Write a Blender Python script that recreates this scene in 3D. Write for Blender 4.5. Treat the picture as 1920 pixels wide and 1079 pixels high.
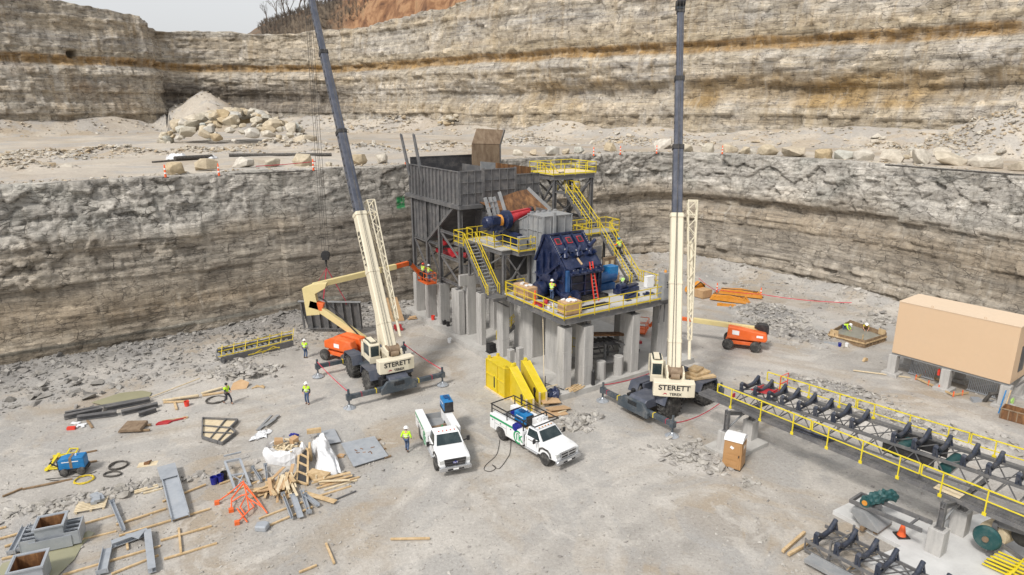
import bpy, math, random
import numpy as np
from mathutils import Vector, Matrix, Euler
R = math.radians
rnd = random.Random(7)
S = bpy.context.scene
COL = S.collection
for o in list(bpy.data.objects):
    bpy.data.objects.remove(o)

# ---------------------------------------------------------------- camera, sky, sun, exposure
CF, CT, CH = 1250.0, R(15.2), 21.5            # focal length in photo pixels, downward tilt, height
cam = bpy.data.objects.new('camera', bpy.data.cameras.new('camera')); COL.objects.link(cam)
cam.location = (0, 0, CH); cam.rotation_euler = (R(90) - CT, 0, 0)
cam.data.sensor_width = 36; cam.data.lens = 36 * CF / 1920
cam.data.clip_start = 0.5; cam.data.clip_end = 5000
S.camera = cam
SUN_EL, SUN_AZ = R(48), R(216)                # azimuth of the sun, clockwise from +Y
w = bpy.data.worlds.new("World"); S.world = w; w.use_nodes = True
nt = w.node_tree; bg = nt.nodes['Background']
sky = nt.nodes.new('ShaderNodeTexSky'); sky.sky_type = 'NISHITA'; sky.sun_disc = False
sky.sun_elevation = SUN_EL; sky.sun_rotation = SUN_AZ; sky.air_density = 1.0; sky.dust_density = 4.0; sky.ozone_density = 1.0
hs = nt.nodes.new('ShaderNodeHueSaturation'); hs.inputs['Saturation'].default_value = 0.22
nt.links.new(sky.outputs[0], hs.inputs['Color'])
mx = nt.nodes.new('ShaderNodeMix'); mx.data_type = 'RGBA'; mx.inputs[0].default_value = 0.45
nt.links.new(hs.outputs[0], mx.inputs[6]); mx.inputs[7].default_value = (8.8, 8.9, 9.0, 1)   # thin bright overcast veil
nt.links.new(mx.outputs[2], bg.inputs[0]); bg.inputs[1].default_value = 0.11
sun = bpy.data.objects.new('sun', bpy.data.lights.new('sun', 'SUN')); COL.objects.link(sun)
sun.data.energy = 2.4; sun.data.angle = R(9); sun.data.color = (1, 0.95, 0.88)
sd = Vector((math.sin(SUN_AZ) * math.cos(SUN_EL), math.cos(SUN_AZ) * math.cos(SUN_EL), math.sin(SUN_EL)))
sun.rotation_euler = sd.to_track_quat('Z', 'Y').to_euler(); sun.location = (0, 0, 90)
S.view_settings.view_transform = 'Standard'; S.view_settings.look = 'None'; S.view_settings.gamma = 1
S.view_settings.exposure = 0.26
S.render.engine = 'CYCLES'
S.cycles.max_bounces = 5; S.cycles.diffuse_bounces = 3

# ---------------------------------------------------------------- measuring helpers (photo pixel -> place in the world)
_c, _s = math.cos(CT), math.sin(CT)
def ray(x, y):
    u = (x - 960) / CF; v = (539.5 - y) / CF
    return (u, _c + v * _s, -_s + v * _c)
def G(x, y, z=0.0):                            # point at height z seen at photo pixel x, y
    d = ray(x, y); t = (z - CH) / d[2]
    return Vector((d[0] * t, d[1] * t, z))
def atY(x, y, Y):
    d = ray(x, y); t = Y / d[1]
    return Vector((d[0] * t, Y, CH + d[2] * t))
PO = G(1055.5, 740, 0.45); PA = R(32.8)        # the plant has its own axes, turned 32.8 degrees
_pc, _ps = math.cos(PA), math.sin(PA)
def W(x, y, z=0): return Vector((PO.x + x * _pc - y * _ps, PO.y + x * _ps + y * _pc, z))
def L(p):
    dx, dy = p[0] - PO.x, p[1] - PO.y
    return Vector((dx * _pc + dy * _ps, -dx * _ps + dy * _pc, p[2]))

# ---------------------------------------------------------------- numeric noise
def _h(ix, iy, iz, seed):
    n = (ix.astype(np.int64) * 374761393 + iy.astype(np.int64) * 668265263 + iz.astype(np.int64) * 2147483647 + seed * 974711) & 0xffffffff
    n = ((n ^ (n >> 13)) * 1274126177) & 0xffffffff
    n = ((n ^ (n >> 16)) * 2246822519) & 0xffffffff
    return ((n ^ (n >> 15)) & 0xffffff) / float(0xffffff)
def vnoise(x, y, z, seed=0):
    x, y, z = np.broadcast_arrays(np.asarray(x, float), np.asarray(y, float), np.asarray(z, float))
    ix, iy, iz = np.floor(x), np.floor(y), np.floor(z)
    fx, fy, fz = x - ix, y - iy, z - iz
    fx, fy, fz = [f * f * (3 - 2 * f) for f in (fx, fy, fz)]
    r = 0
    for a in (0, 1):
        for b in (0, 1):
            for c in (0, 1):
                r = r + _h(ix + a, iy + b, iz + c, seed) * (fx if a else 1 - fx) * (fy if b else 1 - fy) * (fz if c else 1 - fz)
    return r * 2 - 1
def fbm(x, y, z, seed=0, o=4):
    r, a = 0, 1.0
    for i in range(o):
        r = r + a * vnoise(x, y, z, seed + i * 17); a *= .5; x, y, z = x * 2.03, y * 2.03, z * 2.03
    return r
def worley2(x, y, seed=0):                     # nearest-cell random value and edge distance
    ix, iy = np.floor(x), np.floor(y)
    d1 = np.full(x.shape, 9.); d2 = np.full(x.shape, 9.); cid = np.zeros(x.shape); cx = np.zeros(x.shape); cy = np.zeros(x.shape)
    for a in (-1, 0, 1):
        for b in (-1, 0, 1):
            jx, jy = ix + a, iy + b
            px = jx + _h(jx, jy, jx * 0, seed); py = jy + _h(jx, jy, jx * 0 + 1, seed)
            d = (px - x) ** 2 + (py - y) ** 2
            n = d < d1
            d2 = np.where(n, d1, np.minimum(d2, d)); cid = np.where(n, _h(jx, jy, jx * 0 + 2, seed), cid)
            cx = np.where(n, px, cx); cy = np.where(n, py, cy); d1 = np.minimum(d1, d)
    return cid, np.sqrt(d2) - np.sqrt(d1), x - cx, y - cy

# ---------------------------------------------------------------- materials
MATS = {}
class NT:
    def __init__(s, name):
        s.m = bpy.data.materials.new(name); s.m.use_nodes = True; s.t = s.m.node_tree
        s.b = s.t.nodes['Principled BSDF']
        s.tc = s.t.nodes.new('ShaderNodeTexCoord')
    def n(s, typ, **kw):
        nd = s.t.nodes.new(typ)
        for k, v in kw.items(): setattr(nd, k, v)
        return nd
    def l(s, a, b): s.t.links.new(a, b)
    def mapping(s, src, scale=(1, 1, 1), loc=(0, 0, 0), rot=(0, 0, 0)):
        m = s.n('ShaderNodeMapping'); s.l(src, m.inputs[0]); m.inputs['Scale'].default_value = scale; m.inputs['Location'].default_value = loc; m.inputs['Rotation'].default_value = rot
        return m.outputs[0]
    def noise(s, vec, scale, detail=4, rough=.55, dist=0):
        n = s.n('ShaderNodeTexNoise'); s.l(vec, n.inputs['Vector'])
        n.inputs['Scale'].default_value = scale; n.inputs['Detail'].default_value = detail; n.inputs['Roughness'].default_value = rough; n.inputs['Distortion'].default_value = dist
        return n.outputs['Fac']
    def ramp(s, fac, stops, interp='LINEAR'):
        r = s.n('ShaderNodeValToRGB'); s.l(fac, r.inputs[0]); r.color_ramp.interpolation = interp
        e = r.color_ramp.elements
        while len(e) < len(stops): e.new(.5)
        for i, (p, c) in enumerate(stops):
            e[i].position = p; e[i].color = (c[0], c[1], c[2], 1) if hasattr(c, '__len__') else (c, c, c, 1)
        return r.outputs[0]
    def mix(s, fac, a, b, blend='MIX'):
        m = s.n('ShaderNodeMix', data_type='RGBA', blend_type=blend)
        for v, i in ((fac, 0), (a, 6), (b, 7)):
            if hasattr(v, 'is_linked'): s.l(v, m.inputs[i])
            elif i == 0: m.inputs[0].default_value = v
            else: m.inputs[i].default_value = (v[0], v[1], v[2], 1)
        return m.outputs[2]
    def math(s, op, a, b=0.):
        m = s.n('ShaderNodeMath', operation=op)
        for v, i in ((a, 0), (b, 1)):
            if hasattr(v, 'is_linked'): s.l(v, m.inputs[i])
            else: m.inputs[i].default_value = v
        return m.outputs[0]
    def rng(s, v, a, b, c=0., d=1., smooth=False):
        m = s.n('ShaderNodeMapRange'); s.l(v, m.inputs[0])
        if smooth: m.interpolation_type = 'SMOOTHSTEP'
        for i, q in enumerate((a, b, c, d)): m.inputs[i + 1].default_value = q
        return m.outputs[0]
    def bump(s, h, strength=.4, dist=.05):
        b = s.n('ShaderNodeBump'); b.inputs['Strength'].default_value = strength; b.inputs['Distance'].default_value = dist
        s.l(h, b.inputs['Height']); s.l(b.outputs[0], s.b.inputs['Normal'])
    def out(s, color=None, rough=None, metal=None):
        if color is not None:
            if hasattr(color, 'is_linked'): s.l(color, s.b.inputs['Base Color'])
            else: s.b.inputs['Base Color'].default_value = (color[0], color[1], color[2], 1)
        if rough is not None:
            if hasattr(rough, 'is_linked'): s.l(rough, s.b.inputs['Roughness'])
            else: s.b.inputs['Roughness'].default_value = rough
        if metal is not None: s.b.inputs['Metallic'].default_value = metal
        return s.m

def paint(name, col, rough=.5, metal=0., dirt=(.36, .32, .27), amt=.35, scale=1.6, var=.18, bump=.0):
    """painted or bare surface with blotchy wear and settled quarry dust of its own pattern"""
    if name in MATS: return MATS[name]
    t = NT(name); ob = t.tc.outputs['Object']
    n1 = t.noise(ob, scale, 6, .65); n2 = t.noise(ob, scale * 7, 3, .6)
    c = t.mix(t.rng(n1, .3, .7), [v * (1 - var) for v in col], [min(1, v * (1 + var)) for v in col])
    d = t.math('MULTIPLY', t.rng(t.math('ADD', n1, t.math('MULTIPLY', n2, .5)), .72, 1.0), amt)
    c = t.mix(d, c, dirt)
    t.out(c, t.rng(n2, .2, .8, max(.05, rough - .12), min(1, rough + .15)), metal)
    if bump: t.bump(n2, bump, .02)
    MATS[name] = t.m
    return t.m
def streak(name, a, b, c_, rough=.8, sc=(1.2, 1.2, .25), bump=.25):
    """three-tone surface with vertical runs (rusty plate, poured concrete, weathered wood)"""
    if name in MATS: return MATS[name]
    t = NT(name); ob = t.tc.outputs['Object']
    n1 = t.noise(t.mapping(ob, sc), 1.5, 6, .65, .6); n2 = t.noise(ob, 9, 4, .6)
    col = t.ramp(t.math('ADD', t.math('MULTIPLY', n1, .8), t.math('MULTIPLY', n2, .2)), [(.32, a), (.5, b), (.68, c_)])
    t.out(col, rough); t.bump(n2, bump, .03); MATS[name] = t.m
    return t.m

M = {}
M['steel'] = paint('grey_steel_paint', (.135, .135, .14), .5, .15, amt=.3)
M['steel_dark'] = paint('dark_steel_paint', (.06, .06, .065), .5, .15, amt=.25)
M['steel_light'] = paint('light_grey_steel_paint', (.27, .28, .29), .45, .1, amt=.35)
M['galv'] = paint('galvanised_steel', (.40, .43, .47), .4, .35, amt=.25)
M['yellow'] = paint('yellow_paint', (.62, .47, .02), .45, amt=.18, var=.1)
M['yellow_bright'] = paint('bright_yellow_paint', (.70, .57, .025), .45, amt=.1, var=.08)
M['navy'] = paint('navy_blue_paint', (.008, .018, .062), .33, .1, amt=.14, var=.4)
M['blue'] = paint('blue_paint', (.012, .07, .20), .4, amt=.15)
M['cyan'] = paint('bright_blue_paint', (.01, .17, .42), .4, amt=.12)
M['red'] = paint('red_paint', (.42, .02, .03), .45, amt=.2)
M['bright_red'] = paint('bright_red_paint', (.70, .05, .03), .45, amt=.1)
M['cream'] = paint('cream_paint', (.70, .64, .50), .4, amt=.18, var=.06)
M['boomcream'] = paint('pale_yellow_paint', (.66, .55, .27), .42, amt=.2, var=.08)
M['orange'] = paint('orange_paint', (.72, .125, .02), .42, amt=.2, var=.1)
M['amber'] = paint('amber_paint', (.62, .25, .02), .5, amt=.3)
M['slate'] = paint('slate_paint', (.052, .068, .085), .42, amt=.3)
M['boomslate'] = paint('boom_slate_paint', (.075, .085, .115), .38, .1, amt=.15)
M['black'] = paint('black_paint', (.018, .018, .02), .5, amt=.12)
M['rubber'] = paint('tyre_rubber', (.035, .034, .033), .85, amt=.75, scale=3, dirt=(.2, .19, .175))
M['white'] = paint('white_paint', (.78, .79, .80), .3, amt=.14, var=.03, scale=1)
M['chrome'] = paint('bright_metal', (.55, .56, .58), .25, .8, amt=.15)
M['roller'] = paint('roller_blue_black', (.03, .038, .06), .42, .1, amt=.2)
M['teal'] = paint('dark_teal_tarp', (.01, .065, .068), .5, amt=.15)
M['green'] = paint('green_paint', (.01, .30, .11), .45, amt=.1)
M['glass'] = paint('dark_glass', (.02, .035, .04), .08, amt=.08, var=.3)
M['tan'] = paint('tan_cladding', (.60, .43, .28), .6, amt=.12, var=.03, scale=.35)
M['portatan'] = paint('tan_plastic', (.40, .22, .09), .45, amt=.12, var=.08)
M['card'] = paint('cardboard', (.47, .30, .16), .85, amt=.2)
M['conc'] = streak('poured_concrete', (.30, .292, .28), (.41, .40, .385), (.50, .485, .46), .85, (1.4, 1.4, .22))
M['slab'] = streak('floated_concrete', (.34, .33, .31), (.43, .42, .40), (.50, .49, .465), .85, (.5, .5, .5), .12)
M['slabpale'] = streak('fresh_concrete', (.44, .44, .435), (.52, .52, .515), (.58, .58, .575), .8, (.4, .4, .4), .06)
M['rust'] = streak('rusty_plate', (.055, .03, .02), (.18, .085, .035), (.36, .19, .08), .7, (1.6, 1.6, .3))
M['rustdull'] = streak('dull_rusty_plate', (.13, .085, .055), (.22, .155, .10), (.30, .23, .16), .7, (1.2, 1.2, .5))
M['wood'] = streak('sawn_timber', (.36, .25, .13), (.50, .36, .20), (.60, .46, .29), .8, (2, 2, 2), .2)
M['woodpale'] = streak('pale_timber', (.50, .40, .26), (.60, .50, .34), (.68, .59, .44), .8, (2, 2, 2), .2)
M['ply'] = streak('plywood_sheet', (.38, .24, .13), (.47, .31, .17), (.55, .38, .23), .8, (.6, .6, 1.2), .15)
M['wooddark'] = streak('weathered_timber', (.15, .10, .06), (.23, .155, .09), (.32, .23, .14), .85, (2, 2, 2), .2)
M['wrap'] = paint('white_plastic_sheet', (.72, .73, .75), .28, amt=.15, var=.06, scale=4)
M['hivis'] = paint('lime_safety_fabric', (.50, .85, .02), .8, amt=.05, var=.12, scale=6)
M['hivisor'] = paint('orange_safety_fabric', (.85, .18, .02), .8, amt=.05, scale=6)
M['denim'] = paint('denim', (.05, .09, .18), .9, amt=.2, scale=6, var=.3)
M['darkcloth'] = paint('dark_cloth', (.03, .032, .045), .9, amt=.1, scale=6)
M['skin'] = paint('skin', (.48, .27, .19), .6, amt=0, scale=8, var=.05)
M['boot'] = paint('leather_boot', (.09, .05, .03), .8, amt=.4, scale=8)
M['hatwhite'] = paint('white_hat', (.80, .80, .78), .35, amt=0, scale=5, var=.03)
M['hatlime'] = paint('lime_hat', (.45, .75, .20), .4, amt=0, scale=5)
M['hatblue'] = paint('blue_hat', (.03, .18, .35), .4, amt=0, scale=5)
M['hatred'] = paint('red_hat', (.6, .08, .04), .4, amt=0, scale=5)
M['bucketblue'] = paint('blue_plastic', (.008, .015, .22), .4, amt=.1, scale=4)
M['wetconc'] = paint('wet_concrete', (.24, .235, .20), .35, amt=.1, scale=2)
M['cone'] = paint('orange_cone_plastic', (.85, .13, .03), .5, amt=.1, scale=4)
M['refl'] = paint('white_reflective', (.8, .8, .8), .3, amt=.05, scale=4)
M['lamp'] = paint('lamp_glass', (.6, .62, .62), .12, .3, amt=0)
M['rope'] = paint('dark_hose', (.06, .055, .05), .7, amt=.3, scale=5)
M['sling'] = paint('red_sling', (.40, .02, .05), .8, amt=.1, scale=5)
M['tape'] = paint('red_barrier_tape', (.62, .04, .08), .6, amt=.1, scale=5)
M['water'] = paint('muddy_water', (.30, .29, .19), .12, amt=.1, scale=.4, var=.1)

# ---------------------------------------------------------------- mesh builder
OFF = {}
class MB:
    def __init__(s): s.v = []; s.f = []; s.mi = []; s.pr = []
    def add(s, vs, fs, mi=0):
        b = len(s.v); s.pr.append((b, len(vs), len(s.f), len(fs))); s.v += [tuple(v) for v in vs]; s.f += [tuple(i + b for i in f) for f in fs]; s.mi += [mi] * len(fs); return s
    def hexa(s, c8, mi=0):
        return s.add(c8, [(0, 3, 2, 1), (4, 5, 6, 7), (0, 1, 5, 4), (1, 2, 6, 5), (2, 3, 7, 6), (3, 0, 4, 7)], mi)
    def box(s, x0, x1, y0, y1, z0, z1, mi=0):
        return s.hexa([(x0, y0, z0), (x1, y0, z0), (x1, y1, z0), (x0, y1, z0), (x0, y0, z1), (x1, y0, z1), (x1, y1, z1), (x0, y1, z1)], mi)
    def cbox(s, c, d, rot=(0, 0, 0), mi=0):
        m = Euler(rot).to_matrix(); c = Vector(c); a, b, e = [q / 2 for q in d]
        return s.hexa([c + m @ Vector(p) for p in ((-a, -b, -e), (a, -b, -e), (a, b, -e), (-a, b, -e), (-a, -b, e), (a, -b, e), (a, b, e), (-a, b, e))], mi)
    def bar(s, p0, p1, wd=.1, ht=None, up=(0, 0, 1), mi=0):
        p0, p1 = Vector(p0), Vector(p1); ht = wd if ht is None else ht
        d = (p1 - p0); 
        if d.length < 1e-6: return s
        d.normalize(); up = Vector(up)
        if abs(d.dot(up)) > .97: up = Vector((0, 1, 0)) if abs(d.y) < .9 else Vector((1, 0, 0))
        sd_ = d.cross(up).normalized() * wd / 2; u = sd_.cross(d).normalized() * ht / 2
        return s.hexa([p0 - sd_ - u, p0 + sd_ - u, p1 + sd_ - u, p1 - sd_ - u, p0 - sd_ + u, p0 + sd_ + u, p1 + sd_ + u, p1 - sd_ + u], mi)
    def ibeam(s, p0, p1, wd=.2, ht=.3, up=(0, 0, 1), mi=0, t=.03):
        p0, p1 = Vector(p0), Vector(p1); d = (p1 - p0).normalized(); up = Vector(up)
        if abs(d.dot(up)) > .97: up = Vector((0, 1, 0)) if abs(d.y) < .9 else Vector((1, 0, 0))
        u = d.cross(up).normalized().cross(d).normalized(); o = u * (ht / 2 - t / 2)
        s.bar(p0 + o, p1 + o, wd, t, up, mi); s.bar(p0 - o, p1 - o, wd, t, up, mi)
        return s.bar(p0, p1, t, ht - 2 * t, up, mi)
    def tube(s, pts, r=.03, n=6, mi=0, cap=True, closed=False):
        pts = [Vector(p) for p in pts]; k = len(pts); rs = r if hasattr(r, '__len__') else [r] * k
        vs = []; ref = None
        for i, p in enumerate(pts):
            a = pts[i - 1] if (i or closed) else p; b = pts[(i + 1) % k] if (i < k - 1 or closed) else p
            d = b - a
            if d.length < 1e-9: d = Vector((0, 0, 1))
            d.normalize()
            if ref is None or abs(ref.dot(d)) > .98: ref = Vector((0, 0, 1)) if abs(d.z) < .9 else Vector((1, 0, 0))
            x = (ref - d * ref.dot(d)).normalized(); ref = x; y = d.cross(x)
            vs += [p + (x * math.cos(2 * math.pi * j / n) + y * math.sin(2 * math.pi * j / n)) * rs[i] for j in range(n)]
        fs = []
        for i in range(k if closed else k - 1):
            q = (i + 1) % k
            for j in range(n): fs.append((i * n + j, i * n + (j + 1) % n, q * n + (j + 1) % n, q * n + j))
        if cap and not closed: fs += [tuple(range(n - 1, -1, -1)), tuple((k - 1) * n + j for j in range(n))]
        return s.add(vs, fs, mi)
    def cyl(s, p0, p1, r0, r1=None, n=12, mi=0): return s.tube([p0, p1], [r0, r0 if r1 is None else r1], n, mi)
    def prism(s, poly, ax, a, b, mi=0):
        def P(u, v, w_): return {'x': (w_, u, v), 'y': (u, w_, v), 'z': (u, v, w_)}[ax]
        n = len(poly); vs = [P(u, v, a) for u, v in poly] + [P(u, v, b) for u, v in poly]
        fs = [tuple(range(n)), tuple(range(2 * n - 1, n - 1, -1))] + [(i, i + n, (i + 1) % n + n, (i + 1) % n) for i in range(n)]
        return s.add(vs, fs, mi)
    def loft(s, secs, mi=0, cap=True):
        n = len(secs[0]); vs = [p for q in secs for p in q]; fs = []
        for i in range(len(secs) - 1):
            for j in range(n): fs.append((i * n + j, i * n + (j + 1) % n, (i + 1) * n + (j + 1) % n, (i + 1) * n + j))
        if cap: fs += [tuple(range(n - 1, -1, -1)), tuple((len(secs) - 1) * n + j for j in range(n))]
        return s.add(vs, fs, mi)
    def lathe(s, prof, n=16, c=(0, 0, 0), ax='z', mi=0):
        vs = []
        for r_, h in prof:
            for j in range(n):
                a = 2 * math.pi * j / n; u, v = r_ * math.cos(a), r_ * math.sin(a)
                p = {'z': (u, v, h), 'x': (h, u, v), 'y': (u, h, v)}[ax]; vs.append((p[0] + c[0], p[1] + c[1], p[2] + c[2]))
        fs = []
        for i in range(len(prof) - 1):
            for j in range(n): fs.append((i * n + j, i * n + (j + 1) % n, (i + 1) * n + (j + 1) % n, (i + 1) * n + j))
        fs += [tuple(range(n - 1, -1, -1)), tuple((len(prof) - 1) * n + j for j in range(n))]
        return s.add(vs, fs, mi)
    def sphere(s, c, r_, n=10, mi=0):
        rr = r_ if hasattr(r_, '__len__') else (r_,) * 3; k = n // 2; vs = []; fs = []
        for i in range(k + 1):
            p = math.pi * i / k
            for j in range(n):
                a = 2 * math.pi * j / n; vs.append((c[0] + rr[0] * math.sin(p) * math.cos(a), c[1] + rr[1] * math.sin(p) * math.sin(a), c[2] + rr[2] * math.cos(p)))
        for i in range(k):
            for j in range(n): fs.append((i * n + j, (i + 1) * n + j, (i + 1) * n + (j + 1) % n, i * n + (j + 1) % n))
        return s.add(vs, fs, mi)
    def plate(s, pts, th, nrm=None, mi=0):           # polygon thickened
        pts = [Vector(p) for p in pts]
        nrm = Vector(nrm) if nrm else (pts[1] - pts[0]).cross(pts[2] - pts[0]).normalized()
        n = len(pts); vs = pts + [p + nrm * th for p in pts]
        return s.add(vs, [tuple(range(n - 1, -1, -1)), tuple(range(n, 2 * n))] + [(i, (i + 1) % n, (i + 1) % n + n, i + n) for i in range(n)], mi)
    def merge(s, o, mat=None):
        return s.add([mat @ Vector(v) for v in o.v] if mat else o.v, o.f, 0)
    def each(s, name, mat, parent=None, smooth=False, bevel=0):
        """pieces that do not touch become objects of their own"""
        bx = []
        for a, n, fa, fn in s.pr: q = np.array(s.v[a:a + n]); bx.append([q.min(0) - .015, q.max(0) + .015, [(a, n, fa, fn)]])
        ch = True
        while ch:
            ch = False
            for i in range(len(bx)):
                for j in range(len(bx) - 1, i, -1):
                    if (bx[i][0] <= bx[j][1]).all() and (bx[j][0] <= bx[i][1]).all(): bx[i] = [np.minimum(bx[i][0], bx[j][0]), np.maximum(bx[i][1], bx[j][1]), bx[i][2] + bx[j][2]]; del bx[j]; ch = True
        for _, _, ps in bx:
            m = MB()
            for a, n, fa, fn in ps: m.add(s.v[a:a + n], [tuple(i - a for i in f) for f in s.f[fa:fa + fn]])
            o = m.build(name, mat, parent, smooth, bevel)
        return o
    def build(s, name, mat, parent=None, smooth=False, bevel=0, loc=None, rz=0):
        me = bpy.data.meshes.new(name); off = OFF.get(parent.name, (0, 0, 0)) if parent else (0, 0, 0)
        vs = [(v[0] - off[0], v[1] - off[1], v[2] - off[2]) for v in s.v] if any(off) else s.v
        me.from_pydata(vs, [], s.f)
        mats = mat if isinstance(mat, (list, tuple)) else [mat]
        for m_ in mats: me.materials.append(M[m_] if isinstance(m_, str) else m_)
        if len(mats) > 1: me.polygons.foreach_set('material_index', s.mi)
        if smooth: me.polygons.foreach_set('use_smooth', [True] * len(s.f)); 
        me.update()
        o = bpy.data.objects.new(name, me); COL.objects.link(o)
        if smooth:
            try: me.set_sharp_from_angle(angle=R(40))
            except Exception: pass
        if bevel:
            b = o.modifiers.new('bevel', 'BEVEL'); b.width = bevel; b.segments = 2; b.limit_method = 'ANGLE'; b.angle_limit = R(35)
        if parent:
            o.parent = parent
            if any(off): OFF[o.name] = off
        if loc is not None: o.location = loc
        if rz: o.rotation_euler = (0, 0, rz)
        return o
def tag(o, label=None, cat=None, group=None, kind=None):
    if label: o['label'] = label
    if cat: o['category'] = cat
    if group: o['group'] = group
    if kind: o['kind'] = kind
    return o
def thing(name, label, cat, loc=(0, 0, 0), rz=0, group=None):
    o = bpy.data.objects.new(name, None); COL.objects.link(o); o.empty_display_size = .2
    o.location = loc; o.rotation_euler = (0, 0, rz)
    return tag(o, label, cat, group)
def plant(name, label, cat, x, y, z=0.45, group=None):     # a thing laid out in the plant's own axes
    o = thing(name, label, cat, W(x, y, z), PA, group); OFF[o.name] = (x, y, z); return o
def dup(root, loc, rz=None, label=None, group=None, rot=None):
    c = root.copy(); COL.objects.link(c); c.location = loc
    if rz is not None: c.rotation_euler = (0, 0, rz)
    if rot is not None: c.rotation_euler = rot
    if label: c['label'] = label
    if group: c['group'] = group
    for ch in root.children:
        d = ch.copy(); COL.objects.link(d); d.parent = c
        for g in ch.children:
            e = g.copy(); COL.objects.link(e); e.parent = d
    return c
def text(s_, size, mat, parent, mtx, name='lettering', ext=.006, bold=0.0, sx=1.0):
    cu = bpy.data.curves.new(name, 'FONT'); cu.body = s_; cu.size = size; cu.extrude = ext; cu.align_x = 'CENTER'; cu.align_y = 'CENTER'; cu.offset = bold
    t = bpy.data.objects.new(name, cu); COL.objects.link(t)
    bpy.context.view_layer.update()
    me = bpy.data.meshes.new_from_object(t.evaluated_get(bpy.context.evaluated_depsgraph_get()))
    bpy.data.objects.remove(t); bpy.data.curves.remove(cu)
    me.transform(mtx @ Matrix.Diagonal((sx, 1, 1, 1)))
    off = OFF.get(parent.name, (0, 0, 0)); me.transform(Matrix.Translation([-q for q in off]))
    me.materials.clear(); me.materials.append(M[mat]); o = bpy.data.objects.new(name, me); COL.objects.link(o); o.parent = parent
    return o
def frame_m(o, x, y):                                  # matrix with local x, y axes and origin (for lettering)
    x = Vector(x).normalized(); y = Vector(y); y = (y - x * y.dot(x)).normalized(); z = x.cross(y)
    m = Matrix((x, y, z)).transposed().to_4x4(); m.translation = Vector(o); return m
ORD = 'first second third fourth fifth sixth seventh eighth ninth tenth eleventh twelfth thirteenth fourteenth fifteenth sixteenth seventeenth eighteenth nineteenth twentieth'.split() + ['twenty-' + q for q in 'first second third fourth fifth sixth seventh eighth ninth'.split()]
def rail(mb, pts, h=1.07, post=1.5, r=.03, kick=True, mids=(.55,), ends=True):
    """guard rail along a polyline: posts, top and mid rails, toe board"""
    pts = [Vector(p) for p in pts]; up = Vector((0, 0, 1))
    for a, b in zip(pts[:-1], pts[1:]):
        d = (b - a); n = max(1, round(d.length / post))
        mb.bar(a + up * h, b + up * h, r * 2)
        for m_ in mids: mb.bar(a + up * m_, b + up * m_, r * 1.7)
        if kick: mb.bar(a + up * .06, b + up * .06, .02, .13)
        for i in range(n + 1):
            p = a + d * i / n; mb.bar(p - up * .12, p + up * h, r * 2)

# ---------------------------------------------------------------- THE QUARRY (setting)
def resample(P, ds):
    P = np.array(P, float); out = []
    n = len(P)
    for i in range(n - 1):                              # Catmull-Rom
        p0, p1, p2, p3 = P[max(i - 1, 0)], P[i], P[i + 1], P[min(i + 2, n - 1)]
        for t in np.linspace(0, 1, 24, endpoint=False):
            out.append(.5 * ((2 * p1) + (-p0 + p2) * t + (2 * p0 - 5 * p1 + 4 * p2 - p3) * t * t + (-p0 + 3 * p1 - 3 * p2 + p3) * t ** 3))
    out.append(P[-1]); out = np.array(out)
    s = np.r_[0, np.cumsum(np.hypot(*np.diff(out, axis=0).T))]
    q = np.arange(0, s[-1], ds)
    xy = np.c_[np.interp(q, s, out[:, 0]), np.interp(q, s, out[:, 1])]
    tg = np.gradient(xy, axis=0); tg /= np.hypot(tg[:, 0], tg[:, 1])[:, None]
    return q, xy, np.c_[tg[:, 1], -tg[:, 0]]            # arc length, points, normals into the pit
LOW = [(-95, 20), (-62, 39), (-43, 51.6), (-33.5, 58.2), (-24, 66.4), (-18, 70.2), (-13, 73), (-8, 76.3), (5, 85), (14, 91), (20, 93.6), (25.5, 92.6), (30, 88.5), (34.5, 83.5), (39.5, 75.5), (43.3, 68), (46.3, 60), (51, 48), (58, 32), (68, 12)]
UPP = [(-200, 96), (-150, 128), (-116, 150), (-104, 163), (-94, 175), (-91, 183), (-96, 196), (-90, 203), (-72, 205), (-50, 200), (-34, 187), (-18, 170), (4, 150), (29, 131), (49, 118), (64, 103), (80, 84), (104, 56), (130, 30)]
ls, lxy, ln = resample(LOW, .17)
us, uxy, un = resample(UPP, .32)
BZ = 15.2
def grid_obj(name, X, Y, Z, mat, uv=None, smooth=False, kind='structure', attr=None):
    nr, nc = X.shape
    me = bpy.data.meshes.new(name)
    me.vertices.add(nr * nc); me.vertices.foreach_set('co', np.stack([X, Y, Z], -1).reshape(-1).astype(np.float32))
    i = np.arange(nr - 1)[:, None] * nc + np.arange(nc - 1)[None]
    q = np.stack([i, i + 1, i + nc + 1, i + nc], -1).reshape(-1, 4); nf = len(q)
    me.loops.add(nf * 4); me.loops.foreach_set('vertex_index', q.reshape(-1).astype(np.int32))
    me.polygons.add(nf); me.polygons.foreach_set('loop_start', np.arange(0, nf * 4, 4, dtype=np.int32)); me.polygons.foreach_set('loop_total', np.full(nf, 4, np.int32))
    if uv is not None:
        u = me.uv_layers.new(name='uv'); u.data.foreach_set('uv', np.stack(uv, -1).reshape(-1, 2)[q.reshape(-1)].reshape(-1).astype(np.float32))
    if attr is not None:
        a = me.attributes.new('tone', 'FLOAT', 'POINT'); a.data.foreach_set('value', attr.reshape(-1).astype(np.float32))
    me.update(); me.validate()
    if smooth: me.polygons.foreach_set('use_smooth', [True] * nf)
    me.materials.append(mat)
    o = bpy.data.objects.new(name, me); COL.objects.link(o); tag(o, kind=kind); return o
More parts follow.
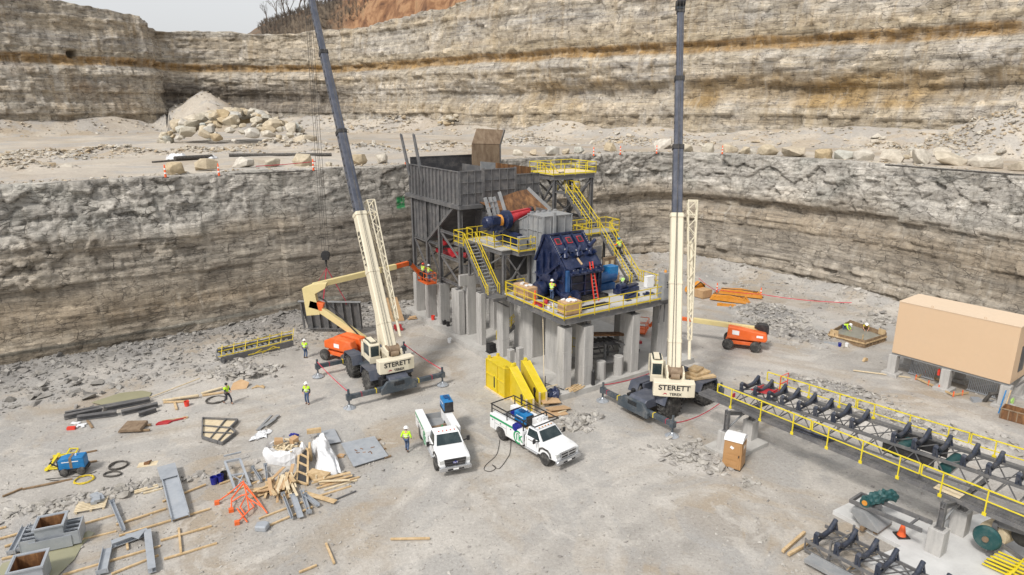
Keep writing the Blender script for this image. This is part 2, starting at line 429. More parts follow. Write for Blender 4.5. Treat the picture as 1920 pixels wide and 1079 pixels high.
def strata(s, z, seed, tmin, tmax, bw, amp, z1):
    """bedded, jointed rock: every bed is set back or forward, every block in it a little too; returns offset and a tone per block"""
    rg = random.Random(seed); zz = [-2.]
    while zz[-1] < z1 + 4: zz.append(zz[-1] + rg.uniform(tmin, tmax) * (1 if rg.random() < .8 else 1.8))
    zz = np.array(zz); zw = z + .35 * vnoise(s * .06, s * 0, s * 0, seed) + .08 * vnoise(s * .5, z * .8, s * 0, seed + 1)
    k = np.clip(np.searchsorted(zz, zw) - 1, 0, len(zz) - 2)
    rr = np.array([rg.random() for _ in zz]); ww = np.array([rg.uniform(.6, 1.7) for _ in zz]) * bw; ph = np.array([rg.uniform(0, 99) for _ in zz])
    sj = s + .25 * vnoise(s * .8, z * 1.2, s * 0, seed + 5)
    b = np.floor((sj + ph[k]) / ww[k] + .35 * vnoise(s * .2, k * 3.1, s * 0, seed + 2))
    fb = _h(b, k.astype(float), b * 0, seed)
    fz = (zw - zz[k]) / (zz[k + 1] - zz[k])
    fs = ((sj + ph[k]) / ww[k]) % 1
    crack = np.minimum(np.minimum(fz, 1 - fz) * (zz[k + 1] - zz[k]), np.minimum(fs, 1 - fs) * ww[k])
    tilt = (_h(b, k.astype(float), b * 0 + 3, seed) - .5) * (fz - .5) + (_h(b, k.astype(float), b * 0 + 4, seed) - .5) * (fs - .5)
    off = amp * ((rr[k] - .5) * 1.0 + (fb - .5) * .9 + tilt * .7) - .25 * amp * (crack < .05)
    return off, fb, rr[k], k

def rock_mat(name, kind):
    t = NT(name); uvn = t.n('ShaderNodeUVMap'); uvn.uv_map = 'uv'; uv = uvn.outputs[0]; ob = t.tc.outputs['Object']
    sep = t.n('ShaderNodeSeparateXYZ'); t.l(uv, sep.inputs[0]); sx, zc = sep.outputs[0], sep.outputs[1]
    at = t.n('ShaderNodeAttribute', attribute_name='tone'); tone = at.outputs['Fac']
    bed = t.noise(t.mapping(uv, (.035, 1.1, 1)), 1.0, 7, .65, .15)       # thin beds
    bed2 = t.noise(t.mapping(uv, (.012, .22, 1)), 1.0, 3, .5)           # thick beds
    run = t.noise(t.mapping(uv, (.55, .06, 1)), 1.0, 5, .6, .3)         # vertical stains
    big = t.noise(uv, .07, 4, .55); fine = t.noise(ob, 2.6, 8, .7); vfine = t.noise(ob, 11, 4, .7)
    def band(a, b, soft=.5):
        zz = t.math('ADD', zc, t.math('MULTIPLY', t.math('SUBTRACT', big, .5), 2.2))
        return t.math('MULTIPLY', t.rng(zz, a - soft, a + soft, smooth=True), t.rng(zz, b - soft, b + soft, 1., 0., smooth=True))
    if kind == 'upper':
        c = t.ramp(bed, [(.3, (.34, .322, .30)), (.43, (.52, .49, .45)), (.52, (.63, .58, .495)), (.62, (.56, .54, .51)), (.75, (.70, .65, .57))])
        c = t.mix(t.rng(bed2, .44, .66, 0, .75), c, (.55, .45, .31), 'MIX')
        c = t.mix(t.math('MULTIPLY', t.rng(big, .46, .64), t.rng(sx, 190, 290, .2, .7)), c, (.60, .50, .345))
        c = t.mix(t.math('MULTIPLY', t.rng(run, .52, .72), .6), c, (.45, .34, .20))
        c = t.mix(t.math('MULTIPLY', t.rng(t.noise(t.mapping(uv, (.4, .09, 1), (7, 3, 0)), 1, 4, .6), .54, .68), .6), c, (.70, .67, .62))
        c = t.mix(t.math('MULTIPLY', band(31.1, 33.2, .35), t.rng(run, .25, .55, .35, .9)), c, (.46, .29, .11))
        c = t.mix(t.math('MULTIPLY', band(33.4, 34.6, .3), .45), c, (.52, .44, .31))
        c = t.mix(t.math('MULTIPLY', t.math('MULTIPLY', band(21.5, 27, .6), t.rng(big, .45, .62)), t.rng(sx, 255, 300, 0, .8)), c, (.42, .28, .11))
        dk = t.math('MULTIPLY', t.math('MULTIPLY', band(19.5, 27.5, .8), t.rng(t.math('ADD', t.math('MULTIPLY', big, .5), t.math('MULTIPLY', bed, .5)), .38, .55)), t.math('MULTIPLY', t.rng(sx, 142, 150), t.rng(sx, 205, 222, 1, 0)))
        c = t.mix(t.math('MULTIPLY', dk, .8), c, (.14, .125, .115))
        rs = t.math('MULTIPLY', t.math('MULTIPLY', t.rng(t.noise(uv, .11, 3, .5), .5, .62), t.rng(sx, 120, 141, 1, 0)), t.rng(zc, 33, 27, 0, .65))
        c = t.mix(rs, c, (.35, .235, .13))
    else:
        c = t.ramp(bed, [(.3, (.34, .31, .275)), (.45, (.47, .43, .37)), (.55, (.53, .48, .41)), (.68, (.60, .555, .485))])
        c = t.mix(t.math('MULTIPLY', t.rng(bed2, .45, .6), .55), c, (.47, .38, .27))
        top = t.rng(t.math('ADD', zc, t.math('MULTIPLY', t.math('SUBTRACT', big, .5), 7)), 9.2, 12.0, smooth=True)
        tc_ = t.ramp(fine, [(.3, (.54, .52, .48)), (.5, (.66, .64, .60)), (.7, (.74, .72, .68))])
        tc_ = t.mix(t.math('MULTIPLY', t.rng(t.noise(uv, .3, 3, .5), .5, .65), .5), tc_, (.36, .375, .35))
        c = t.mix(t.math('MULTIPLY', top, .85), c, tc_)
        right = t.rng(sx, 196, 222, smooth=True)
        c = t.mix(t.math('MULTIPLY', right, .5), c, (.64, .625, .59))
        corner_shade = t.math('MULTIPLY', t.math('MULTIPLY', t.rng(sx, 82, 96, smooth=True), t.rng(sx, 108, 118, 1, 0)), t.rng(zc, 14, 10))
        c = t.mix(t.math('MULTIPLY', corner_shade, .4), c, (.19, .172, .16))  # ambient shade of the pit corner, put into the rock colour
        # pale drill traces every few metres
        wv = t.math('ADD', t.math('MULTIPLY', sx, .31), t.math('MULTIPLY', t.noise(uv, .5, 2, .5), .16)); fr = t.math('FRACT', wv)
        tr = t.math('MULTIPLY', t.rng(t.math('ABSOLUTE', t.math('SUBTRACT', fr, .5)), .03, .075, 1., 0.), t.rng(t.noise(uv, .55, 3, .6), .5, .68))
        c = t.mix(t.math('MULTIPLY', tr, .6), c, (.66, .63, .57))
        c = t.mix(t.math('MULTIPLY', t.rng(run, .58, .74), .5), c, (.42, .38, .31))
        # pale seam low on the left wall; green spray paint by the corner
        lz = t.math('ADD', zc, t.math('MULTIPLY', t.noise(t.mapping(uv, (.3, 1, 1)), .5, 3, .6), .5))
        c = t.mix(t.math('MULTIPLY', t.math('MULTIPLY', t.rng(lz, 1.43, 1.5), t.rng(lz, 1.8, 1.9, 1, 0)), t.rng(sx, 92, 96, .8, 0)), c, (.42, .42, .39))
        g = t.math('MULTIPLY', t.math('MULTIPLY', t.rng(sx, GS - .6, GS - .4), t.rng(sx, GS + .4, GS + .6, 1, 0)), t.math('MULTIPLY', t.rng(zc, GZ - .9, GZ - .6), t.rng(zc, GZ + .5, GZ + .7, 1, 0)))
        g = t.math('MULTIPLY', g, t.rng(t.noise(uv, 2.2, 3, .6), .38, .46))
        c = t.mix(g, c, (.03, .36, .12))
    def vor(scale, seed, feat='DISTANCE_TO_EDGE'):
        wv_ = t.n('ShaderNodeVectorMath', operation='ADD'); nz = t.n('ShaderNodeTexNoise'); t.l(uv, nz.inputs['Vector']); nz.inputs['Scale'].default_value = .9; nz.inputs['Detail'].default_value = 3
        sc_ = t.n('ShaderNodeVectorMath', operation='SCALE'); t.l(nz.outputs['Color'], sc_.inputs[0]); sc_.inputs['Scale'].default_value = .45
        t.l(uv, wv_.inputs[0]); t.l(sc_.outputs[0], wv_.inputs[1]); v_ = t.n('ShaderNodeTexVoronoi', feature=feat); t.l(t.mapping(wv_.outputs[0], scale, (seed, seed, 0)), v_.inputs['Vector']); v_.inputs['Scale'].default_value = 1; return v_
    va = (.28, .75, 1) if kind == 'upper' else (.42, 1.15, 1)
    e1 = vor(va, 3).outputs['Distance']; e2 = vor(tuple(q * 2.6 for q in va), 7).outputs['Distance']
    f1_ = t.n('ShaderNodeSeparateColor'); t.l(vor(va, 3, 'F1').outputs['Color'], f1_.inputs[0]); f2_ = t.n('ShaderNodeSeparateColor'); t.l(vor(tuple(q * 2.6 for q in va), 7, 'F1').outputs['Color'], f2_.inputs[0])
    c = t.mix(1.0, c, t.ramp(t.math('ADD', t.math('MULTIPLY', f1_.outputs[0], .55), t.math('MULTIPLY', f2_.outputs[0], .45)), [(.15, .80), (.5, 1.0), (.85, 1.2)]), 'MULTIPLY')
    ck = t.math('MAXIMUM', t.math('MULTIPLY', t.rng(e1, 0, .035, 1, 0), .75), t.math('MULTIPLY', t.rng(e2, 0, .05, 1, 0), .5))
    ck = t.math('MULTIPLY', ck, t.rng(t.noise(uv, .8, 3, .6), .46, .62))
    c = t.mix(ck, c, (.075, .066, .058))
    def brick(bw, rh, off, ms):
        dv = t.n('ShaderNodeVectorMath', operation='ADD'); nz = t.n('ShaderNodeTexNoise'); t.l(uv, nz.inputs['Vector']); nz.inputs['Scale'].default_value = .5; nz.inputs['Detail'].default_value = 5
        sc_ = t.n('ShaderNodeVectorMath', operation='SCALE'); t.l(nz.outputs['Color'], sc_.inputs[0]); sc_.inputs['Scale'].default_value = 2.1 * rh
        t.l(uv, dv.inputs[0]); t.l(sc_.outputs[0], dv.inputs[1]); br = t.n('ShaderNodeTexBrick', offset=.37, offset_frequency=2, squash=1.4, squash_frequency=3); t.l(t.mapping(dv.outputs[0], (1, 1, 1), off), br.inputs['Vector'])
        for k_, v_ in (('Scale', 1), ('Brick Width', bw), ('Row Height', rh), ('Mortar Size', ms), ('Mortar Smooth', .3), ('Bias', 0)): br.inputs[k_].default_value = v_
        br.inputs['Color1'].default_value = (.78, .77, .76, 1); br.inputs['Color2'].default_value = (1.2, 1.19, 1.17, 1); br.inputs['Mortar'].default_value = (.9, .9, .9, 1); return br
    vr = t.noise(t.mapping(uv, (1.1, .16, 1), (5, 2, 0)), 1.0, 6, .7, .6)
    c = t.mix(t.math('MULTIPLY', t.rng(vr, .54, .68), .42), c, (.70, .67, .61)); c = t.mix(t.math('MULTIPLY', t.rng(vr, .45, .34), .45), c, t.mix(1, c, (.62, .58, .53), 'MULTIPLY'))
    b1, b2 = (brick(3.4, 1.3, (0, 0, 0), .05), brick(1.6, .42, (3, 1, 0), .03)) if kind == 'upper' else (brick(2.9, 1.15, (0, 0, 0), .035), brick(1.1, .36, (3, 1, 0), .018))
    c = t.mix(.55, c, t.mix(1, c, b1.outputs['Color'], 'MULTIPLY')); c = t.mix(.4, c, t.mix(1, c, b2.outputs['Color'], 'MULTIPLY'))
    jm = t.math('MULTIPLY', t.math('MAXIMUM', b1.outputs['Fac'], t.math('MULTIPLY', b2.outputs['Fac'], .7)), t.rng(t.noise(uv, .6, 4, .6), .46, .62, .03, .85))
    c = t.mix(t.math('MULTIPLY', jm, .6), c, (.11, .097, .085))
    lay = t.noise(t.mapping(uv, (.10, 3.2, 1)), 1.0, 4, .7, .1)
    c = t.mix(t.math('MULTIPLY', t.rng(lay, .58, .66), .5), c, (.12, .105, .092)); c = t.mix(t.math('MULTIPLY', t.rng(lay, .42, .34), .35), c, (.56, .53, .48))
    if kind != 'upper': c = t.mix(t.math('MULTIPLY', t.rng(sx, 100, 60, 0, .55), t.rng(zc, 7.5, 5.5)), c, t.mix(1, c, (.98, .88, .74), 'MULTIPLY'))
    c = t.mix(1.0, c, t.ramp(tone, [(0, .70), (.35, .92), (.7, 1.05), (1, 1.22)] if kind == 'upper' else [(0, .60), (.35, .80), (.7, .93), (1, 1.1)]), 'MULTIPLY')
    c = t.mix(t.math('MULTIPLY', t.rng(fine, .3, .75), .5), t.mix(1.0, c, (.62, .61, .60), 'MULTIPLY'), t.mix(1.0, c, (1.25, 1.24, 1.22), 'MULTIPLY'))
    t.out(c, .92)
    t.bump(t.math('SUBTRACT', t.math('ADD', t.math('ADD', bed, t.math('MULTIPLY', f2_.outputs[1], .8)), t.math('ADD', t.math('MULTIPLY', t.noise(ob, 6, 5, .75), .6), t.math('ADD', t.math('MULTIPLY', vfine, .3), t.math('MULTIPLY', lay, .8)))), t.math('ADD', ck, jm)), .8, .26 if kind == 'upper' else .14)
    return t.m
def s_of(xy, s, p): return s[np.argmin(np.hypot(xy[:, 0] - p[0], xy[:, 1] - p[1]))]
_g = atY(757, 381, 73.2); GS = float(s_of(lxy, ls, _g)); GZ = float(_g.z)

# ---- lower rock face
zr = np.r_[np.arange(-.6, BZ + .01, .15)]
S_, Z_ = np.meshgrid(ls, zr)
o1, f1, r1, k1 = strata(S_, Z_, 11, .45, 1.1, 1.9, .5, BZ)
cid, ed, wx, wy = worley2(S_ * .66 + .10 * vnoise(S_ * 1.3, Z_ * 1.3, S_ * 0, 3), Z_ * .95 + .10 * vnoise(S_ * 1.3, Z_ * 1.3, S_ * 0, 4), 5)
blocky = (cid - .5) * 1.0 + (wx * (cid * 7 % 1 - .5) + wy * (cid * 13 % 1 - .5)) * 1.1 - .35 * np.clip(.12 - ed, 0, .12) / .12
c2, e2, wx2, wy2 = worley2(S_ * 1.5, Z_ * 2.3, 9)
blocky2 = (c2 - .5) * .35 + (wx2 * (c2 * 7 % 1 - .5) + wy2 * (c2 * 13 % 1 - .5)) * .5
topm = np.clip((Z_ - 9.5 + 1.6 * vnoise(S_ * .08, Z_ * 0, S_ * 0, 8)) / 2.0, 0, 1)
leftm = np.clip((72 - S_) / 10, 0, 1) * np.clip((Z_ - 6.0) / 1.5, 0, 1)          # broken, loosened rock in the left half
frag = np.clip(np.maximum(topm * .7, leftm), 0, 1)
off = o1 * (1 - .6 * frag) * np.where((Z_ < 6) & (S_ < 100), .38, .75) + frag * (blocky * .8 + blocky2 * .7) + (1 - frag) * .12 * blocky2 + .35 * fbm(S_ * .09, Z_ * .12, S_ * 0, 21, 3) + .03 * fbm(S_ * 1.3, Z_ * 1.6, S_ * 0, 25, 3)
smoothm = np.clip((S_ - 78) / 6, 0, 1) * np.clip((128 - S_) / 8, 0, 1)
off = off * (1 - .55 * smoothm)
off -= .9 * np.exp(-((Z_ - 8.6) / .9) ** 2) * np.clip((S_ - 128) / 6, 0, 1) * np.clip((176 - S_) / 14, 0, 1)     # undercut bed right of the plant
lean = .12 * Z_ + .02 * np.clip(Z_ - 11, 0, 9) ** 2
lean = lean * np.where((S_ > 86) & (S_ < 126), .45, 1)
d = off - lean
X_ = lxy[None, :, 0] + ln[None, :, 0] * d; Y_ = lxy[None, :, 1] + ln[None, :, 1] * d
zt = Z_ + 0
zt[-1] = BZ + .12 * vnoise(ls * .5, ls * 0, ls * 0, 31)
tone = np.clip(.5 + (f1 - .5) * .5 + (r1 - .5) * .35 + frag * (cid - .5) * .5, 0, 1)
bx, by = X_[-1] - ln[:, 0] * 1.2, Y_[-1] - ln[:, 1] * 1.2                        # the crest turns back on to the bench
bx2, by2 = X_[-1] - ln[:, 0] * 5, Y_[-1] - ln[:, 1] * 5
X_ = np.vstack([X_, bx, bx2]); Y_ = np.vstack([Y_, by, by2]); zt = np.vstack([zt, np.full_like(bx, BZ + .03), np.full_like(bx, BZ - .3)])
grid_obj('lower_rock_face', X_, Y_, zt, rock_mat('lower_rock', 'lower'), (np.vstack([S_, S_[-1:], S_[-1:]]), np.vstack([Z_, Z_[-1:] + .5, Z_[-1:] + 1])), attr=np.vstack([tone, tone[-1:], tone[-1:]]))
RIM = np.c_[bx, by]

# ---- upper rock face
ztop = np.interp(us, [0, 100, s_of(uxy, us, (-94, 175)), s_of(uxy, us, (-91, 190)), s_of(uxy, us, (-72, 205)), s_of(uxy, us, (-34, 187)), s_of(uxy, us, (4, 150)), s_of(uxy, us, (29, 131)), us[-1]], [48, 47, 44.2, 42.5, 42.2, 43.2, 46.5, 50, 52])
ztop = ztop + .5 * vnoise(us * .12, us * 0, us * 0, 41) + .25 * vnoise(us * .7, us * 0, us * 0, 42)
fr = np.linspace(0, 1, 118)[:, None]
S2 = np.broadcast_to(us[None], (118, len(us))).copy(); Z2 = 14.0 + fr * (ztop[None] - 14.0)
o1, f1, r1, k1 = strata(S2, Z2, 51, .55, 1.5, 3.2, .75, 56)
cid, ed, wx, wy = worley2(S2 * .36 + .1 * vnoise(S2 * .5, Z2 * .5, S2 * 0, 3), Z2 * .6, 55)
off = o1 * .8 + (cid - .5) * .5 + wx * (cid * 7 % 1 - .5) * .9 + .8 * fbm(S2 * .045, Z2 * .05, S2 * 0, 61, 3) + .07 * fbm(S2 * .7, Z2 * .9, S2 * 0, 65, 3) + .35 * fbm(S2 * .5, Z2 * .05, S2 * 0, 68, 2)
off -= .8 * np.exp(-((Z2 - 32) / .9) ** 2); off += .5 * np.exp(-((Z2 - 29) / 1.5) ** 2)
off -= 1.8 * np.exp(-((Z2 - 24) / 2.2) ** 2) * np.clip((S2 - 246) / 12, 0, 1) * np.clip((us[-1] - 40 - S2) / 20, 0, 1)
off -= 1.2 * np.exp(-((Z2 - 23) / 2.5) ** 2) * np.clip((S2 - 145) / 8, 0, 1) * np.clip((215 - S2) / 15, 0, 1)
d = off - .10 * (Z2 - 14)
cave = atY(172, 96, 158); cs = s_of(uxy, us, (cave.x, cave.y))                   # the small dark hole high in the left face
d = d - 4.0 * np.exp(-(((S2 - cs) / 1.0) ** 2 + ((Z2 - cave.z) / .9) ** 2) ** 2)
X2 = uxy[None, :, 0] + un[None, :, 0] * d; Y2 = uxy[None, :, 1] + un[None, :, 1] * d
tone = np.clip(.5 + (f1 - .5) * .45 + (r1 - .5) * .45, 0, 1)
tx, ty = X2[-1] - un[:, 0] * 2, Y2[-1] - un[:, 1] * 2
grid_obj('upper_rock_face', np.vstack([X2, tx]), np.vstack([Y2, ty]), np.vstack([Z2, ztop + .1]), rock_mat('upper_rock', 'upper'), (np.vstack([S2, S2[-1:]]), np.vstack([Z2, Z2[-1:] + .5])), attr=np.vstack([tone, tone[-1:]]))

# ---- dusty ground materials
def dust_mat(name, pale, mid, dark, brown, sc=1.0, tracks=True):
    t = NT(name); ob = t.tc.outputs['Object']
    a = t.noise(ob, .07 * sc, 5, .55, .4); b = t.noise(ob, .33 * sc, 6, .62, .5); f = t.noise(ob, 5 * sc, 6, .75); g = t.noise(ob, 23 * sc, 3, .7)
    c = t.ramp(t.math('ADD', t.math('MULTIPLY', a, .6), t.math('MULTIPLY', b, .4)), [(.36, dark), (.46, mid), (.56, pale), (.66, [min(1, v * 1.12) for v in pale])])
    c = t.mix(t.math('MULTIPLY', t.rng(t.noise(ob, .10 * sc, 6, .62, .8), .48, .62), .85), c, brown)
    gv = t.noise(ob, .16 * sc, 7, .6, 1.2)
    c = t.mix(t.math('MULTIPLY', t.rng(gv, .50, .54), .55), c, [v * .86 for v in (mid[0], mid[0] * .985, mid[0] * .965)])
    c = t.mix(t.math('MULTIPLY', t.rng(t.noise(t.mapping(ob, (1, 1, 1), (31, 7, 0)), .21 * sc, 7, .65, 1.0), .56, .60), .5), c, [min(1, v * 1.16) for v in pale])
    if tracks:
        pass
    if tracks: at = t.n('ShaderNodeAttribute', attribute_name='tone'); c = t.mix(t.math('MULTIPLY', t.rng(at.outputs['Fac'], -.1, -.8), t.rng(t.noise(ob, .5, 5, .7), .36, .62, .1, .75)), c, [min(1, v * 1.1) for v in pale]); c = t.mix(t.rng(t.math('ADD', at.outputs['Fac'], t.math('MULTIPLY', t.math('SUBTRACT', b, .5), .8)), .25, .6, 0, .85), c, t.mix(t.rng(f, .35, .65), (.215, .208, .202), (.33, .32, .31)))
    sp = t.noise(ob, 9 * sc, 5, .85)
    c = t.mix(t.rng(sp, .53, .66), c, t.mix(1, c, (.84, .835, .83), 'MULTIPLY')); c = t.mix(t.rng(sp, .46, .36), c, t.mix(1, c, (1.14, 1.14, 1.14), 'MULTIPLY'))
    c = t.mix(t.math('MULTIPLY', t.rng(f, .35, .7), .55), t.mix(1, c, (.72, .71, .70), 'MULTIPLY'), t.mix(1, c, (1.13, 1.13, 1.12), 'MULTIPLY'))
    v = t.n('ShaderNodeTexVoronoi'); t.l(ob, v.inputs['Vector']); v.inputs['Scale'].default_value = 4.5 * sc
    sepc = t.n('ShaderNodeSeparateColor'); t.l(v.outputs['Color'], sepc.inputs[0])
    pb = t.math('MULTIPLY', t.rng(v.outputs['Distance'], .16, .26, 1, 0), t.rng(sepc.outputs[0], .72, .78))
    c = t.mix(t.math('MULTIPLY', pb, t.rng(sepc.outputs[1], 0, 1, .2, .6)), c, t.mix(sepc.outputs[2], (.20, .19, .18), (.55, .54, .52)))
    t.out(c, .95); t.bump(t.math('ADD', t.math('ADD', f, t.math('MULTIPLY', g, .5)), t.math('ADD', t.math('MULTIPLY', b, 2), t.math('MULTIPLY', pb, .8))), .6, .07)
    return t.m
M['floor'] = dust_mat('pit_floor_dust', (.52, .495, .46), (.45, .428, .40), (.36, .342, .318), (.40, .335, .258))
M['bench'] = dust_mat('bench_dust', (.535, .485, .415), (.47, .42, .36), (.385, .35, .30), (.43, .355, .265), .5)

# ---- pit floor: one sheet; low gravel heaps and the talus under the walls are part of its relief
def seg_dist(px, py, P):
    P = np.array(P); d = np.full(px.shape, 1e9)
    for a, b in zip(P[:-1], P[1:]):
        ab = b - a; t = np.clip(((px - a[0]) * ab[0] + (py - a[1]) * ab[1]) / (ab @ ab), 0, 1)
        d = np.minimum(d, np.hypot(px - a[0] - t * ab[0], py - a[1] - t * ab[1]))
    return d
HEAPS = []                                               # centre, half-length, half-width, direction, height
for p, a, b, ang, h in [((1475, 625), 5.2, 3.0, -35, 1.1), ((1440, 590), 3.6, 2.6, -20, 1.3), ((1560, 735), 5.0, 2.0, -33, .75), ((1680, 795), 7, 1.9, -33, .8), ((1290, 855), 2.6, 1.2, -25, .25), ((1080, 790), 1.8, 1.0, 30, .35), ((455, 700), 3.2, 1.4, 20, .55), ((240, 925), 6, .55, 29, .22), ((520, 1035), 2.8, 2.3, 0, .10)]:
    q = G(*p); HEAPS.append((q.x, q.y, a, b, R(ang), h))
def gz(x, y):
    x = np.asarray(x, float); y = np.asarray(y, float); z = .05 * fbm(x * .22, y * .22, x * 0, 71, 3) * np.clip((y - 20) / 20, 0, 1) + .03 * fbm(x * .8, y * .8, x * 0, 75, 2)
    for hx, hy, a, b, an, h in HEAPS:
        u = (x - hx) * math.cos(an) + (y - hy) * math.sin(an); v = -(x - hx) * math.sin(an) + (y - hy) * math.cos(an)
        rr = np.sqrt((u / a) ** 2 + (v / b) ** 2) + .25 * vnoise(x * .7, y * .7, x * 0, 77)
        z = z + h * np.clip(1 - rr, 0, 1) ** .8 * (1 + .35 * vnoise(x * 1.3, y * 1.3, x * 0, 79))
    return z
xs = np.r_[-900, -500, -250, -130, -90, np.arange(-62, 66, .3), 90, 130, 250, 500, 900]
ys = np.r_[-300, -100, -20, 5, 15, np.arange(22, 99, .3), 130, 250, 600, 1500]
GX, GY = np.meshgrid(xs, ys)
dl = seg_dist(GX, GY, LOW); inner = (np.abs(GX) < 66) & (GY > 15) & (GY < 99)
wl = np.where(GX < -9, .55, 1.2) * (1 + .5 * vnoise(GX * .12, GY * .12, GX * 0, 81)); wd_ = np.where(GX < -9, 9.0, 5.0)
pl = L((0, 0, 0)); lxg = (GX - PO.x) * _pc + (GY - PO.y) * _ps; lyg = -(GX - PO.x) * _ps + (GY - PO.y) * _pc
plantm = np.clip(np.maximum(np.maximum(-lxg - 1.5, lxg - 14), 0) / 3, 0, 1)
tal = np.clip(1 - dl / wd_, 0, 1) ** 1.4 * wl * plantm
GZ_ = np.where(inner, gz(GX, GY) + tal + .12 * fbm(GX * .9, GY * .9, GX * 0, 83, 2) * np.clip(tal * 2, 0, 1), 0)
PATHS = [[(1920, 700), (1700, 720), (1500, 690), (1330, 660), (1250, 600)], [(1920, 760), (1640, 760), (1480, 720), (1300, 690)], [(1000, 1079), (1150, 960), (1300, 900), (1420, 930), (1560, 1079)], [(700, 1079), (880, 950), (1060, 900), (1250, 830)], [(0, 900), (300, 830), (620, 780), (900, 690)], [(300, 780), (600, 720), (720, 650), (760, 610)], [(640, 1079), (800, 930), (840, 880)], [(1120, 1079), (1100, 950), (1050, 880)]]
trk = np.zeros_like(GX)
for P in PATHS:
    c_ = resample([(G(*p).x, G(*p).y) for p in P], 1.0)[1]; d_ = seg_dist(GX, GY, c_); trk = np.maximum(trk, np.exp(-((np.abs(d_ - 1.0)) / .28) ** 2) + .35 * np.exp(-(d_ / 2.2) ** 2))
GZ_ = GZ_ - .035 * np.clip(trk, 0, 1) * inner
grid_obj('ground', GX, GY, GZ_, M['floor'], smooth=True, attr=np.clip((gz(GX, GY) * inner - .10) * 3, 0, 1) * .8 + np.clip(tal * 1.6, 0, 1) * inner * (GX < -5) * .9 - .9 * np.clip(trk, 0, 1) * (gz(GX, GY) < .12))
def ground_z(x, y):
    i = min(max(int(np.searchsorted(xs, x)), 1), len(xs) - 1); j = min(max(int(np.searchsorted(ys, y)), 1), len(ys) - 1)
    fx = (x - xs[i - 1]) / (xs[i] - xs[i - 1]); fy = (y - ys[j - 1]) / (ys[j] - ys[j - 1])
    return float((GZ_[j - 1, i - 1] * (1 - fx) + GZ_[j - 1, i] * fx) * (1 - fy) + (GZ_[j, i - 1] * (1 - fx) + GZ_[j, i] * fx) * fy)
def GG(x, y):                                            # point on the relief of the pit floor
    p = G(x, y)
    for _ in range(3): p = G(x, y, ground_z(p.x, p.y))
    return p

# ---- bench between the two faces
nb = 130; tt = np.linspace(0, 1, 420)
ra = np.linspace(0, 1, len(RIM)); ua = np.linspace(0, 1, len(uxy))
# match the two curves by bearing from the camera
brg = np.linspace(-70, 66, 460)
def by_bearing(P):
    b = np.degrees(np.arctan2(P[:, 0], P[:, 1])); b = np.maximum.accumulate(b)
    return np.c_[np.interp(brg, b, P[:, 0]), np.interp(brg, b, P[:, 1])]
A_, B_ = by_bearing(RIM), by_bearing(uxy - un * 1.5)
f = np.linspace(0, 1, nb)[:, None] ** 1.25
BX = A_[None, :, 0] * (1 - f) + B_[None, :, 0] * f; BY = A_[None, :, 1] * (1 - f) + B_[None, :, 1] * f
du = seg_dist(BX, BY, UPP); dr = seg_dist(BX, BY, RIM[::25])
BH = BZ + np.clip(dr / 4, 0, 1) * (.16 * fbm(BX * .12, BY * .12, BX * 0, 91, 3) + .05 * fbm(BX * .6, BY * .6, BX * 0, 93, 2))
BH = BH + np.clip(1 - du / 9, 0, 1) ** 1.5 * (2.4 + 1.6 * vnoise(BX * .09, BY * .09, BX * 0, 95)) + .2 * np.clip(1 - du / 9, 0, 1) * fbm(BX * .7, BY * .7, BX * 0, 96, 3)
BHEAPS = []
def bheap(px, py, a, b, ang, h, z=BZ):
    q = G(px, py, z); BHEAPS.append((q.x, q.y, a, b, R(ang), h))
bheap(60, 300, 8, 5, 20, 1.2); bheap(20, 318, 6, 3, 15, .8); bheap(225, 290, 11, 2.2, 5, 1.1); bheap(370, 287, 9, 2.0, 0, .9); bheap(530, 278, 10, 2.2, 0, 1.3); bheap(680, 285, 9, 2.0, 8, 1.1); bheap(830, 282, 6, 2, 10, 1.2)
bheap(990, 272, 7, 3, -5, 1.8); bheap(1180, 272, 9, 4, -20, 1.4); bheap(1290, 276, 8, 3, -25, .9); bheap(740, 248, 7, 4, 0, 3.2); bheap(670, 248, 6, 3, 0, 1.8); bheap(1660, 283, 6, 2.2, -35, 1.2); BHEAPS += [(-83, 187, 17, 13, R(-20), 10.5), (75, 84, 22, 10, R(-50), 9), (62, 92, 9, 5, R(-50), 2.5)]
for hx, hy, a, b, an, h in BHEAPS:
    u = (BX - hx) * math.cos(an) + (BY - hy) * math.sin(an); v = -(BX - hx) * math.sin(an) + (BY - hy) * math.cos(an)
    rr = np.sqrt((u / a) ** 2 + (v / b) ** 2) + (.22 if h < 5 else .04) * vnoise(BX * .35, BY * .35, BX * 0, 97)
    BH = BH + h * np.clip(1 - rr, 0, 1) * (1 + (.3 if h < 5 else .05) * vnoise(BX * .9, BY * .9, BX * 0, 99))
grid_obj('bench_ground', BX, BY, BH, M['bench'], smooth=True)
def bench_z(x, y):
    i = int(np.argmin((BX - x) ** 2 + (BY - y) ** 2)); return float(BH.flat[i])
def BB(px, py):
    p = G(px, py, BZ)
    for _ in range(4): p = G(px, py, min(bench_z(p.x, p.y), 19))
    return p

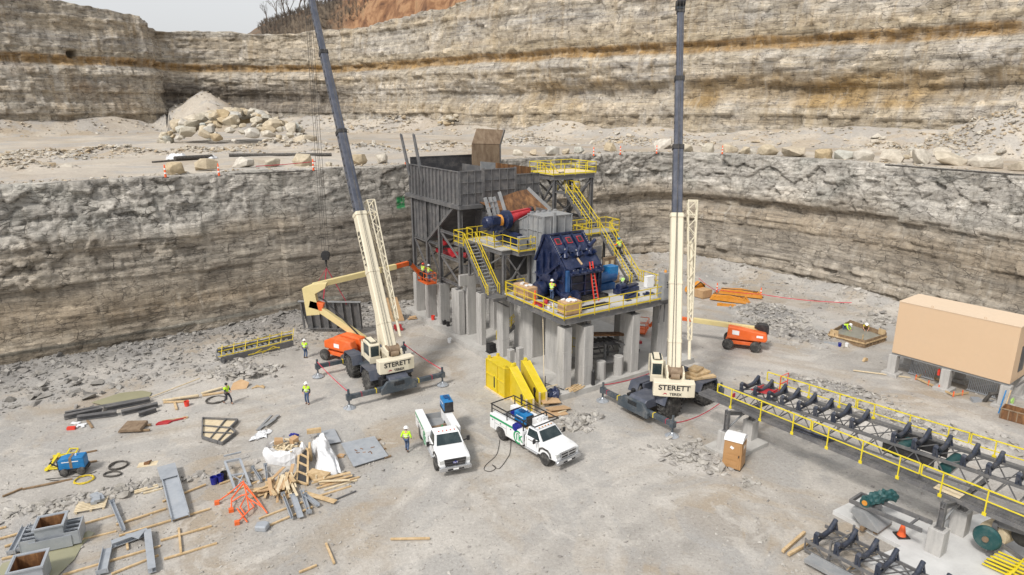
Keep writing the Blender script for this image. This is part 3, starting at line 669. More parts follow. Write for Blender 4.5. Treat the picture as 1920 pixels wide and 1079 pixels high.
# ---- plateau on top with the cut earth bank behind the crest
tb = by_bearing(np.c_[tx, ty]); tb_z = np.interp(brg, np.maximum.accumulate(np.degrees(np.arctan2(tx, ty))), ztop)
kk = np.r_[0, .6, 1.5, np.linspace(3, 60, 60), 90, 140, 260, 600]
dirx, diry = np.sin(np.radians(brg)), np.cos(np.radians(brg))
HX = tb[None, :, 0] + kk[:, None] * dirx; HY = tb[None, :, 1] + kk[:, None] * diry
bb = np.broadcast_to(brg[None], HX.shape); ed_ = np.interp(bb, [-21.0, -19.5, -17.5, -14, -10, -2, 4], [0, .30, .45, .7, 1, 1, .8])
rise = 15 * ed_ * np.clip((kk[:, None] - 5 + 1.5 * vnoise(HX * .15, HY * .15, HX * 0, 104)) / 16, 0, 1) ** .75
HZ = tb_z[None] + .1 + rise + np.clip(kk[:, None] / 5, 0, 1) * .5 * fbm(HX * .15, HY * .15, HX * 0, 101, 3) * (rise > .1) - .05 * kk[:, None] * (ed_ < .05)
HZ += 1.0 * np.abs(fbm(bb * 3.2, kk[:, None] * .02, HX * 0, 103, 3)) * np.clip(rise / 3, 0, 1)
t = NT('earth_bank'); ob = t.tc.outputs['Object']; e1 = t.noise(ob, .18, 6, .65, .8); e2 = t.noise(t.mapping(ob, (.5, .5, .15)), 1.2, 5, .6)
gr = t.n('ShaderNodeSeparateXYZ'); t.l(ob, gr.inputs[0])
c = t.ramp(t.math('ADD', t.math('MULTIPLY', e1, .6), t.math('MULTIPLY', e2, .4)), [(.36, (.10, .05, .028)), (.46, (.20, .10, .05)), (.55, (.33, .19, .10)), (.66, (.22, .145, .08))])
c = t.mix(t.math('MULTIPLY', t.rng(gr.outputs[0], -46, -56), t.rng(e1, .30, .48)), c, (.13, .10, .07))
t.out(c, .95); t.bump(t.math('ADD', e1, e2), .7, .5); M['earth'] = t.m
grid_obj('hill', HX, HY, HZ, M['earth'], smooth=True)

# ---------------------------------------------------------------- THE CRUSHING PLANT (laid out in plant axes, metres)
def Z(i, x, y): return ((740 + x / 3.72, 230 + y / 3.72), (740 + x / 3.692, 480 + y / 3.692))[i - 1]
t = plant('foundation_slab', 'long raised concrete slab under the crushing plant piers', 'slab', 0, 0, 0)
MB().box(-.7, 14.2, -.05, 27.4, -.3, .45).build('slab', 'slab', t)
PIERS = [  # x0, x1, y0, y1, top, label
    (-.25, .75, 25.4, 26.1, 4.6, 'tall concrete pier nearest the rock wall under the hopper'),
    (-.25, .75, 22.6, 23.3, 4.6, 'tall concrete pier below the man basket, second from the rock wall'),
    (-.15, .95, 20.0, 20.75, 4.6, 'tall concrete pier with a red bucket to its left, under the hopper'),
    (-.2, .5, 16.1, 17.5, 4.8, 'broad concrete pier standing against the left leg of the concrete portal'),
    (.2, .75, 12.6, 13.5, 5.3, 'slim concrete pier under the drive stair, right of the concrete portal'),
    (.25, 1.0, 9.05, 10.0, 5.55, 'concrete pier under the foot of the drive stair behind the yellow guards'),
    (2.3, 3.7, 7.5, 10.4, 5.78, 'very wide concrete wall pier behind the two stub piers'),
    (2.0, 2.9, 3.2, 5.2, 5.78, 'wide concrete wall pier half hidden behind the front corner pier'),
    (.44, 1.25, .6, 1.48, 5.42, 'concrete pier at the near corner of the work platform'),
    (2.23, 3.15, .35, 1.5, 5.27, 'broad concrete pier with a black gas bottle at its foot'),
    (7.2, 8.05, .4, 1.4, 5.35, 'concrete pier behind the round stub, right of the dark conveyor frame'),
    (11.1, 12.3, 1.4, 2.2, 5.6, 'concrete pier under the grey electrical cabinet beside the right crane boom'),
    (9.3, 10.1, 4.2, 5.0, 5.78, 'concrete pier in shade between the platform front and the blue drum'),
    (5.4, 6.3, 5.2, 6.2, 5.78, 'shaded concrete pier behind the dark conveyor frame'),
    (5.4, 6.3, 9.0, 10.0, 5.78, 'deep shaded concrete pier in the middle of the slab'),
    (9.3, 10.1, 9.0, 9.9, 5.78, 'deep shaded concrete pier at the right rear of the work platform'),
    (5.6, 6.6, 16.1, 17.2, 4.8, 'dark concrete pier behind the portal, right side of the hopper'),
    (5.6, 6.6, 20.0, 20.8, 4.6, 'dark concrete pier far back under the hopper'),
    (5.6, 6.6, 25.2, 26.0, 4.6, 'dark concrete pier at the back right under the hopper')]
for x0, x1, y0, y1, zt_, lab in PIERS:
    o = plant('concrete_pier', lab, 'pier', (x0 + x1) / 2, (y0 + y1) / 2, .45, 'tall concrete piers of the plant')
    ch = .05
    MB().prism([(x0 + ch, y0), (x1 - ch, y0), (x1, y0 + ch), (x1, y1 - ch), (x1 - ch, y1), (x0 + ch, y1), (x0, y1 - ch), (x0, y0 + ch)], 'z', .45, zt_).build('shaft', 'conc', o)
    jb = MB()                                              # form joints cast into the faces
    for zz in (2.0, 3.5):
        if zz < zt_ - .6: jb.box(x0 - .006, x1 + .006, y0 - .006, y1 + .006, zz, zz + .03)
    jb.each('form_joint', 'slab', o)
    if zt_ < 5.7: MB().box((x0 + x1) / 2 - .22, (x0 + x1) / 2 + .22, (y0 + y1) / 2 - .22, (y0 + y1) / 2 + .22, zt_, zt_ + .04).build('base_plate', 'steel', o)
for x, y, a, h, lab in [(-.64, 6.3, .24, 2.24, 'left one of two square concrete stub piers behind the yellow guards'), (-.03, 5.9, .24, 2.40, 'right one of two square concrete stub piers behind the yellow guards')]:
    o = tag(MB().box(-a, a, -a, a, -.45, h - .45).build('stub_pier', 'conc', loc=W(x, y, .45), rz=PA, bevel=.03), lab, 'pier', 'short concrete stub piers')
for x, y, h, lab in [(4.3, .75, 1.98, 'short round concrete stub nearer the black gas bottle'), (6.17, .75, 2.05, 'short round concrete stub farther right by the crane')]:
    o = tag(MB().lathe([(.40, 0), (.40, h - .47), (.37, h - .45)], 8, (0, 0, 0)).build('stub_pier', 'conc', loc=W(x, y, .45), rz=PA), lab, 'pier', 'short round concrete stubs')
o = plant('concrete_portal', 'concrete portal frame with a thick lintel beside the drive stair', 'portal frame', 1, 16.2)
MB().box(-.15, 4.4, 15.75, 16.08, 5.35, 6.4).build('lintel', 'conc', o); MB().box(.62, 1.5, 15.75, 16.7, .45, 5.35).build('leg', 'conc', o); MB().box(3.5, 4.4, 15.75, 16.7, .45, 5.35).build('leg', 'conc', o)

# ---- feed hopper
hp = plant('feed_hopper', 'tall grey steel feed hopper with ribbed sides on a braced frame', 'hopper', 3, 20, 4.6)
def ribbed(mb, o, u, v, nu, nv, rib=.10, th=.04, wd=.09):
    """plate spanned by vectors u, v from o with stiffener ribs standing out along u x v"""
    o, u, v = Vector(o), Vector(u), Vector(v); n = u.cross(v).normalized()
    mb.plate([o, o + u, o + u + v, o + v], -th, n)
    for i in range(nu + 1):
        p = o + u * (i / nu) + n * rib / 2; mb.bar(p, p + v, wd if i in (0, nu) else wd * .6, rib, n)
    for j in range(nv + 1):
        p = o + v * (j / nv) + n * rib * .4; mb.bar(p, p + u, wd if j in (0, nv) else wd * .45, rib * .8, n)
b = MB(); ribbed(b, (.3, 27.0, 12.8), (0, -10.7, 0), (0, 0, 3.0), 14, 1, .16); b.build('side_wall', 'steel', hp)
b = MB(); ribbed(b, (.3, 16.3, 12.8), (2.3, 0, 0), (0, 0, 3.05), 3, 3, .12); b.build('front_wall', 'steel', hp)
b = MB(); ribbed(b, (2.75, 16.3, 13.0), (3.45, 0, 0), (0, 0, 2.9), 4, 3, .12); b.build('front_wall', 'steel', hp)
b = MB(); ribbed(b, (6.4, 18.3, 12.2), (4.0, 0, 0), (0, 0, 2.85), 5, 3, .10); b.build('feeder_wall', 'steel', hp)
MB().bar((6.3, 16.3, 12.8), (6.3, 16.3, 16.0), .16, .16).bar((6.3, 16.38, 15.9), (6.3, 18.3, 15.2), .1, .16).bar((2.68, 16.22, 6.4), (2.68, 16.22, 16.05), .26, .22).box(6.28, 6.34, 16.4, 27, 12.6, 15.6).build('corner_post', 'steel', hp)
MB().bar((.2, 27.8, 12.62), (.2, 16.0, 12.62), .42, .34).bar((0, 16.08, 12.62), (2.55, 16.08, 12.62), .34, .34).bar((2.8, 16.08, 12.3), (6.4, 16.08, 12.3), .3, .3).build('ledge_beam', 'steel', hp)
b = MB().prism([(26.75, 8.45), (23.4, 8.4), (17.7, 12.4), (26.75, 12.42)], 'x', .34, .40)
for i in range(12):
    y = 26.6 - i * .74; zb = 8.45 if y > 23.4 else 8.4 + (23.4 - y) / 5.7 * 4.0
    if zb < 12.2: b.bar((.3, y, zb), (.3, y, 12.42), .055, .12, (1, 0, 0))
for zz in (9.4, 10.4, 11.4): b.bar((.33, 26.7, zz), (.33, 23.4 - (zz - 8.4) / 4 * 5.7 if zz > 8.4 else 23.4, zz), .05, .07, (0, 0, 1))
b.bar((.25, 23.4, 8.35), (.25, 17.5, 12.45), .26, .2, (1, 0, 0)); b.build('lower_bin_wall', 'steel', hp)
MB().plate([(.4, 23.4, 8.4), (6.3, 23.4, 8.4), (6.3, 17.7, 12.4), (.4, 17.7, 12.4)], .06).box(6.3, 6.36, 17.7, 26.8, 8.0, 12.5).box(.4, 6.3, 26.75, 26.82, 8.4, 15.8).box(.4, 6.3, 23.4, 26.7, 8.3, 8.38).build('dark_inner_plate', 'steel_dark', hp)  # plates painted dark and added so the bin's inside reads as shade
for y, z0 in ((16.35, 6.4), (20.5, 4.64), (23.3, 4.64), (26.6, 4.64)):
    for x in (.3, 6.2):
        if x > 1 and y < 17: z0 = 4.8
        MB().ibeam((x, y, z0), (x, y, 12.45), .34, .34, (1, 0, 0)).build('column', 'steel', hp)
def brace(mb, *pp, wd=.16):
    for p, q in zip(pp[::2], pp[1::2]): mb.bar(p, q, wd, wd)
b = MB(); x = .3
for y0, y1, lv in ((16.5, 20.35, (9.9, 7.5, 5.1)), (20.65, 23.15, (8.4, 5.1)), (23.45, 26.45, (8.35, 5.1))):
    for zz in lv: b.ibeam((x, y0, zz), (x, y1, zz), .16, .24)
    for z0, z1 in zip(lv[1:], lv[:-1]): b.bar((x, y0, z0 + .1), (x, y1, z1 - .1), .13)
b.bar((x, 16.5, 5.2), (x, 20.3, 7.4), .11); b.build('side_bracing', 'steel', hp)
b = MB()
for y in (20.5, 26.6):
    b.ibeam((.4, y, 8.2), (6.1, y, 8.2), .16, .24); b.bar((.4, y, 5), (6.1, y, 8.1), .12); b.bar((6.1, y, 5), (.4, y, 8.1), .12)
for y0, y1 in ((16.5, 20.35), (20.65, 26.4)): b.bar((6.2, y0, 5), (6.2, y1, 8.2), .12); b.ibeam((6.2, y0, 8.3), (6.2, y1, 8.3), .16, .24)
b.build('rear_bracing', 'steel_dark', hp)
MB().cyl((1.0, 21.5, 7.4), (2.6, 19.4, 7.3), .28).box(.8, 2.4, 21.8, 22.6, 7.3, 7.7).bar((1.2, 19.3, 7.3), (1.2, 23.2, 9.2), .3).build('red_hydraulic_gear', 'red', hp)
for y0, z0, y1, z1 in ((26.7, 14.6, 28.8, 18.7), (23.7, 14.3, 25.7, 18.8)):
    MB().prism([(y0, z0), (y0 + .45, z0 + .1), (y1 + .02, z1 - .05), (y1 - .12, z1 + .1)], 'x', .12, .24).bar((.3, y0 + .1, z0), (.3, y1 - .05, z1), .16, .05, (0, 1, 0)).build('wing_post', 'steel', hp)
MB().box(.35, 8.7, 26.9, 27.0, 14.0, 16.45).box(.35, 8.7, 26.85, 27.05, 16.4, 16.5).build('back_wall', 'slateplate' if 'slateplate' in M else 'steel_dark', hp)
b = MB().plate([(6.5, 25, 15.0), (9.9, 25, 15.0), (9.9, 25, 17.55), (6.5, 25, 17.7)], .12).plate([(6.5, 25, 17.7), (9.9, 25, 17.55), (10.9, 25.7, 19.0), (7.5, 25.7, 19.2)], .12)
b.build('rusty_deflector', 'rustdull', hp)
MB().bar((9.95, 25.05, 14.6), (9.95, 25.05, 17.6), .2, .34).bar((9.95, 25.05, 17.5), (10.98, 25.75, 19.05), .2, .34).build('deflector_edge', 'steel', hp)
MB().plate([(4.8, 20.3, 14.2), (6.5, 20.3, 14.2), (6.5, 20.3, 16.1), (4.8, 20.3, 16.3)], .08).build('liner_plate', 'steel_light', hp)
MB().plate([(6.5, 20.2, 14.0), (10.7, 20.2, 14.0), (10.7, 20.2, 15.5), (6.5, 20.2, 16.1)], .08).build('liner_plate', 'rust', hp)

# ---- vibrating feeder: rusty pan, drive
fd = plant('vibrating_feeder', 'rusty feeder pan with a blue drive and red shaft housing', 'feeder', 4, 13, 9.9)
b = MB()
b.plate([(2.55, 13, 13.75), (4.75, 13.6, 14.1), (5.6, 12.4, 12.3), (3.2, 12.4, 12.3)], .06).plate([(4.75, 13.6, 14.1), (6.5, 14.0, 14.15), (7.6, 12.6, 12.3), (5.6, 12.4, 12.3)], .06).plate([(2.4, 12.7, 12.3), (7.6, 12.7, 12.3), (7.6, 18, 13.2), (2.4, 18, 13.2)], .06)
b.build('pan', 'rust', fd)
MB().bar((6.1, 13.9, 14.25), (7.7, 12.5, 12.3), .12, .3).bar((2.45, 13.0, 14.25), (2.9, 12.6, 12.3), .1, .3).each('pan_edge', 'steel_light', fd)
b = MB()
for x in (1.1, 1.6, 2.0): b.bar((x, 13.2, 13.8), (x + .5, 13.0, 11.9), .16, .3)
for zz in (13.4, 12.9, 12.4): b.bar((1.2, 13.05, zz), (2.2, 13.05, zz), .08)
b.each('side_support', 'steel_light', fd)
MB().lathe([(.0, 0), (.62, 0), (.82, .12), (.82, .55), (.6, .72), (0, .72)], 20, (1.55, 11, 12.1), 'x').lathe([(.5, 0), (.5, 1.0), (.42, 1.15)], 16, (.42, 11, 12.05), 'x').lathe([(.45, 0), (.55, .12), (.55, .62), (.45, .7)], 14, (-.25, 11, 12.0), 'x').box(.1, 1.3, 10.6, 11.4, 11.3, 11.8).cyl((.9, 11, 11.9), (.7, 10.7, 11.1), .2).box(.3, 1.0, 10.4, 11.0, 11.9, 12.5).build('drive', 'navy', fd, True)
MB().lathe([(.53, 0), (.53, .30)], 18, (1.05, 11, 12.06), 'x').build('drive_coupling', 'amber', fd, True)
MB().cyl((2.2, 11, 12.15), (4.4, 11, 12.65), .52, .28, 14).bar((2.3, 10.9, 12.7), (4.4, 10.95, 12.9), .3, .12).build('shaft_housing', 'red', fd, True)
MB().cyl((4.3, 11, 12.7), (4.65, 11, 12.85), .3, .22, 10).build('shaft_end', 'black', fd)
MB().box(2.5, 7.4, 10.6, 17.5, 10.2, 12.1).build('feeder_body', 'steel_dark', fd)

# ---- grey inlet hood above the crusher
hd = plant('inlet_hood', 'light grey ribbed steel inlet hood standing above the blue crusher', 'hood', 4.4, 8, 6.5)
b = MB(); ribbed(b, (3, 9.2, 6.6), (0, -2.2, 0), (0, 0, 6.1), 3, 5, .1); b.build('side_plate', 'steel_light', hd)
b = MB(); ribbed(b, (3, 7, 9.8), (2.85, 0, 0), (0, 0, 2.95), 4, 2, .1); b.build('front_plate', 'steel_light', hd)
b = MB().box(2.92, 5.95, 6.92, 9.25, 12.7, 12.8)
for i in range(5): b.box(3.1 + i * .6, 3.35 + i * .6, 8.9, 9.15, 12.8, 12.95)
b.build('lid', 'steel_light', hd)
b = MB().prism([(9.2, 10.4), (9.2, 12.65), (12.3, 11.3), (12.3, 10.4)], 'x', 3.0, 3.06)
for y in (10.0, 10.9, 11.7): b.bar((2.97, y, 10.45), (2.97, y, 12.6 - (y - 9.2) * .435), .07, .1, (1, 0, 0))
b.bar((2.97, 9.2, 12.66), (2.97, 12.35, 11.3), .08, .12, (1, 0, 0)); b.bar((2.97, 9.2, 10.4), (2.97, 12.3, 10.4), .1, .16, (1, 0, 0)); b.bar((2.97, 9.2, 11.4), (2.97, 12, 11.2), .06, .1, (1, 0, 0)); b.build('wing_plate', 'steel_light', hd)
MB().bar((3.95, 6.8, 10.6), (3.95, 6.8, 13.1), .22, .2).build('hoist_post', 'steel_light', hd)
MB().box(5.9, 5.96, 7, 12.3, 6.6, 12.7).box(3.1, 5.9, 12.25, 12.3, 6.6, 12.4).build('rear_plate', 'steel', hd)
# dark blue motor skid under the wing
sk = plant('motor_skid', 'dark blue motor skid lying on the drive platform under the hood wing', 'motor skid', 2.4, 11, 9.9)
b = MB().box(2.0, 2.9, 9.1, 12.9, 10.05, 10.5).cyl((2.4, 9.6, 10.75), (2.4, 12, 10.75), .3)
for i in range(6): b.box(2.1, 2.7, 9.3 + i * .6, 9.45 + i * .6, 10.5, 10.75)
b.build('skid_body', 'navy', sk)
tag(MB().box(-.36, .36, -.2, .2, 0, 1.05).box(-.38, .38, -.22, .22, 1.05, 1.09).build('control_box', 'steel_light', loc=W(1.95, 8.6, 9.92), rz=PA, bevel=.02), 'pale grey control box at the corner of the drive platform railing', 'control box')

# ---- blue crusher
cr = plant('crusher', 'dark navy blue impact crusher with three inspection windows in its sloping front', 'crusher', 4.6, 5.5, 6.36)
MB().prism([(3.6, 6.7), (3.6, 9.0), (4.4, 9.75), (6.1, 11.35), (6.9, 11.35), (7.6, 9.2), (7.6, 6.7)], 'x', 2.75, 6.3).build('housing', 'navy', cr)
b = MB()
for x in (2.62, 6.3):
    b.prism([(3.5, 6.6), (3.5, 9.05), (6.05, 11.5), (6.3, 11.5), (6.3, 11.2), (3.75, 8.9), (3.75, 6.6)], 'x', x, x + .12)
    for y in (4.6, 5.5, 6.4, 7.3): b.box(x - .05, x + .16, y, y + .1, 6.6, 9.1 + (1.0 if 4.9 < y < 7 else 0))
    b.box(x - .04, x + .15, 3.6, 7.6, 8.0, 8.12)
b.prism([(6.2, 11.5), (6.4, 11.5), (7.8, 9.1), (7.6, 9.1)], 'x', 2.58, 2.75); b.box(2.6, 6.45, 6.0, 6.2, 11.4, 11.52)
b.build('side_flange', 'navy', cr)
sl = Vector((0, 1.7, 1.6)).normalized(); nr = Vector((0, -1.6, 1.7)).normalized()
def slp(x, d_, h=0): return Vector((x, 4.35, 9.72)) + sl * d_ + nr * h
b = MB(); wnd = MB(); wf = MB()
for x in (2.78, 3.9, 5.05, 6.15): b.bar(slp(x, .05, .1), slp(x, 2.3, .1), .1, .22, nr)
for i, x in enumerate((3.35, 4.48, 5.6)):
    b.bar(slp(x, .5, .05), slp(x, 2.2, .05), .85, .10, nr)
    wf.bar(slp(x, 1.35, .13), slp(x, 1.95, .13), .5, .05, nr); wnd.bar(slp(x, 1.42, .15), slp(x, 1.88, .15), .38, .05, nr)
b.build('door_panel', 'navy', cr); wf.each('window_frame', 'red', cr); wnd.each('window', 'black', cr)
b = MB()
for i in range(3):
    x = 3.2 + i * 1.25
    b.cyl(slp(x, .2, .35), slp(x + .45, .75, .5), .13); b.cyl(slp(x, .2, .35), slp(x - .1, -.1, .25), .2); b.bar(slp(x - .25, .1, .1), slp(x + .35, .1, .1), .3, .4, nr)
    b.cyl((x - .2, 3.35, 9.0), (x + .25, 3.3, 8.75), .16); b.box(x - .3, x + .3, 3.2, 3.6, 8.7, 9.1)
b.cyl(slp(5.7, .55, .5), slp(6.5, 1.0, .7), .16); b.each('hydraulic_ram', 'navy', cr, True)
MB().bar(slp(2.9, -.95, .08), slp(2.9, -.02, .08), .01).plate([slp(2.8, -1.05, .1), slp(6.2, -1.05, .1), slp(6.2, .0, .16), slp(2.8, .0, .16)], .06).build('lower_flap', 'navy', cr)
b = MB(); wood_ = MB().bar(slp(4.4, -.85, .2), slp(4.25, -.2, .24), .16, .06, nr)
for d_ in np.arange(.1, 2.3, .2): b.sphere(slp(2.78, d_, .24), .045, 6); b.sphere(slp(6.15, d_, .24), .045, 6)
for i in range(16): b.sphere(slp(2.9 + i * .21, .02, .2), .04, 6)
for i in range(14): b.sphere((3.0 + i * .23, 3.2, 8.8 + .2 * (i % 2)), .05, 6)
for p in [(4.2, .3, .62), (5.3, .3, .55), (3.3, .6, .5), (5.9, .85, .6)]: b.sphere(slp(*p), .08, 6)
b.build('bolt_row', 'chrome', cr); wood_.build('wooden_wedge', 'wood', cr)
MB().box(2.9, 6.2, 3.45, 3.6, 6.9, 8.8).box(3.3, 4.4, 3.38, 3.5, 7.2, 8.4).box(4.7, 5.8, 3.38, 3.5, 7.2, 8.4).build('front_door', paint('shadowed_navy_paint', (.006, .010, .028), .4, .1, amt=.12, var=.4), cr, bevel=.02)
b = MB()
for x in (3.15, 4.55, 5.95): b.box(x - .05, x + .05, 3.28, 3.46, 6.8, 8.85)
for zz in (7.05, 7.8, 8.55): b.box(3.0, 6.2, 3.32, 3.47, zz, zz + .09)
b.build('front_rib', 'navy', cr)
b = MB().prism([(3.4, 8.95), (3.0, 8.75), (3.0, 8.6), (3.5, 8.6)], 'x', 2.9, 6.25).box(2.85, 6.3, 4.15, 4.5, 9.75, 9.95)
for i in range(5): x = 3.2 + i * .7; b.cyl((x, 3.15, 8.8), (x, 2.9, 8.9), .15, n=10); b.bar((x, 4.3, 9.9), (x + .1, 4.0, 10.15), .22, .3)
b.build('hinge_beam', 'navy', cr)
MB().box(2.68, 2.98, 3.25, 3.7, 6.7, 9.0).build('corner_post', 'blue', cr, bevel=.02); b = MB().bar((2.55, 7.7, 6.9), (2.55, 4.2, 9.5), .12, .25).bar((2.55, 3.7, 6.9), (2.55, 7.2, 8.0), .1, .2).box(2.4, 2.62, 5.2, 6.2, 7.4, 8.3).cyl((2.3, 4.3, 8.5), (2.62, 4.3, 8.5), .3, n=14); b.build('side_gusset', 'navy', cr)
MB().box(2.0, 6.8, 3.0, 3.3, 6.37, 6.62).box(2.0, 2.4, 3.0, 8.0, 6.37, 6.62).box(6.5, 6.8, 3.0, 8.0, 6.37, 6.62).box(2.4, 6.5, 3.3, 7.8, 6.45, 6.7).build('base_frame', 'black', cr)
MB().box(2.1, 2.6, 2.5, 3.1, 6.4, 7.35).cyl((2.35, 2.45, 7.1), (2.35, 3.3, 7.1), .32, n=16).cyl((2.9, 2.6, 6.95), (3.4, 3.1, 6.95), .5, n=16).build('bearing_block', 'navy', cr, True)
MB().cyl((2.35, 2.40, 7.1), (2.35, 2.46, 7.1), .14, n=12).build('bearing_cap', 'amber', cr)
MB().lathe([(.1, -.35), (.62, -.35), (.66, -.2), (.66, .25), (.6, .35), (.1, .35)], 22, (1.75, 5.6, 7.15), 'x').cyl((1.7, 5.6, 7.15), (2.7, 5.6, 7.15), .2).build('flywheel', 'navy', cr, True)
tag(MB().bar((-.22, 0, 0), (-.14, .85, 3.1), .07, .09).bar((.22, 0, 0), (.14, .85, 3.1), .07, .09).build('ladder', 'bright_red', loc=W(5.15, 2.55, 6.37), rz=PA), 'red step ladder leaning on the front of the blue crusher', 'ladder')
_ld = bpy.data.objects['ladder']; b = MB()
for i in range(1, 11): q = i / 11; b.bar((-.2 + .08 * q, .85 * q, 3.1 * q), (.2 - .08 * q, .85 * q, 3.1 * q), .035, .05)
b.build('rung', 'chrome', _ld)
# drive motor right of the crusher, loose blue parts on the deck
mo = plant('drive_motor', 'bright blue electric motor standing right of the crusher', 'motor', 8.3, 5.2, 6.36)
MB().cyl((7.0, 5.0, 7.35), (9.2, 5.2, 7.35), .5, n=16).box(7.2, 8.9, 4.6, 5.6, 6.4, 6.95).build('motor_body', 'blue', mo, True); MB().box(8.4, 9.4, 4.8, 5.7, 7.45, 8.3).build('terminal_box', 'cyan', mo, bevel=.03); MB().cyl((6.75, 4.98, 7.35), (7.02, 5.0, 7.35), .38, n=14).build('end_cap', 'amber', mo)
tag(MB().box(-1.2, 1.1, -.4, .5, 0, .45).cyl((-1.1, 0, .6), (-.3, .1, .6), .32).bar((-.2, -.2, .55), (1.4, .1, .5), .3, .2).bar((.0, .3, .5), (1.7, .5, .4), .25, .2).box(-.9, -.2, -.7, -.4, 0, .3).build('machine_part', 'navy', loc=W(9.0, 3.2, 6.36), rz=PA + .1, bevel=.04), 'long navy blue machine part on the deck that a worker bends over', 'machine part')
tag(MB().prism([(-.9, -.3), (.8, -.35), (1.0, .1), (.2, .35), (-.8, .3)], 'z', 0, .22).bar((-.6, 0, .25), (.7, .1, .3), .2, .15).build('machine_part', 'navy', loc=W(8.3, 1.9, 6.36), rz=PA + .3, bevel=.03), 'flat navy blue plate lying on the deck near the front railing', 'machine part')
tag(MB().prism([(-.5, -.2), (.5, -.25), (.55, .2), (-.4, .25)], 'z', 0, .15).cyl((-.1, 0, .15), (-.1, 0, .28), .14).build('machine_part', 'navy', loc=W(10.0, 1.7, 6.36), rz=PA - .2, bevel=.02), 'small navy blue bracket lying on the deck near the grey cabinet', 'machine part')
tag(MB().box(-.28, .28, -.02, .02, 0, .02).box(-.26, .26, -.18, .18, .02, .05).build('steel_pad', 'black', loc=W(7.4, 1.3, 6.36), rz=PA), 'small black steel pad on the deck behind the front railing', 'steel pad')
tag(MB().bar((-1.5, 0, .08), (1.6, .1, .08), .28, .16).bar((-1.5, .05, .2), (1.2, .12, .2), .16, .1).build('steel_channel', 'black', loc=W(3.9, 1.3, 6.36), rz=PA, bevel=.01), 'long black steel channel lying on the deck in front of the ladder', 'steel channel')

# ---- work platform round the crusher
wp = plant('work_platform', 'steel work platform with yellow guard rails around the blue crusher', 'platform', 6, 4, 5.8)
MB().box(.2, 12.6, .3, 8.6, 6.27, 6.36).build('deck', 'slab', wp)
b = MB()
for p, q in [((.3, .38), (.3, 8.5)), ((.3, .38), (12.5, .38)), ((12.5, .4), (12.5, 8.5)), ((2.6, .5), (2.6, 8.5)), ((7.6, .5), (7.6, 8.5)), ((.4, 8.5), (12.5, 8.5)), ((.4, 4.4), (12.4, 4.4))]: b.ibeam((p[0], p[1], 6.03), (q[0], q[1], 6.03), .22, .46)
for x, y, z in [(.85, 1.0, 5.46), (2.7, .95, 5.31), (7.6, .9, 5.39), (11.7, 1.8, 5.64), (.6, 9.2, 5.6)]: b.ibeam((x, y, z), (x, y, 5.82), .26, .26, (1, 0, 0)); b.box(x - .22, x + .22, y - .22, y + .22, z - .02, z + .03)
b.build('frame_beam', 'steel', wp)
b = MB(); rail(b, [(.2, 8.3, 6.3), (.2, .3, 6.3), (10.3, .3, 6.3)], 1.07, 1.45); rail(b, [(10.3, .3, 6.3), (10.3, 1.0, 6.3)]); b.build('guard_rail', 'yellow', wp)
b = MB(); rail(b, [(12.6, 1.9, 6.3), (12.6, 6.6, 6.3)], 1.07, 1.4); b.build('guard_rail', 'yellow', wp)
b = MB(); rail(b, [(.3, 8.6, 6.3), (2.2, 8.6, 6.3)], 1.07, 1.4); b.build('guard_rail', 'yellow', wp)
ec = plant('electrical_cabinet', 'tall grey electrical cabinet with an amber beacon at the platform corner', 'cabinet', 11.1, .6, 6.2)
MB().box(10.55, 11.35, .1, .75, 6.25, 8.5).build('cabinet_body', 'steel_light', ec, bevel=.02); MB().lathe([(.12, 0), (.12, .05), (.08, .18), (.0, .2)], 10, (10.95, .4, 8.5)).build('beacon', 'amber', ec); MB().box(10.6, 11.3, .075, .1, 6.4, 8.4).build('door', 'steel_light', ec, bevel=.01); MB().box(10.85, 11.0, .05, .08, 7.7, 7.78).box(10.85, 11.0, .05, .08, 7.5, 7.58).box(10.85, 11.0, .05, .08, 7.3, 7.36).build('switch', 'black', ec)
MB().bar((10.6, .5, 4.2), (10.8, .5, 6.25), .09).bar((11.2, .5, 4.2), (11.2, .5, 6.25), .09).bar((10.5, .4, 6.2), (11.4, .4, 6.2), .5, .08).build('bracket', 'steel', ec)
tag(MB().box(-.4, .4, -.2, .2, 0, .95).box(-.42, .42, -.22, .22, .95, .99).build('control_box', 'white', loc=W(11.75, 3.45, 6.38), rz=PA, bevel=.02), 'white control box at the right end of the work platform', 'control box')
ec.location = W(10.62, .55, 6.2)
# crates and small things on the deck
def carton(x, y, z, sx, sy, sz, lab, rz=0, open_=True, group='cardboard crates on the work platform'):
    o = thing('carton', lab, 'crate', W(x, y, z), PA + rz, group)
    MB().box(-sx / 2, sx / 2, -sy / 2, sy / 2, .1, sz).build('box_body', 'card', o, bevel=.015)
    MB().box(-sx / 2, sx / 2, -sy / 2, -sy / 2 + .12, 0, .1).box(-sx / 2, sx / 2, sy / 2 - .12, sy / 2, 0, .1).build('skid', 'wooddark', o)
    if open_:
        b = MB(); rg = random.Random(int(x * 100 + y))
        for i in range(7): b.cbox((rg.uniform(-.3, .3) * sx, rg.uniform(-.3, .3) * sy, sz + .06), (rg.uniform(.15, .4), rg.uniform(.1, .3), .12), (rg.uniform(-.4, .4), rg.uniform(-.4, .4), rg.uniform(0, 3)))
        b.build('packing_paper', 'wrap', o)
    return o
carton(1.0, 6.6, 6.36, 1.0, 2.2, 1.05, 'large open cardboard crate by the stair foot on the work platform')
carton(1.35, 1.15, 6.36, 1.5, 1.1, 1.0, 'open cardboard crate in the near corner of the work platform')
carton(9.9, 6.6, 6.36, 1.5, 1.2, .9, 'brown crate behind the blue motor', .1)
cr2 = thing('wooden_lid', 'brown crate lid standing upright beside the right stair', 'lid', W(10.4, 7.2, 6.36), PA)
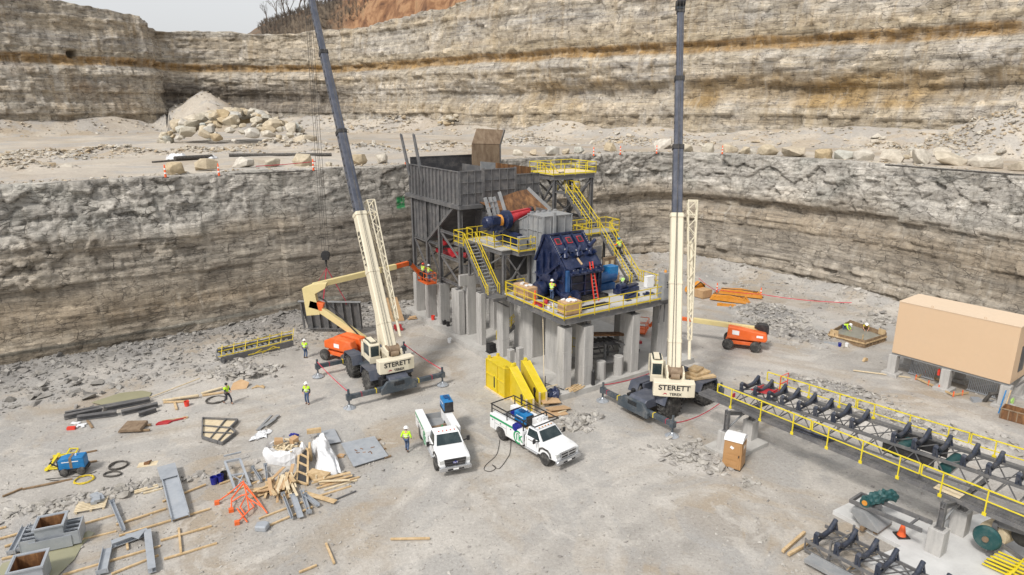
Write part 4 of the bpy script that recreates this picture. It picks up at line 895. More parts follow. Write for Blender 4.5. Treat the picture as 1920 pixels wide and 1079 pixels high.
MB().box(-.7, .7, -.04, .04, .9, 2.1).box(-.7, .7, -.08, .08, .85, .95).box(-.7, .7, -.08, .08, 2.05, 2.15).build('lid_panel', 'rustdull', cr2); MB().box(-.5, -.1, -.06, -.045, 1.3, 1.8).box(.2, .5, -.06, -.045, 1.3, 1.8).build('paper_label', 'woodpale', cr2)
tag(MB().cyl((0, 0, 0), (0, 0, .06), .22).cyl((0, 0, .06), (0, 0, 1.1), .07, .06).build('channelizer_post', 'cone', loc=W(.55, 4.6, 6.36)), 'orange channelizer post standing on the work platform beside the crates', 'traffic post')
b = MB(); rg = random.Random(5)
for i in range(9): b.cbox((rg.uniform(-.5, .5), rg.uniform(-.8, .8), .1 + .05 * (i % 3)), (rg.uniform(.2, .5), rg.uniform(.2, .4), .16), (rg.uniform(-.2, .2), .1, rg.uniform(0, 3)))
tag(b.build('tool_bag', 'red', loc=W(1.0, 3.7, 6.36), rz=PA), 'heap of red tool bags and straps on the work platform', 'tool bags')
for dx, dy in ((0, 0), (.35, -.1)): tag(MB().lathe([(.12, 0), (.15, .34), (.16, .34), (.13, .03)], 12).build('bucket', 'white', loc=W(.75 + dx, 3.0 + dy, 6.36)), ('white bucket on the platform nearest the railing post' if dx == 0 else 'white bucket on the platform next to the red tool bags'), 'bucket', 'white buckets on the platform')

# ---- drive platform and its stair
dp = plant('drive_platform', 'raised steel drive platform with yellow guard rails left of the hood', 'platform', 1.3, 11, 6.3)
MB().prism([(.3, 15.4), (.3, 9.2), (1.3, 9.2), (1.3, 8.1), (3.0, 8.1), (3.0, 15.4)], 'z', 9.82, 9.9).build('deck', 'slab', dp)
b = MB()
for p, q in [((.4, 15.3), (.4, 9.3)), ((.4, 9.3), (2.9, 9.3)), ((1.4, 8.2), (2.9, 8.2)), ((1.4, 8.2), (1.4, 9.2)), ((2.9, 8.2), (2.9, 15.3)), ((.4, 15.3), (2.9, 15.3))]: b.ibeam((*p, 9.63), (*q, 9.63), .2, .36)
b.build('frame_beam', 'steel', dp)
b = MB().ibeam((.6, 9.3, 6.36), (.6, 9.3, 9.45), .28, .28, (1, 0, 0)).ibeam((2.75, 8.6, 6.36), (2.75, 8.6, 9.45), .24, .24, (1, 0, 0)).ibeam((.6, 15.2, 6.4), (.6, 15.2, 9.45), .24, .24, (1, 0, 0)).each('leg', 'steel', dp)
b = MB(); brace(b, (.6, 9.5, 6.5), (.6, 15, 9.3), (.6, 15, 6.5), (.6, 9.5, 9.3), (.8, 9.3, 6.5), (2.8, 9.0, 9.4), (.8, 9.3, 9.4), (2.8, 9.0, 6.5), wd=.12); b.each('bracing', 'steel', dp)
b = MB(); rail(b, [(.35, 12.9, 9.85), (.35, 10.4, 9.85), (1.3, 10.6, 9.85), (1.3, 8.1, 9.85), (3.0, 8.1, 9.85), (3.0, 8.9, 9.85)], 1.07, 1.25); b.build('guard_rail', 'yellow', dp)
b = MB(); rail(b, [(.35, 14.2, 9.85), (.35, 15.3, 9.85), (2.6, 15.3, 9.85), (2.6, 13.4, 9.85)], 1.07, 1.2); rail(b, [(1.6, 12.6, 9.85), (2.6, 12.6, 9.85), (2.6, 13.3, 9.85)], 1.3, .8); b.build('guard_rail', 'yellow', dp)
def stair(name, lab, top, bot, width, n, side, mat='steel', rails=True, group=None):
    """straight stair between two points of its centre line; side = horizontal unit vector across"""
    top, bot, side = Vector(top), Vector(bot), Vector(side)
    o = plant(name, lab, 'stair', bot.x, bot.y, bot.z, group)
    for k in (-1, 1): MB().bar(top + side * k * width / 2, bot + side * k * width / 2, .07, .26).build('stringer', mat, o)
    b = MB(); dr_ = (top - bot); fl = Vector((dr_.x, dr_.y, 0)).normalized()
    for i in range(1, n): p = bot + dr_ * i / n; b.hexa([p + side * s_ * width / 2 * .96 + fl * f_ * .13 + Vector((0, 0, z_)) for z_ in (0, .045) for s_, f_ in ((-1, -1), (1, -1), (1, 1), (-1, 1))])
    b.build('tread', 'steel_light', o)
    for k in (-1, 1):
        b = MB(); s_ = side * k * width / 2; up = Vector((0, 0, 1)); a, c = bot + s_, top + s_
        b.bar(a + up * 1.0, c + up * 1.0, .06); b.bar(a + up * .52, c + up * .52, .05)
        m_ = max(2, round(dr_.length / 1.6))
        for i in range(m_ + 1): p = a + (c - a) * i / m_; b.bar(p, p + up * 1.0, .055)
        b.bar(a + up * 1.0, a - fl * .3 + up * .9, .06); b.bar(a - fl * .3 + up * .9, a - fl * .3 + up * .1, .06)
        b.build('handrail', 'yellow', o)
    return o
stair('steel_stair', 'steel stair with yellow handrails from the work platform up to the drive platform', (-.42, 13.3, 9.85), (-.42, 9.6, 6.1), 1.15, 15, (1, 0, 0))
o = plant('stair_landing', 'small grey steel landing under the foot of the drive stair', 'landing', -.4, 9, 5.6)
MB().box(-1.1, .2, 8.3, 9.7, 6.02, 6.12).build('deck', 'steel', o); MB().bar((-.9, 8.4, 5.95), (.9, 9.1, 4.9), .1).bar((-1.0, 8.4, 5.92), (.2, 8.4, 5.92), .12, .2).bar((-1.0, 9.6, 5.92), (.5, 9.6, 5.92), .12, .2).build('bracket', 'steel', o)
o = plant('upper_walkway', 'steel walkway with yellow rails at the head of the drive stair', 'walkway', -.4, 14, 9.5)
MB().box(-1.1, .28, 13.3, 15.0, 9.78, 9.88).bar((-1.05, 13.3, 9.66), (-1.05, 15, 9.66), .1, .25).bar((-1.05, 14.9, 9.66), (.3, 14.9, 9.66), .1, .25).build('deck', 'steel', o); b = MB(); rail(b, [(-1.08, 13.3, 9.82), (-1.08, 15.0, 9.82), (.3, 15.0, 9.82)], 1.07, 1.0); b.build('guard_rail', 'yellow', o)

# ---- access tower, landings and the long stair on the right
tw = plant('access_tower', 'tall steel access tower with a yellow railed top platform behind the hood', 'tower', 13.5, 18.6, .45)
MB().box(11.0, 16.4, 16.6, 20.8, 14.9, 15.0).build('deck', 'woodpale', tw)
b = MB()
for p, q in [((11.1, 16.7), (16.3, 16.7)), ((11.1, 20.7), (16.3, 20.7)), ((11.1, 16.7), (11.1, 20.7)), ((16.3, 16.7), (16.3, 20.7)), ((13.7, 16.7), (13.7, 20.7))]: b.ibeam((*p, 14.65), (*q, 14.65), .24, .46)
b.build('frame_beam', 'steel', tw)
for x, y in ((11.3, 16.8), (16.0, 16.8), (11.3, 20.5), (16.0, 20.5)): MB().ibeam((x, y, .45), (x, y, 14.5), .32, .32, (1, 0, 0)).build('leg', 'steel', tw)
b = MB(); brace(b, (11.4, 16.8, 10.3), (16, 16.8, 14.3), (16, 16.8, 10.3), (11.4, 16.8, 14.3), (11.3, 16.9, 10.3), (11.3, 20.4, 14.3), (11.3, 20.4, 10.3), (11.3, 16.9, 14.3), (16, 16.9, 10.3), (16, 20.4, 14.3), (16, 20.4, 10.3), (16, 16.9, 14.3), (11.4, 20.5, 10.3), (16, 20.5, 14.3), (16, 20.5, 10.3), (11.4, 20.5, 14.3), wd=.18)
for zz in (10.2, 5.5):
    for p, q in [((11.3, 16.8), (16, 16.8)), ((11.3, 20.5), (16, 20.5)), ((11.3, 16.8), (11.3, 20.5)), ((16, 16.8), (16, 20.5))]: b.ibeam((*p, zz), (*q, zz), .2, .3)
b.each('bracing', 'steel', tw)
b = MB(); rail(b, [(11.0, 18.0, 14.95), (11.0, 20.8, 14.95), (16.4, 20.8, 14.95), (16.4, 16.6, 14.95), (11.0, 16.6, 14.95), (11.0, 18.0, 14.95)], 1.07, 1.4); b.build('guard_rail', 'yellow_bright', tw)
tag(MB().tube([(.35 * math.cos(a), .18 * math.sin(a), .05 + .03 * math.sin(a * 3)) for a in np.arange(0, 12, .5)], .035).build('cable_coil', 'rope', loc=W(12.6, 17.4, 15.02), rz=PA), 'dark cable coil lying on the top tower platform', 'cable')
ld = plant('stair_landing', 'middle landing with yellow guard rails between the two flights of the right stair', 'landing', 10.5, 10.3, 10)
MB().prism([(6.5, 7.2), (8.0, 7.2), (8.0, 9.4), (13.4, 9.4), (13.4, 11.3), (6.5, 11.3)], 'z', 10.2, 10.28).build('deck', 'steel_light', ld)
b = MB()
for p, q in [((6.6, 7.3), (8, 7.3)), ((6.6, 7.3), (6.6, 11.2)), ((8, 7.3), (8, 9.4)), ((8, 9.5), (13.3, 9.5)), ((6.6, 11.2), (13.3, 11.2)), ((13.3, 9.5), (13.3, 11.2))]: b.ibeam((*p, 10.05), (*q, 10.05), .16, .28)
for x, y in ((8, 9.5), (13.2, 9.5), (8, 7.4), (13.2, 11.2), (8, 11.2)): b.ibeam((x, y, 6.3), (x, y, 10), .2, .2, (1, 0, 0))
b.box(8.1, 9.6, 7.3, 7.5, 6.4, 9.6); b.each('frame_beam', 'steel', ld)
b = MB(); rail(b, [(8.0, 9.4, 10.24), (8.0, 7.2, 10.24), (6.5, 7.2, 10.24), (6.5, 11.3, 10.24), (11.0, 11.3, 10.24)], 1.07, 1.2); rail(b, [(8.0, 9.4, 10.24), (11.1, 9.4, 10.24)], 1.07, 1.2); rail(b, [(12.4, 9.4, 10.24), (13.4, 9.4, 10.24), (13.4, 11.3, 10.24), (12.4, 11.3, 10.24)], 1.07, 1.0); b.build('guard_rail', 'yellow', ld)
stair('steel_stair', 'lower flight of the long right stair where a worker in orange sleeves climbs', (11.75, 9.5, 10.2), (11.75, 5.3, 6.4), 1.1, 17, (1, 0, 0))
stair('steel_stair', 'middle flight of the long right stair below the small upper landing', (11.9, 15.1, 13.2), (11.9, 11.3, 10.3), 1.0, 13, (1, 0, 0))
stair('steel_stair', 'short top flight of the long right stair inside the tower legs', (12.2, 19.4, 14.9), (12.2, 17.1, 13.3), 1.0, 8, (1, 0, 0))
o = plant('stair_landing', 'small upper landing with yellow rails in front of the tower legs', 'landing', 12.2, 16, 13)
MB().box(11.2, 13.2, 15.1, 17.1, 13.18, 13.26).box(11.2, 13.2, 15.1, 15.2, 12.95, 13.18).box(13.1, 13.2, 15.2, 17.1, 12.95, 13.18).build('deck', 'steel', o); b = MB(); rail(b, [(12.5, 15.15, 13.2), (13.15, 15.15, 13.2), (13.15, 17.0, 13.2)], 1.07, .9); b.build('guard_rail', 'yellow', o)
# ---- below the deck
dc = plant('discharge_conveyor', 'dark steel conveyor frame between the piers under the platform', 'conveyor', 6, 3, .45)
b = MB()
for y in (1.9, 3.0):
    b.bar((4.1, y, 3.0), (7.4, y, 2.6), .12, .3); b.bar((4.1, y, 2.2), (7.2, y, 1.9), .1, .14)
    for i in range(5): x = 4.2 + i * .7; b.bar((x, y, 3.0 - i * .08), (x + .35, y, 2.15), .07)
for i in range(6): b.cyl((4.2 + i * .55, 1.85, 3.15 - i * .07), (4.2 + i * .55, 3.05, 3.15 - i * .07), .1)
b.build('truss', 'steel_dark', dc); MB().bar((4.6, 2.4, 3.7), (8.2, 2.6, 3.0), .9, .12).build('skirt_plate', 'rust', dc); MB().plate([(4.6, 1.0, 1.55), (6.4, .9, 1.4), (6.6, 2.1, 1.5), (4.6, 2.2, 1.65)], .06).plate([(6.4, 1.5, 2.9), (7.9, .9, 2.4), (8.1, 1.3, 2.4), (6.6, 2.0, 2.9)], .07).build('chute_plate', 'steel', dc)
MB().bar((5.5, 1.7, .45), (5.5, 1.7, 2.9), .16).bar((6.9, 2.9, .45), (6.9, 2.9, 2.7), .16).each('leg', 'steel', dc)
st = stair('under_stair', 'yellow railed stair seen between piers under the platform', (3.9, 9.6, 4.2), (1.5, 11.4, 1.2), .9, 9, (.6, .8, 0))
o = plant('guard_panel', 'small yellow rail panel between two wall piers under the platform', 'guard rail', 3.9, 5, .45); b = MB(); rail(b, [(3.4, 6.6, 2.2), (3.4, 5.4, 2.0), (4.4, 2.6, 1.6)], 1.3, .8, kick=False); b.bar((3.4, 6.6, .45), (3.4, 6.6, 2.3), .06); b.bar((4.4, 2.6, .45), (4.4, 2.6, 2.6), .06); b.each('rail', 'yellow', o)
tag(MB().cyl((0, 0, 0), (0, 0, 1.15), .15, n=12).cyl((0, 0, 1.15), (0, 0, 1.32), .13, .05, 12).cyl((0, 0, 1.32), (0, 0, 1.5), .05).build('gas_bottle', 'black', loc=W(3.05, .15, .45)), 'black gas bottle standing at the foot of a concrete pier', 'gas bottle')
b = MB(); rg = random.Random(3)
for i in range(9): b.cbox((rg.uniform(-.3, .3), (i - 4) * .10, .05 + .04 * (i % 2)), (rg.uniform(.8, 1.4), .12, .05), (0, 0, rg.uniform(-.15, .15)))
tag(b.build('board_pile', 'wood', loc=W(1.55, .42, .45), rz=PA + .25), 'loose boards lying at the near corner of the concrete slab', 'boards')
tag(MB().lathe([(.13, 0), (.17, .36), (.18, .36), (.15, .03)], 12).build('bucket', 'black', loc=W(10.8, 3.4, .45)), 'dark bucket on the slab at the right rear pier', 'bucket')
tag(MB().lathe([(.28, 0), (.28, .75), (.2, .8)], 14).build('drum', 'bucketblue', loc=W(1.25, 10.3, .45)), 'blue drum beside the pier under the stair foot', 'drum')
tag(MB().box(-.35, .35, -.3, .3, .08, .8).box(-.4, .4, -.35, .35, 0, .08).cyl((0, -.31, .5), (0, -.36, .5), .2).build('welding_machine', 'black', loc=W(.1, 10.7, .45), rz=PA, bevel=.03), 'black welding machine on a pallet left of the stair foot pier', 'welder')
tag(MB().cyl((-.6, 0, .9), (.6, 0, .9), .7, n=18).box(-.5, .5, -.5, .5, 0, .4).box(-.3, .5, -.9, -.5, .6, 1.4).build('pump_drum', 'blue', loc=W(10.9, 4.9, .45), rz=PA + .4, bevel=.04), 'blue drum and pump behind the piers on the right of the slab', 'pump')
b = MB(); b.bar((-.5, 0, .12), (.6, .2, .12), .3, .22); b.bar((-.2, -.3, .1), (.3, .5, .1), .2, .16); tag(b.build('hose_pile', 'red', loc=W(12.3, 5.3, .45)), 'red straps heaped on the ground behind the right piers', 'straps')
# ---- yellow guards at the left of the slab
def guard_box(x, y):
    o = thing('belt_guard', 'upright yellow mesh guard box with an arched slot on a wooden skid', 'machine guard', G(x, y), PA)
    MB().box(-.55, .55, -1.35, 1.35, .12, 2.5).build('guard_body', 'yellow', o, bevel=.02)
    b = MB()
    for y_ in (-1.35, -.3, 1.35): b.bar((-.58, y_, .14), (-.58, y_, 2.5), .1, .06)
    for z_ in (.15, 1.3, 2.45): b.bar((-.58, -1.35, z_), (-.58, 1.35, z_), .06, .1)
    for x_, y_ in ((-.4, -1.2), (-.4, 1.2), (.4, -1.2), (.4, 1.2)): b.box(x_ - .1, x_ + .1, y_ - .1, y_ + .1, 2.5, 2.72)
    b.build('frame', 'yellow', o)
    MB().prism([(-.1, .35), (.35, .35), (.35, 1.3), (.12, 1.55), (-.1, 1.3)], 'x', -.6, -.56).build('slot_frame', 'yellow_bright', o); MB().prism([(.05, .45), (.22, .45), (.22, 1.3), (.12, 1.42), (.05, 1.3)], 'x', -.62, -.59).build('slot', 'black', o)
    MB().box(-.75, .7, -1.6, 1.5, 0, .12).build('skid', 'woodpale', o)
guard_box(941, 735)
def guard_wedge(x, y, lab, dz=0):
    o = thing('belt_guard', lab, 'machine guard', G(x, y), PA - R(8), 'yellow wedge guards')
    MB().prism([(1.6, .1), (1.6, 2.45), (1.2, 2.5), (-1.7, 1.05), (-1.75, .1)], 'x', -.28, .28).build('guard_body', 'yellow', o, bevel=.02)
    MB().bar((-.3, 1.2, 2.5), (-.3, -1.7, 1.05), .06, .06).bar((.3, 1.2, 2.5), (.3, -1.7, 1.05), .06, .06).box(-.1, .1, 1.2, 1.45, 2.5, 2.7).build('edge_flange', 'yellow_bright', o)
    MB().box(-.4, .4, -1.9, 1.7, 0, .1).bar((-.34, -1.8, .1), (-.34, -1.8, 1.15), .1).bar((.2, -1.85, .1), (.2, -1.85, 1.1), .1).build('skid', 'woodpale', o)
    MB().box(-.31, -.28, -1.0, -.75, .3, .9).cyl((-.31, -.87, .95), (-.28, -.87, .95), .22).build('slot', 'black', o)
guard_wedge(975, 757, 'nearer yellow wedge shaped belt guard on a skid'); guard_wedge(999, 744, 'farther yellow wedge shaped belt guard beside the slab edge')

# ---------------------------------------------------------------- CRANES
def xf(mb, m): mb.v = [tuple(m @ Vector(v)) for v in mb.v]; return mb
def wheel(parent, x, y, r_, w_, side, rimm='slate', name='wheel', lugs=0, rim_r=.55):
    """tyre with tread; the rim is a part of the wheel"""
    b = MB(); p = [(rim_r * r_, -w_ / 2), (.86 * r_, -w_ / 2), (.97 * r_, -w_ * .4), (r_, -w_ * .25), (r_, w_ * .25), (.97 * r_, w_ * .4), (.86 * r_, w_ / 2), (rim_r * r_, w_ / 2)]
    b.lathe(p, 28, (x, y, r_), 'y')
    if lugs:
        for i in range(lugs):
            a = 2 * math.pi * i / lugs
            for k in (-1, 1):
                a2 = a + (math.pi / lugs if k > 0 else 0); c = Vector((x + math.cos(a2) * r_ * .99, y + k * w_ * .25, r_ + math.sin(a2) * r_ * .99))
                b.cbox(c, (.10, w_ * .5, .085), (0, -a2, 0))
    o = b.build(name, 'rubber', parent, True); s_ = side; q = MB()
    q.lathe([(.02, -w_ * .1), (rim_r * r_ * 1.02, -w_ * .1), (rim_r * r_ * 1.02, w_ * .44), (rim_r * r_ * .9, w_ * .44), (rim_r * r_ * .8, w_ * .2), (rim_r * r_ * .45, w_ * .2), (rim_r * r_ * .4, w_ * .42), (.02, w_ * .44)], 20, (0, 0, 0), 'y')
    q.v = [(x + v[0], y + s_ * v[1], r_ + v[2]) for v in q.v]
    if s_ < 0: q.f = [tuple(reversed(f)) for f in q.f]
    q.build('rim', rimm, o, True)
    return o
def crane(lab, centre, rz, srz, tip, blen, up_=.4, shift=(0, 0), jib_side=-1, cabglass='glass', span=3.87, fr=None):
    o = thing('mobile_crane', lab, 'crane', (centre[0], centre[1], 0), rz)
    inv = Matrix.Rotation(-rz, 4, 'Z') @ Matrix.Translation((-centre[0], -centre[1], 0))
    sm = Matrix.Translation((*(Matrix.Rotation(-rz, 2) @ Vector(shift)), up_)) @ Matrix.Rotation(srz - rz, 4, 'Z')
    # carrier
    SP = span
    MB().box(-3.4, 3.6, -.55, .55, .75, 1.35).box(-2.6, 3.2, -1.2, 1.2, 1.25, 1.45).build('chassis', 'slate', o, bevel=.03)
    MB().prism([(-1.45, .55), (1.45, .55), (1.45, .95), (.95, 1.5), (-.95, 1.5), (-1.45, .95)], 'x', -4.0, -3.75).box(-3.75, -3.4, -1.4, 1.4, .55, .95).build('rear_plate', 'slate', o, bevel=.03)
    b = MB()
    for i in range(3): b.box(-4.03, -3.99, -.42, .42, 1.1 + i * .11, 1.16 + i * .11)
    b.each('louver', 'black', o)
    MB().prism([(-3.75, .95), (-3.75, 1.42), (-3.5, 1.62), (-1.95, 1.68), (-1.95, .95)], 'y', -.95, .65).build('engine_hood', 'boomslate', o, bevel=.05)
    MB().box(-3.4, -2.2, .65, 1.15, .9, 1.45).cyl((-3.0, .9, 1.4), (-3.0, .9, 1.75), .16).cyl((-2.5, .85, 1.3), (-2.2, 1.0, 1.7), .2).box(-2.3, -1.6, -1.1, 1.1, .8, 1.3).build('engine', 'black', o, bevel=.03)
    for x in (-1.6, 2.15):
        for k in (-1, 1):
            wheel(o, x, k * 1.38, .90, .72, k, 'slate', lugs=20, rim_r=.5)
            f_ = MB().prism([(x - 1.08, 1.3), (x - .8, 2.02), (x + .8, 2.02), (x + 1.08, 1.3), (x + 1.0, 1.3), (x + .75, 1.95), (x - .75, 1.95), (x - 1.0, 1.3)], 'y', k * 1.34 - .46, k * 1.34 + .42); f_.box(x - .5, x + .5, k * .8 - .1, k * .8 + .1, .9, 1.95); f_.build('fender', 'boomslate', o)
    for x in (-3.6, 3.6):
        for k in (-1, 1):
            span = fr if fr and x > 0 and k < 0 else SP
            MB().box(x - .14, x + .14, min(k * .9, k * span), max(k * .9, k * span), .72, 1.06).build('outrigger_beam', 'slate', o, bevel=.015)
            MB().box(x - .145, x + .145, k * 1.75 - .04, k * 1.75 + .04, .72, 1.065).build('reflector', 'yellow', o); MB().box(x - .146, x + .146, k * 2.9 - .025, k * 2.9 + .025, .74, 1.064).build('reflector', 'sling', o)
            y = k * span
            j = MB().cyl((x, y, .1), (x, y, .9), .07, n=10).box(x - .17, x + .17, y - .17, y + .17, .66, 1.1).cyl((x, y, 1.1), (x, y, 1.5), .09, n=10).build('outrigger_jack', 'slate', o)
            MB().lathe([(.48, 0), (.48, .05), (.14, .22), (.08, .3)], 16, (x, y, 0)).build('float_pad', 'galv', j)
            b = MB()
            for a in range(6): b.bar((x + .45 * math.cos(a * 1.047), y + .45 * math.sin(a * 1.047), .05), (x + .08 * math.cos(a * 1.047), y + .08 * math.sin(a * 1.047), .3), .03, .06)
            b.build('pad_rib', 'steel_light', j)
    # superstructure (turned by srz)
    def sup(mb): return xf(mb, sm)
    sup(MB().cyl((0, 0, 1.0), (0, 0, 1.8), 1.0, n=24)).build('turntable', 'slate', o)
    sup(MB().box(-2.2, 1.4, -.75, -.55, 1.8, 2.5).box(-2.2, 1.4, .3, .5, 1.8, 2.5).box(-2.2, 1.5, -1.0, .6, 1.8, 1.95).prism([(-2.2, 1.9), (-2.2, 2.9), (-1.2, 3.1), (-.3, 1.9)], 'y', -.75, -.6).prism([(-2.2, 1.9), (-2.2, 2.9), (-1.2, 3.1), (-.3, 1.9)], 'y', .35, .5)).build('turret_frame', 'cream', o, bevel=.02)
    cw = sup(MB().prism([(-2.9, -1.42), (-3.0, -.9), (-3.0, .9), (-2.9, 1.42), (-2.15, 1.42), (-2.15, -1.42)], 'z', 1.42, 2.45)).build('counterweight', 'cream', o, bevel=.04)
    bx = sm @ Vector((-3.012, 0, 2.1)); ax = sm.to_3x3() @ Vector((0, -1, 0))
    text('STERETT', .52, 'black', cw, frame_m(bx, ax, (0, 0, 1)), bold=.012, sx=1.08)
    text('TEREX', .27, 'black', cw, frame_m(sm @ Vector((-3.012, -.1, 1.63)), ax, (0, 0, 1)), bold=.006, sx=1.05)
    sup(MB().prism([(.78, 1.57), (.62, 1.66), (.48, 1.60), (.52, 1.70), (.66, 1.72)], 'x', -3.018, -3.0)).build('emblem', 'sling', cw)
    cabm = MB(); prof = [(-1.0, 1.75), (-1.0, 3.2), (-.3, 3.38), (.55, 3.3), (.95, 2.5), (.95, 1.75)]
    cabm.prism(prof, 'y', .65, 1.5); cab = sup(cabm).build('cab', 'cream', o, bevel=.05)
    g_ = MB().box(-1.015, -.99, .75, 1.4, 2.25, 3.08); g_.box(-.85, .5, 1.49, 1.512, 2.3, 3.12); g_.prism([(.63, 3.12), (.94, 2.5), (.97, 2.5), (.66, 3.14)], 'y', .73, 1.42); g_.box(-.8, .4, .75, 1.4, 3.36, 3.385)
    sup(g_).build('window', cabglass, cab)
    sup(MB().box(-1.03, -1.0, .62, 1.53, 1.7, 2.2).bar((-.95, .68, 2.2), (-.95, .68, 3.3), .06).bar((.9, 1.55, 1.8), (.7, 1.55, 3.2), .05).box(.3, .8, 1.52, 1.56, 2.0, 3.1).box(-.9, .3, .9, 1.3, 3.4, 3.48)).build('cab_trim', 'cream', cab)
    sup(MB().box(-2.1, -1.3, -.5, .25, 2.35, 2.5).cyl((-1.7, -.55, 2.8), (-1.7, .35, 2.8), .34, n=16).cyl((-1.7, -.6, 2.8), (-1.7, -.55, 2.8), .45, n=16).cyl((-1.7, .3, 2.8), (-1.7, .38, 2.8), .45, n=16).cyl((-2.2, -.4, 2.65), (-2.2, .2, 2.65), .2, n=12)).build('winch', 'rustdull', o, True)
    # boom
    p0 = sm @ Vector((-1.2, -.1, 2.75)); p1 = inv @ Vector(tip); ax = (p1 - p0); LN = ax.length; ax.normalize()
    rt = sm.to_3x3() @ Vector((0, -1, 0)); up = rt.cross(ax).normalized()
    def bp(s_, u=0, v=0): return p0 + ax * s_ + rt * u + up * v
    def sec(s0, s1, w0, h0, w1=None, h1=None):
        w1 = w0 if w1 is None else w1; h1 = h0 if h1 is None else h1
        def ring(s_, w_, h_): return [bp(s_, a * w_, c * h_) for a, c in ((-.42, -.5), (.42, -.5), (.5, -.4), (.5, .4), (.42, .5), (-.42, .5), (-.5, .4), (-.5, -.4))]
        return MB().loft([ring(s0, w0, h0), ring(s1, w1, h1)])
    sec(-.5, blen, .92, 1.05, .88, 1.0).build('boom_base', 'cream', o)
    b = MB()
    for s_ in (blen - .3, blen * .55, 2.0):
        q = sec(s_, s_ + .22, .97, 1.1); b.add(q.v, q.f)
    b.each('boom_collar', 'cream', o)
    n_ = 3; rest = LN - blen
    for i in range(n_):
        s0 = blen + rest * i / n_ - .05; s1 = blen + rest * (i + 1) / n_; w_ = .70 - .12 * i
        sc_ = sec(s0, s1, w_, w_ * 1.12).build('boom_section', 'boomslate', o)
        q = sec(s1 - .3, s1, w_ + .1, w_ * 1.12 + .12); q.build('collar', 'black', sc_)
        hb = MB()
        for j in range(int((s1 - s0) / .62)): c_ = bp(s0 + .4 + j * .62, -w_ / 2); hb.cyl(c_ + rt * .03, c_ - rt * .015, .105, n=10)
        hb.each('lightening_hole', 'black', sc_)
    sec(LN - .1, LN + .55, .55, .7, .5, .9).build('boom_head', 'slate', o)
    MB().cyl(bp(LN + .4, -.3, -.45), bp(LN + .4, .3, -.45), .34, n=16).cyl(bp(LN + .35, -.28, .45), bp(LN + .35, .28, .45), .3, n=16).build('sheave', 'black', o)
    MB().cyl(bp(.8, 0, -.9) + (sm.to_3x3() @ Vector((1.0, 0, -.6))), bp(5.0, 0, -.55), .19, n=12).build('lift_cylinder', 'cream', o, True)
    MB().cyl(bp(4.6, 0, -.62), bp(6.2, 0, -.5), .12, n=12).build('cylinder_rod', 'chrome', o)
    b = MB()                                                # lattice jib stowed beside the boom
    ju = jib_side * -1
    def jp(s_, u, v): return bp(s_, ju * (.75 + u), v)
    s0, s1 = 2.2, blen + .9; N = 16
    for u, v in ((.0, -.38), (.0, .38), (.62, -.38), (.62, .38)): b.bar(jp(s0, .3 + (u - .3) * .35, v * .5), jp(s1, u, v), .075)
    for i in range(N):
        f0, f1 = i / N, (i + 1) / N
        def q_(f_, u, v): k = .4 + .6 * f_; return jp(s0 + (s1 - s0) * f_, .3 + (u - .3) * k, v * (.5 + .5 * f_))
        a_, c_ = ((0, .62) if i % 2 else (.62, 0))
        for v in (-.38, .38): b.bar(q_(f0, a_, v), q_(f1, c_, v), .045)
        a_, c_ = ((-.38, .38) if i % 2 else (.38, -.38))
        for u in (0, .62): b.bar(q_(f0, u, a_), q_(f1, u, c_), .045)
    for u0, v0, u1, v1 in ((0, -.38, .62, -.38), (.62, -.38, .62, .38), (.62, .38, 0, .38), (0, .38, 0, -.38)): b.bar(jp(s1, u0, v0), jp(s1, u1, v1), .08); b.bar(jp(s1 - 1, u0, v0), jp(s1 - 1, u1, v1), .06)
    b.cyl(jp(s0 + .1, .3, 0), jp(s0 - 1.4, .3, 0), .12); b.cyl(jp(4, .3, 0), jp(blen - 2, .3, 0), .16)
    b.build('lattice_jib', 'cream', o)
    b = MB()
    for k in (-.12, .12): b.tube([sm @ Vector((-1.7, k, 3.1)), bp(LN + .3, k, .75)], .018, 5)
    b.build('hoist_rope', 'rope', o)
    return o, bp, LN
c1 = Vector((-10.77, 50.29)); tipL = (-17.55, 61.75, 32.3)
cl, bpl, lnl = crane('white and slate mobile crane, boom leaning left, lifting a steel panel beside the rock wall', c1, R(123.6), R(121), tipL, 11.3, .35, (.45, .1))
c2 = Vector((11.77, 45.72)); tipR = (12.0, 51.0, 28.2)
crr, bpr, lnr = crane('white and slate mobile crane with its boom nearly upright, right of the platform', c2, R(35.3), R(82), tipR, 11.2, .55, (-.1, 0), span=3.42, fr=1.75)
_a = (bpl(1) - bpl(0)).normalized(); text('STERETT', .62, 'black', cl, frame_m(bpl(8.2, -.462, .05), -_a, bpl(0, 0, 1) - bpl(0)), bold=.012, sx=1.25)
# hook, ropes, slings and the hanging panel
hk = Vector((-17.74, 62.0, 7.1))
o = thing('hook_block', 'black crane hook block hanging above the steel panel', 'hook block', hk)
MB().cyl((0, -.18, .75), (0, .18, .75), .42, n=18).box(-.3, .3, -.22, .22, .3, .9).cyl((0, 0, -.1), (0, 0, .4), .12).build('block', 'black', o, bevel=.02)
MB().tube([(.0, 0, -.1), (.0, 0, -.3), (.16, 0, -.45), (.05, 0, -.62), (-.14, 0, -.52)], .06, 8).build('hook', 'black', o)
b = MB()
for dx, dy in ((-.28, -.1), (-.1, .1), (.12, -.1), (.3, .1)): b.bar((dx, dy, .8), (dx * .8 + tipL[0] - hk.x, dy + tipL[1] - hk.y, tipL[2] - hk.z), .03)
b.build('hoist_rope', 'rope', o)
pc = atY(618, 566, 61.6); pn = thing('hopper_wall_section', 'grey ribbed steel wall panel hanging on red slings from the left crane', 'panel', (pc.x, pc.y, pc.z - 2.9), R(-3))
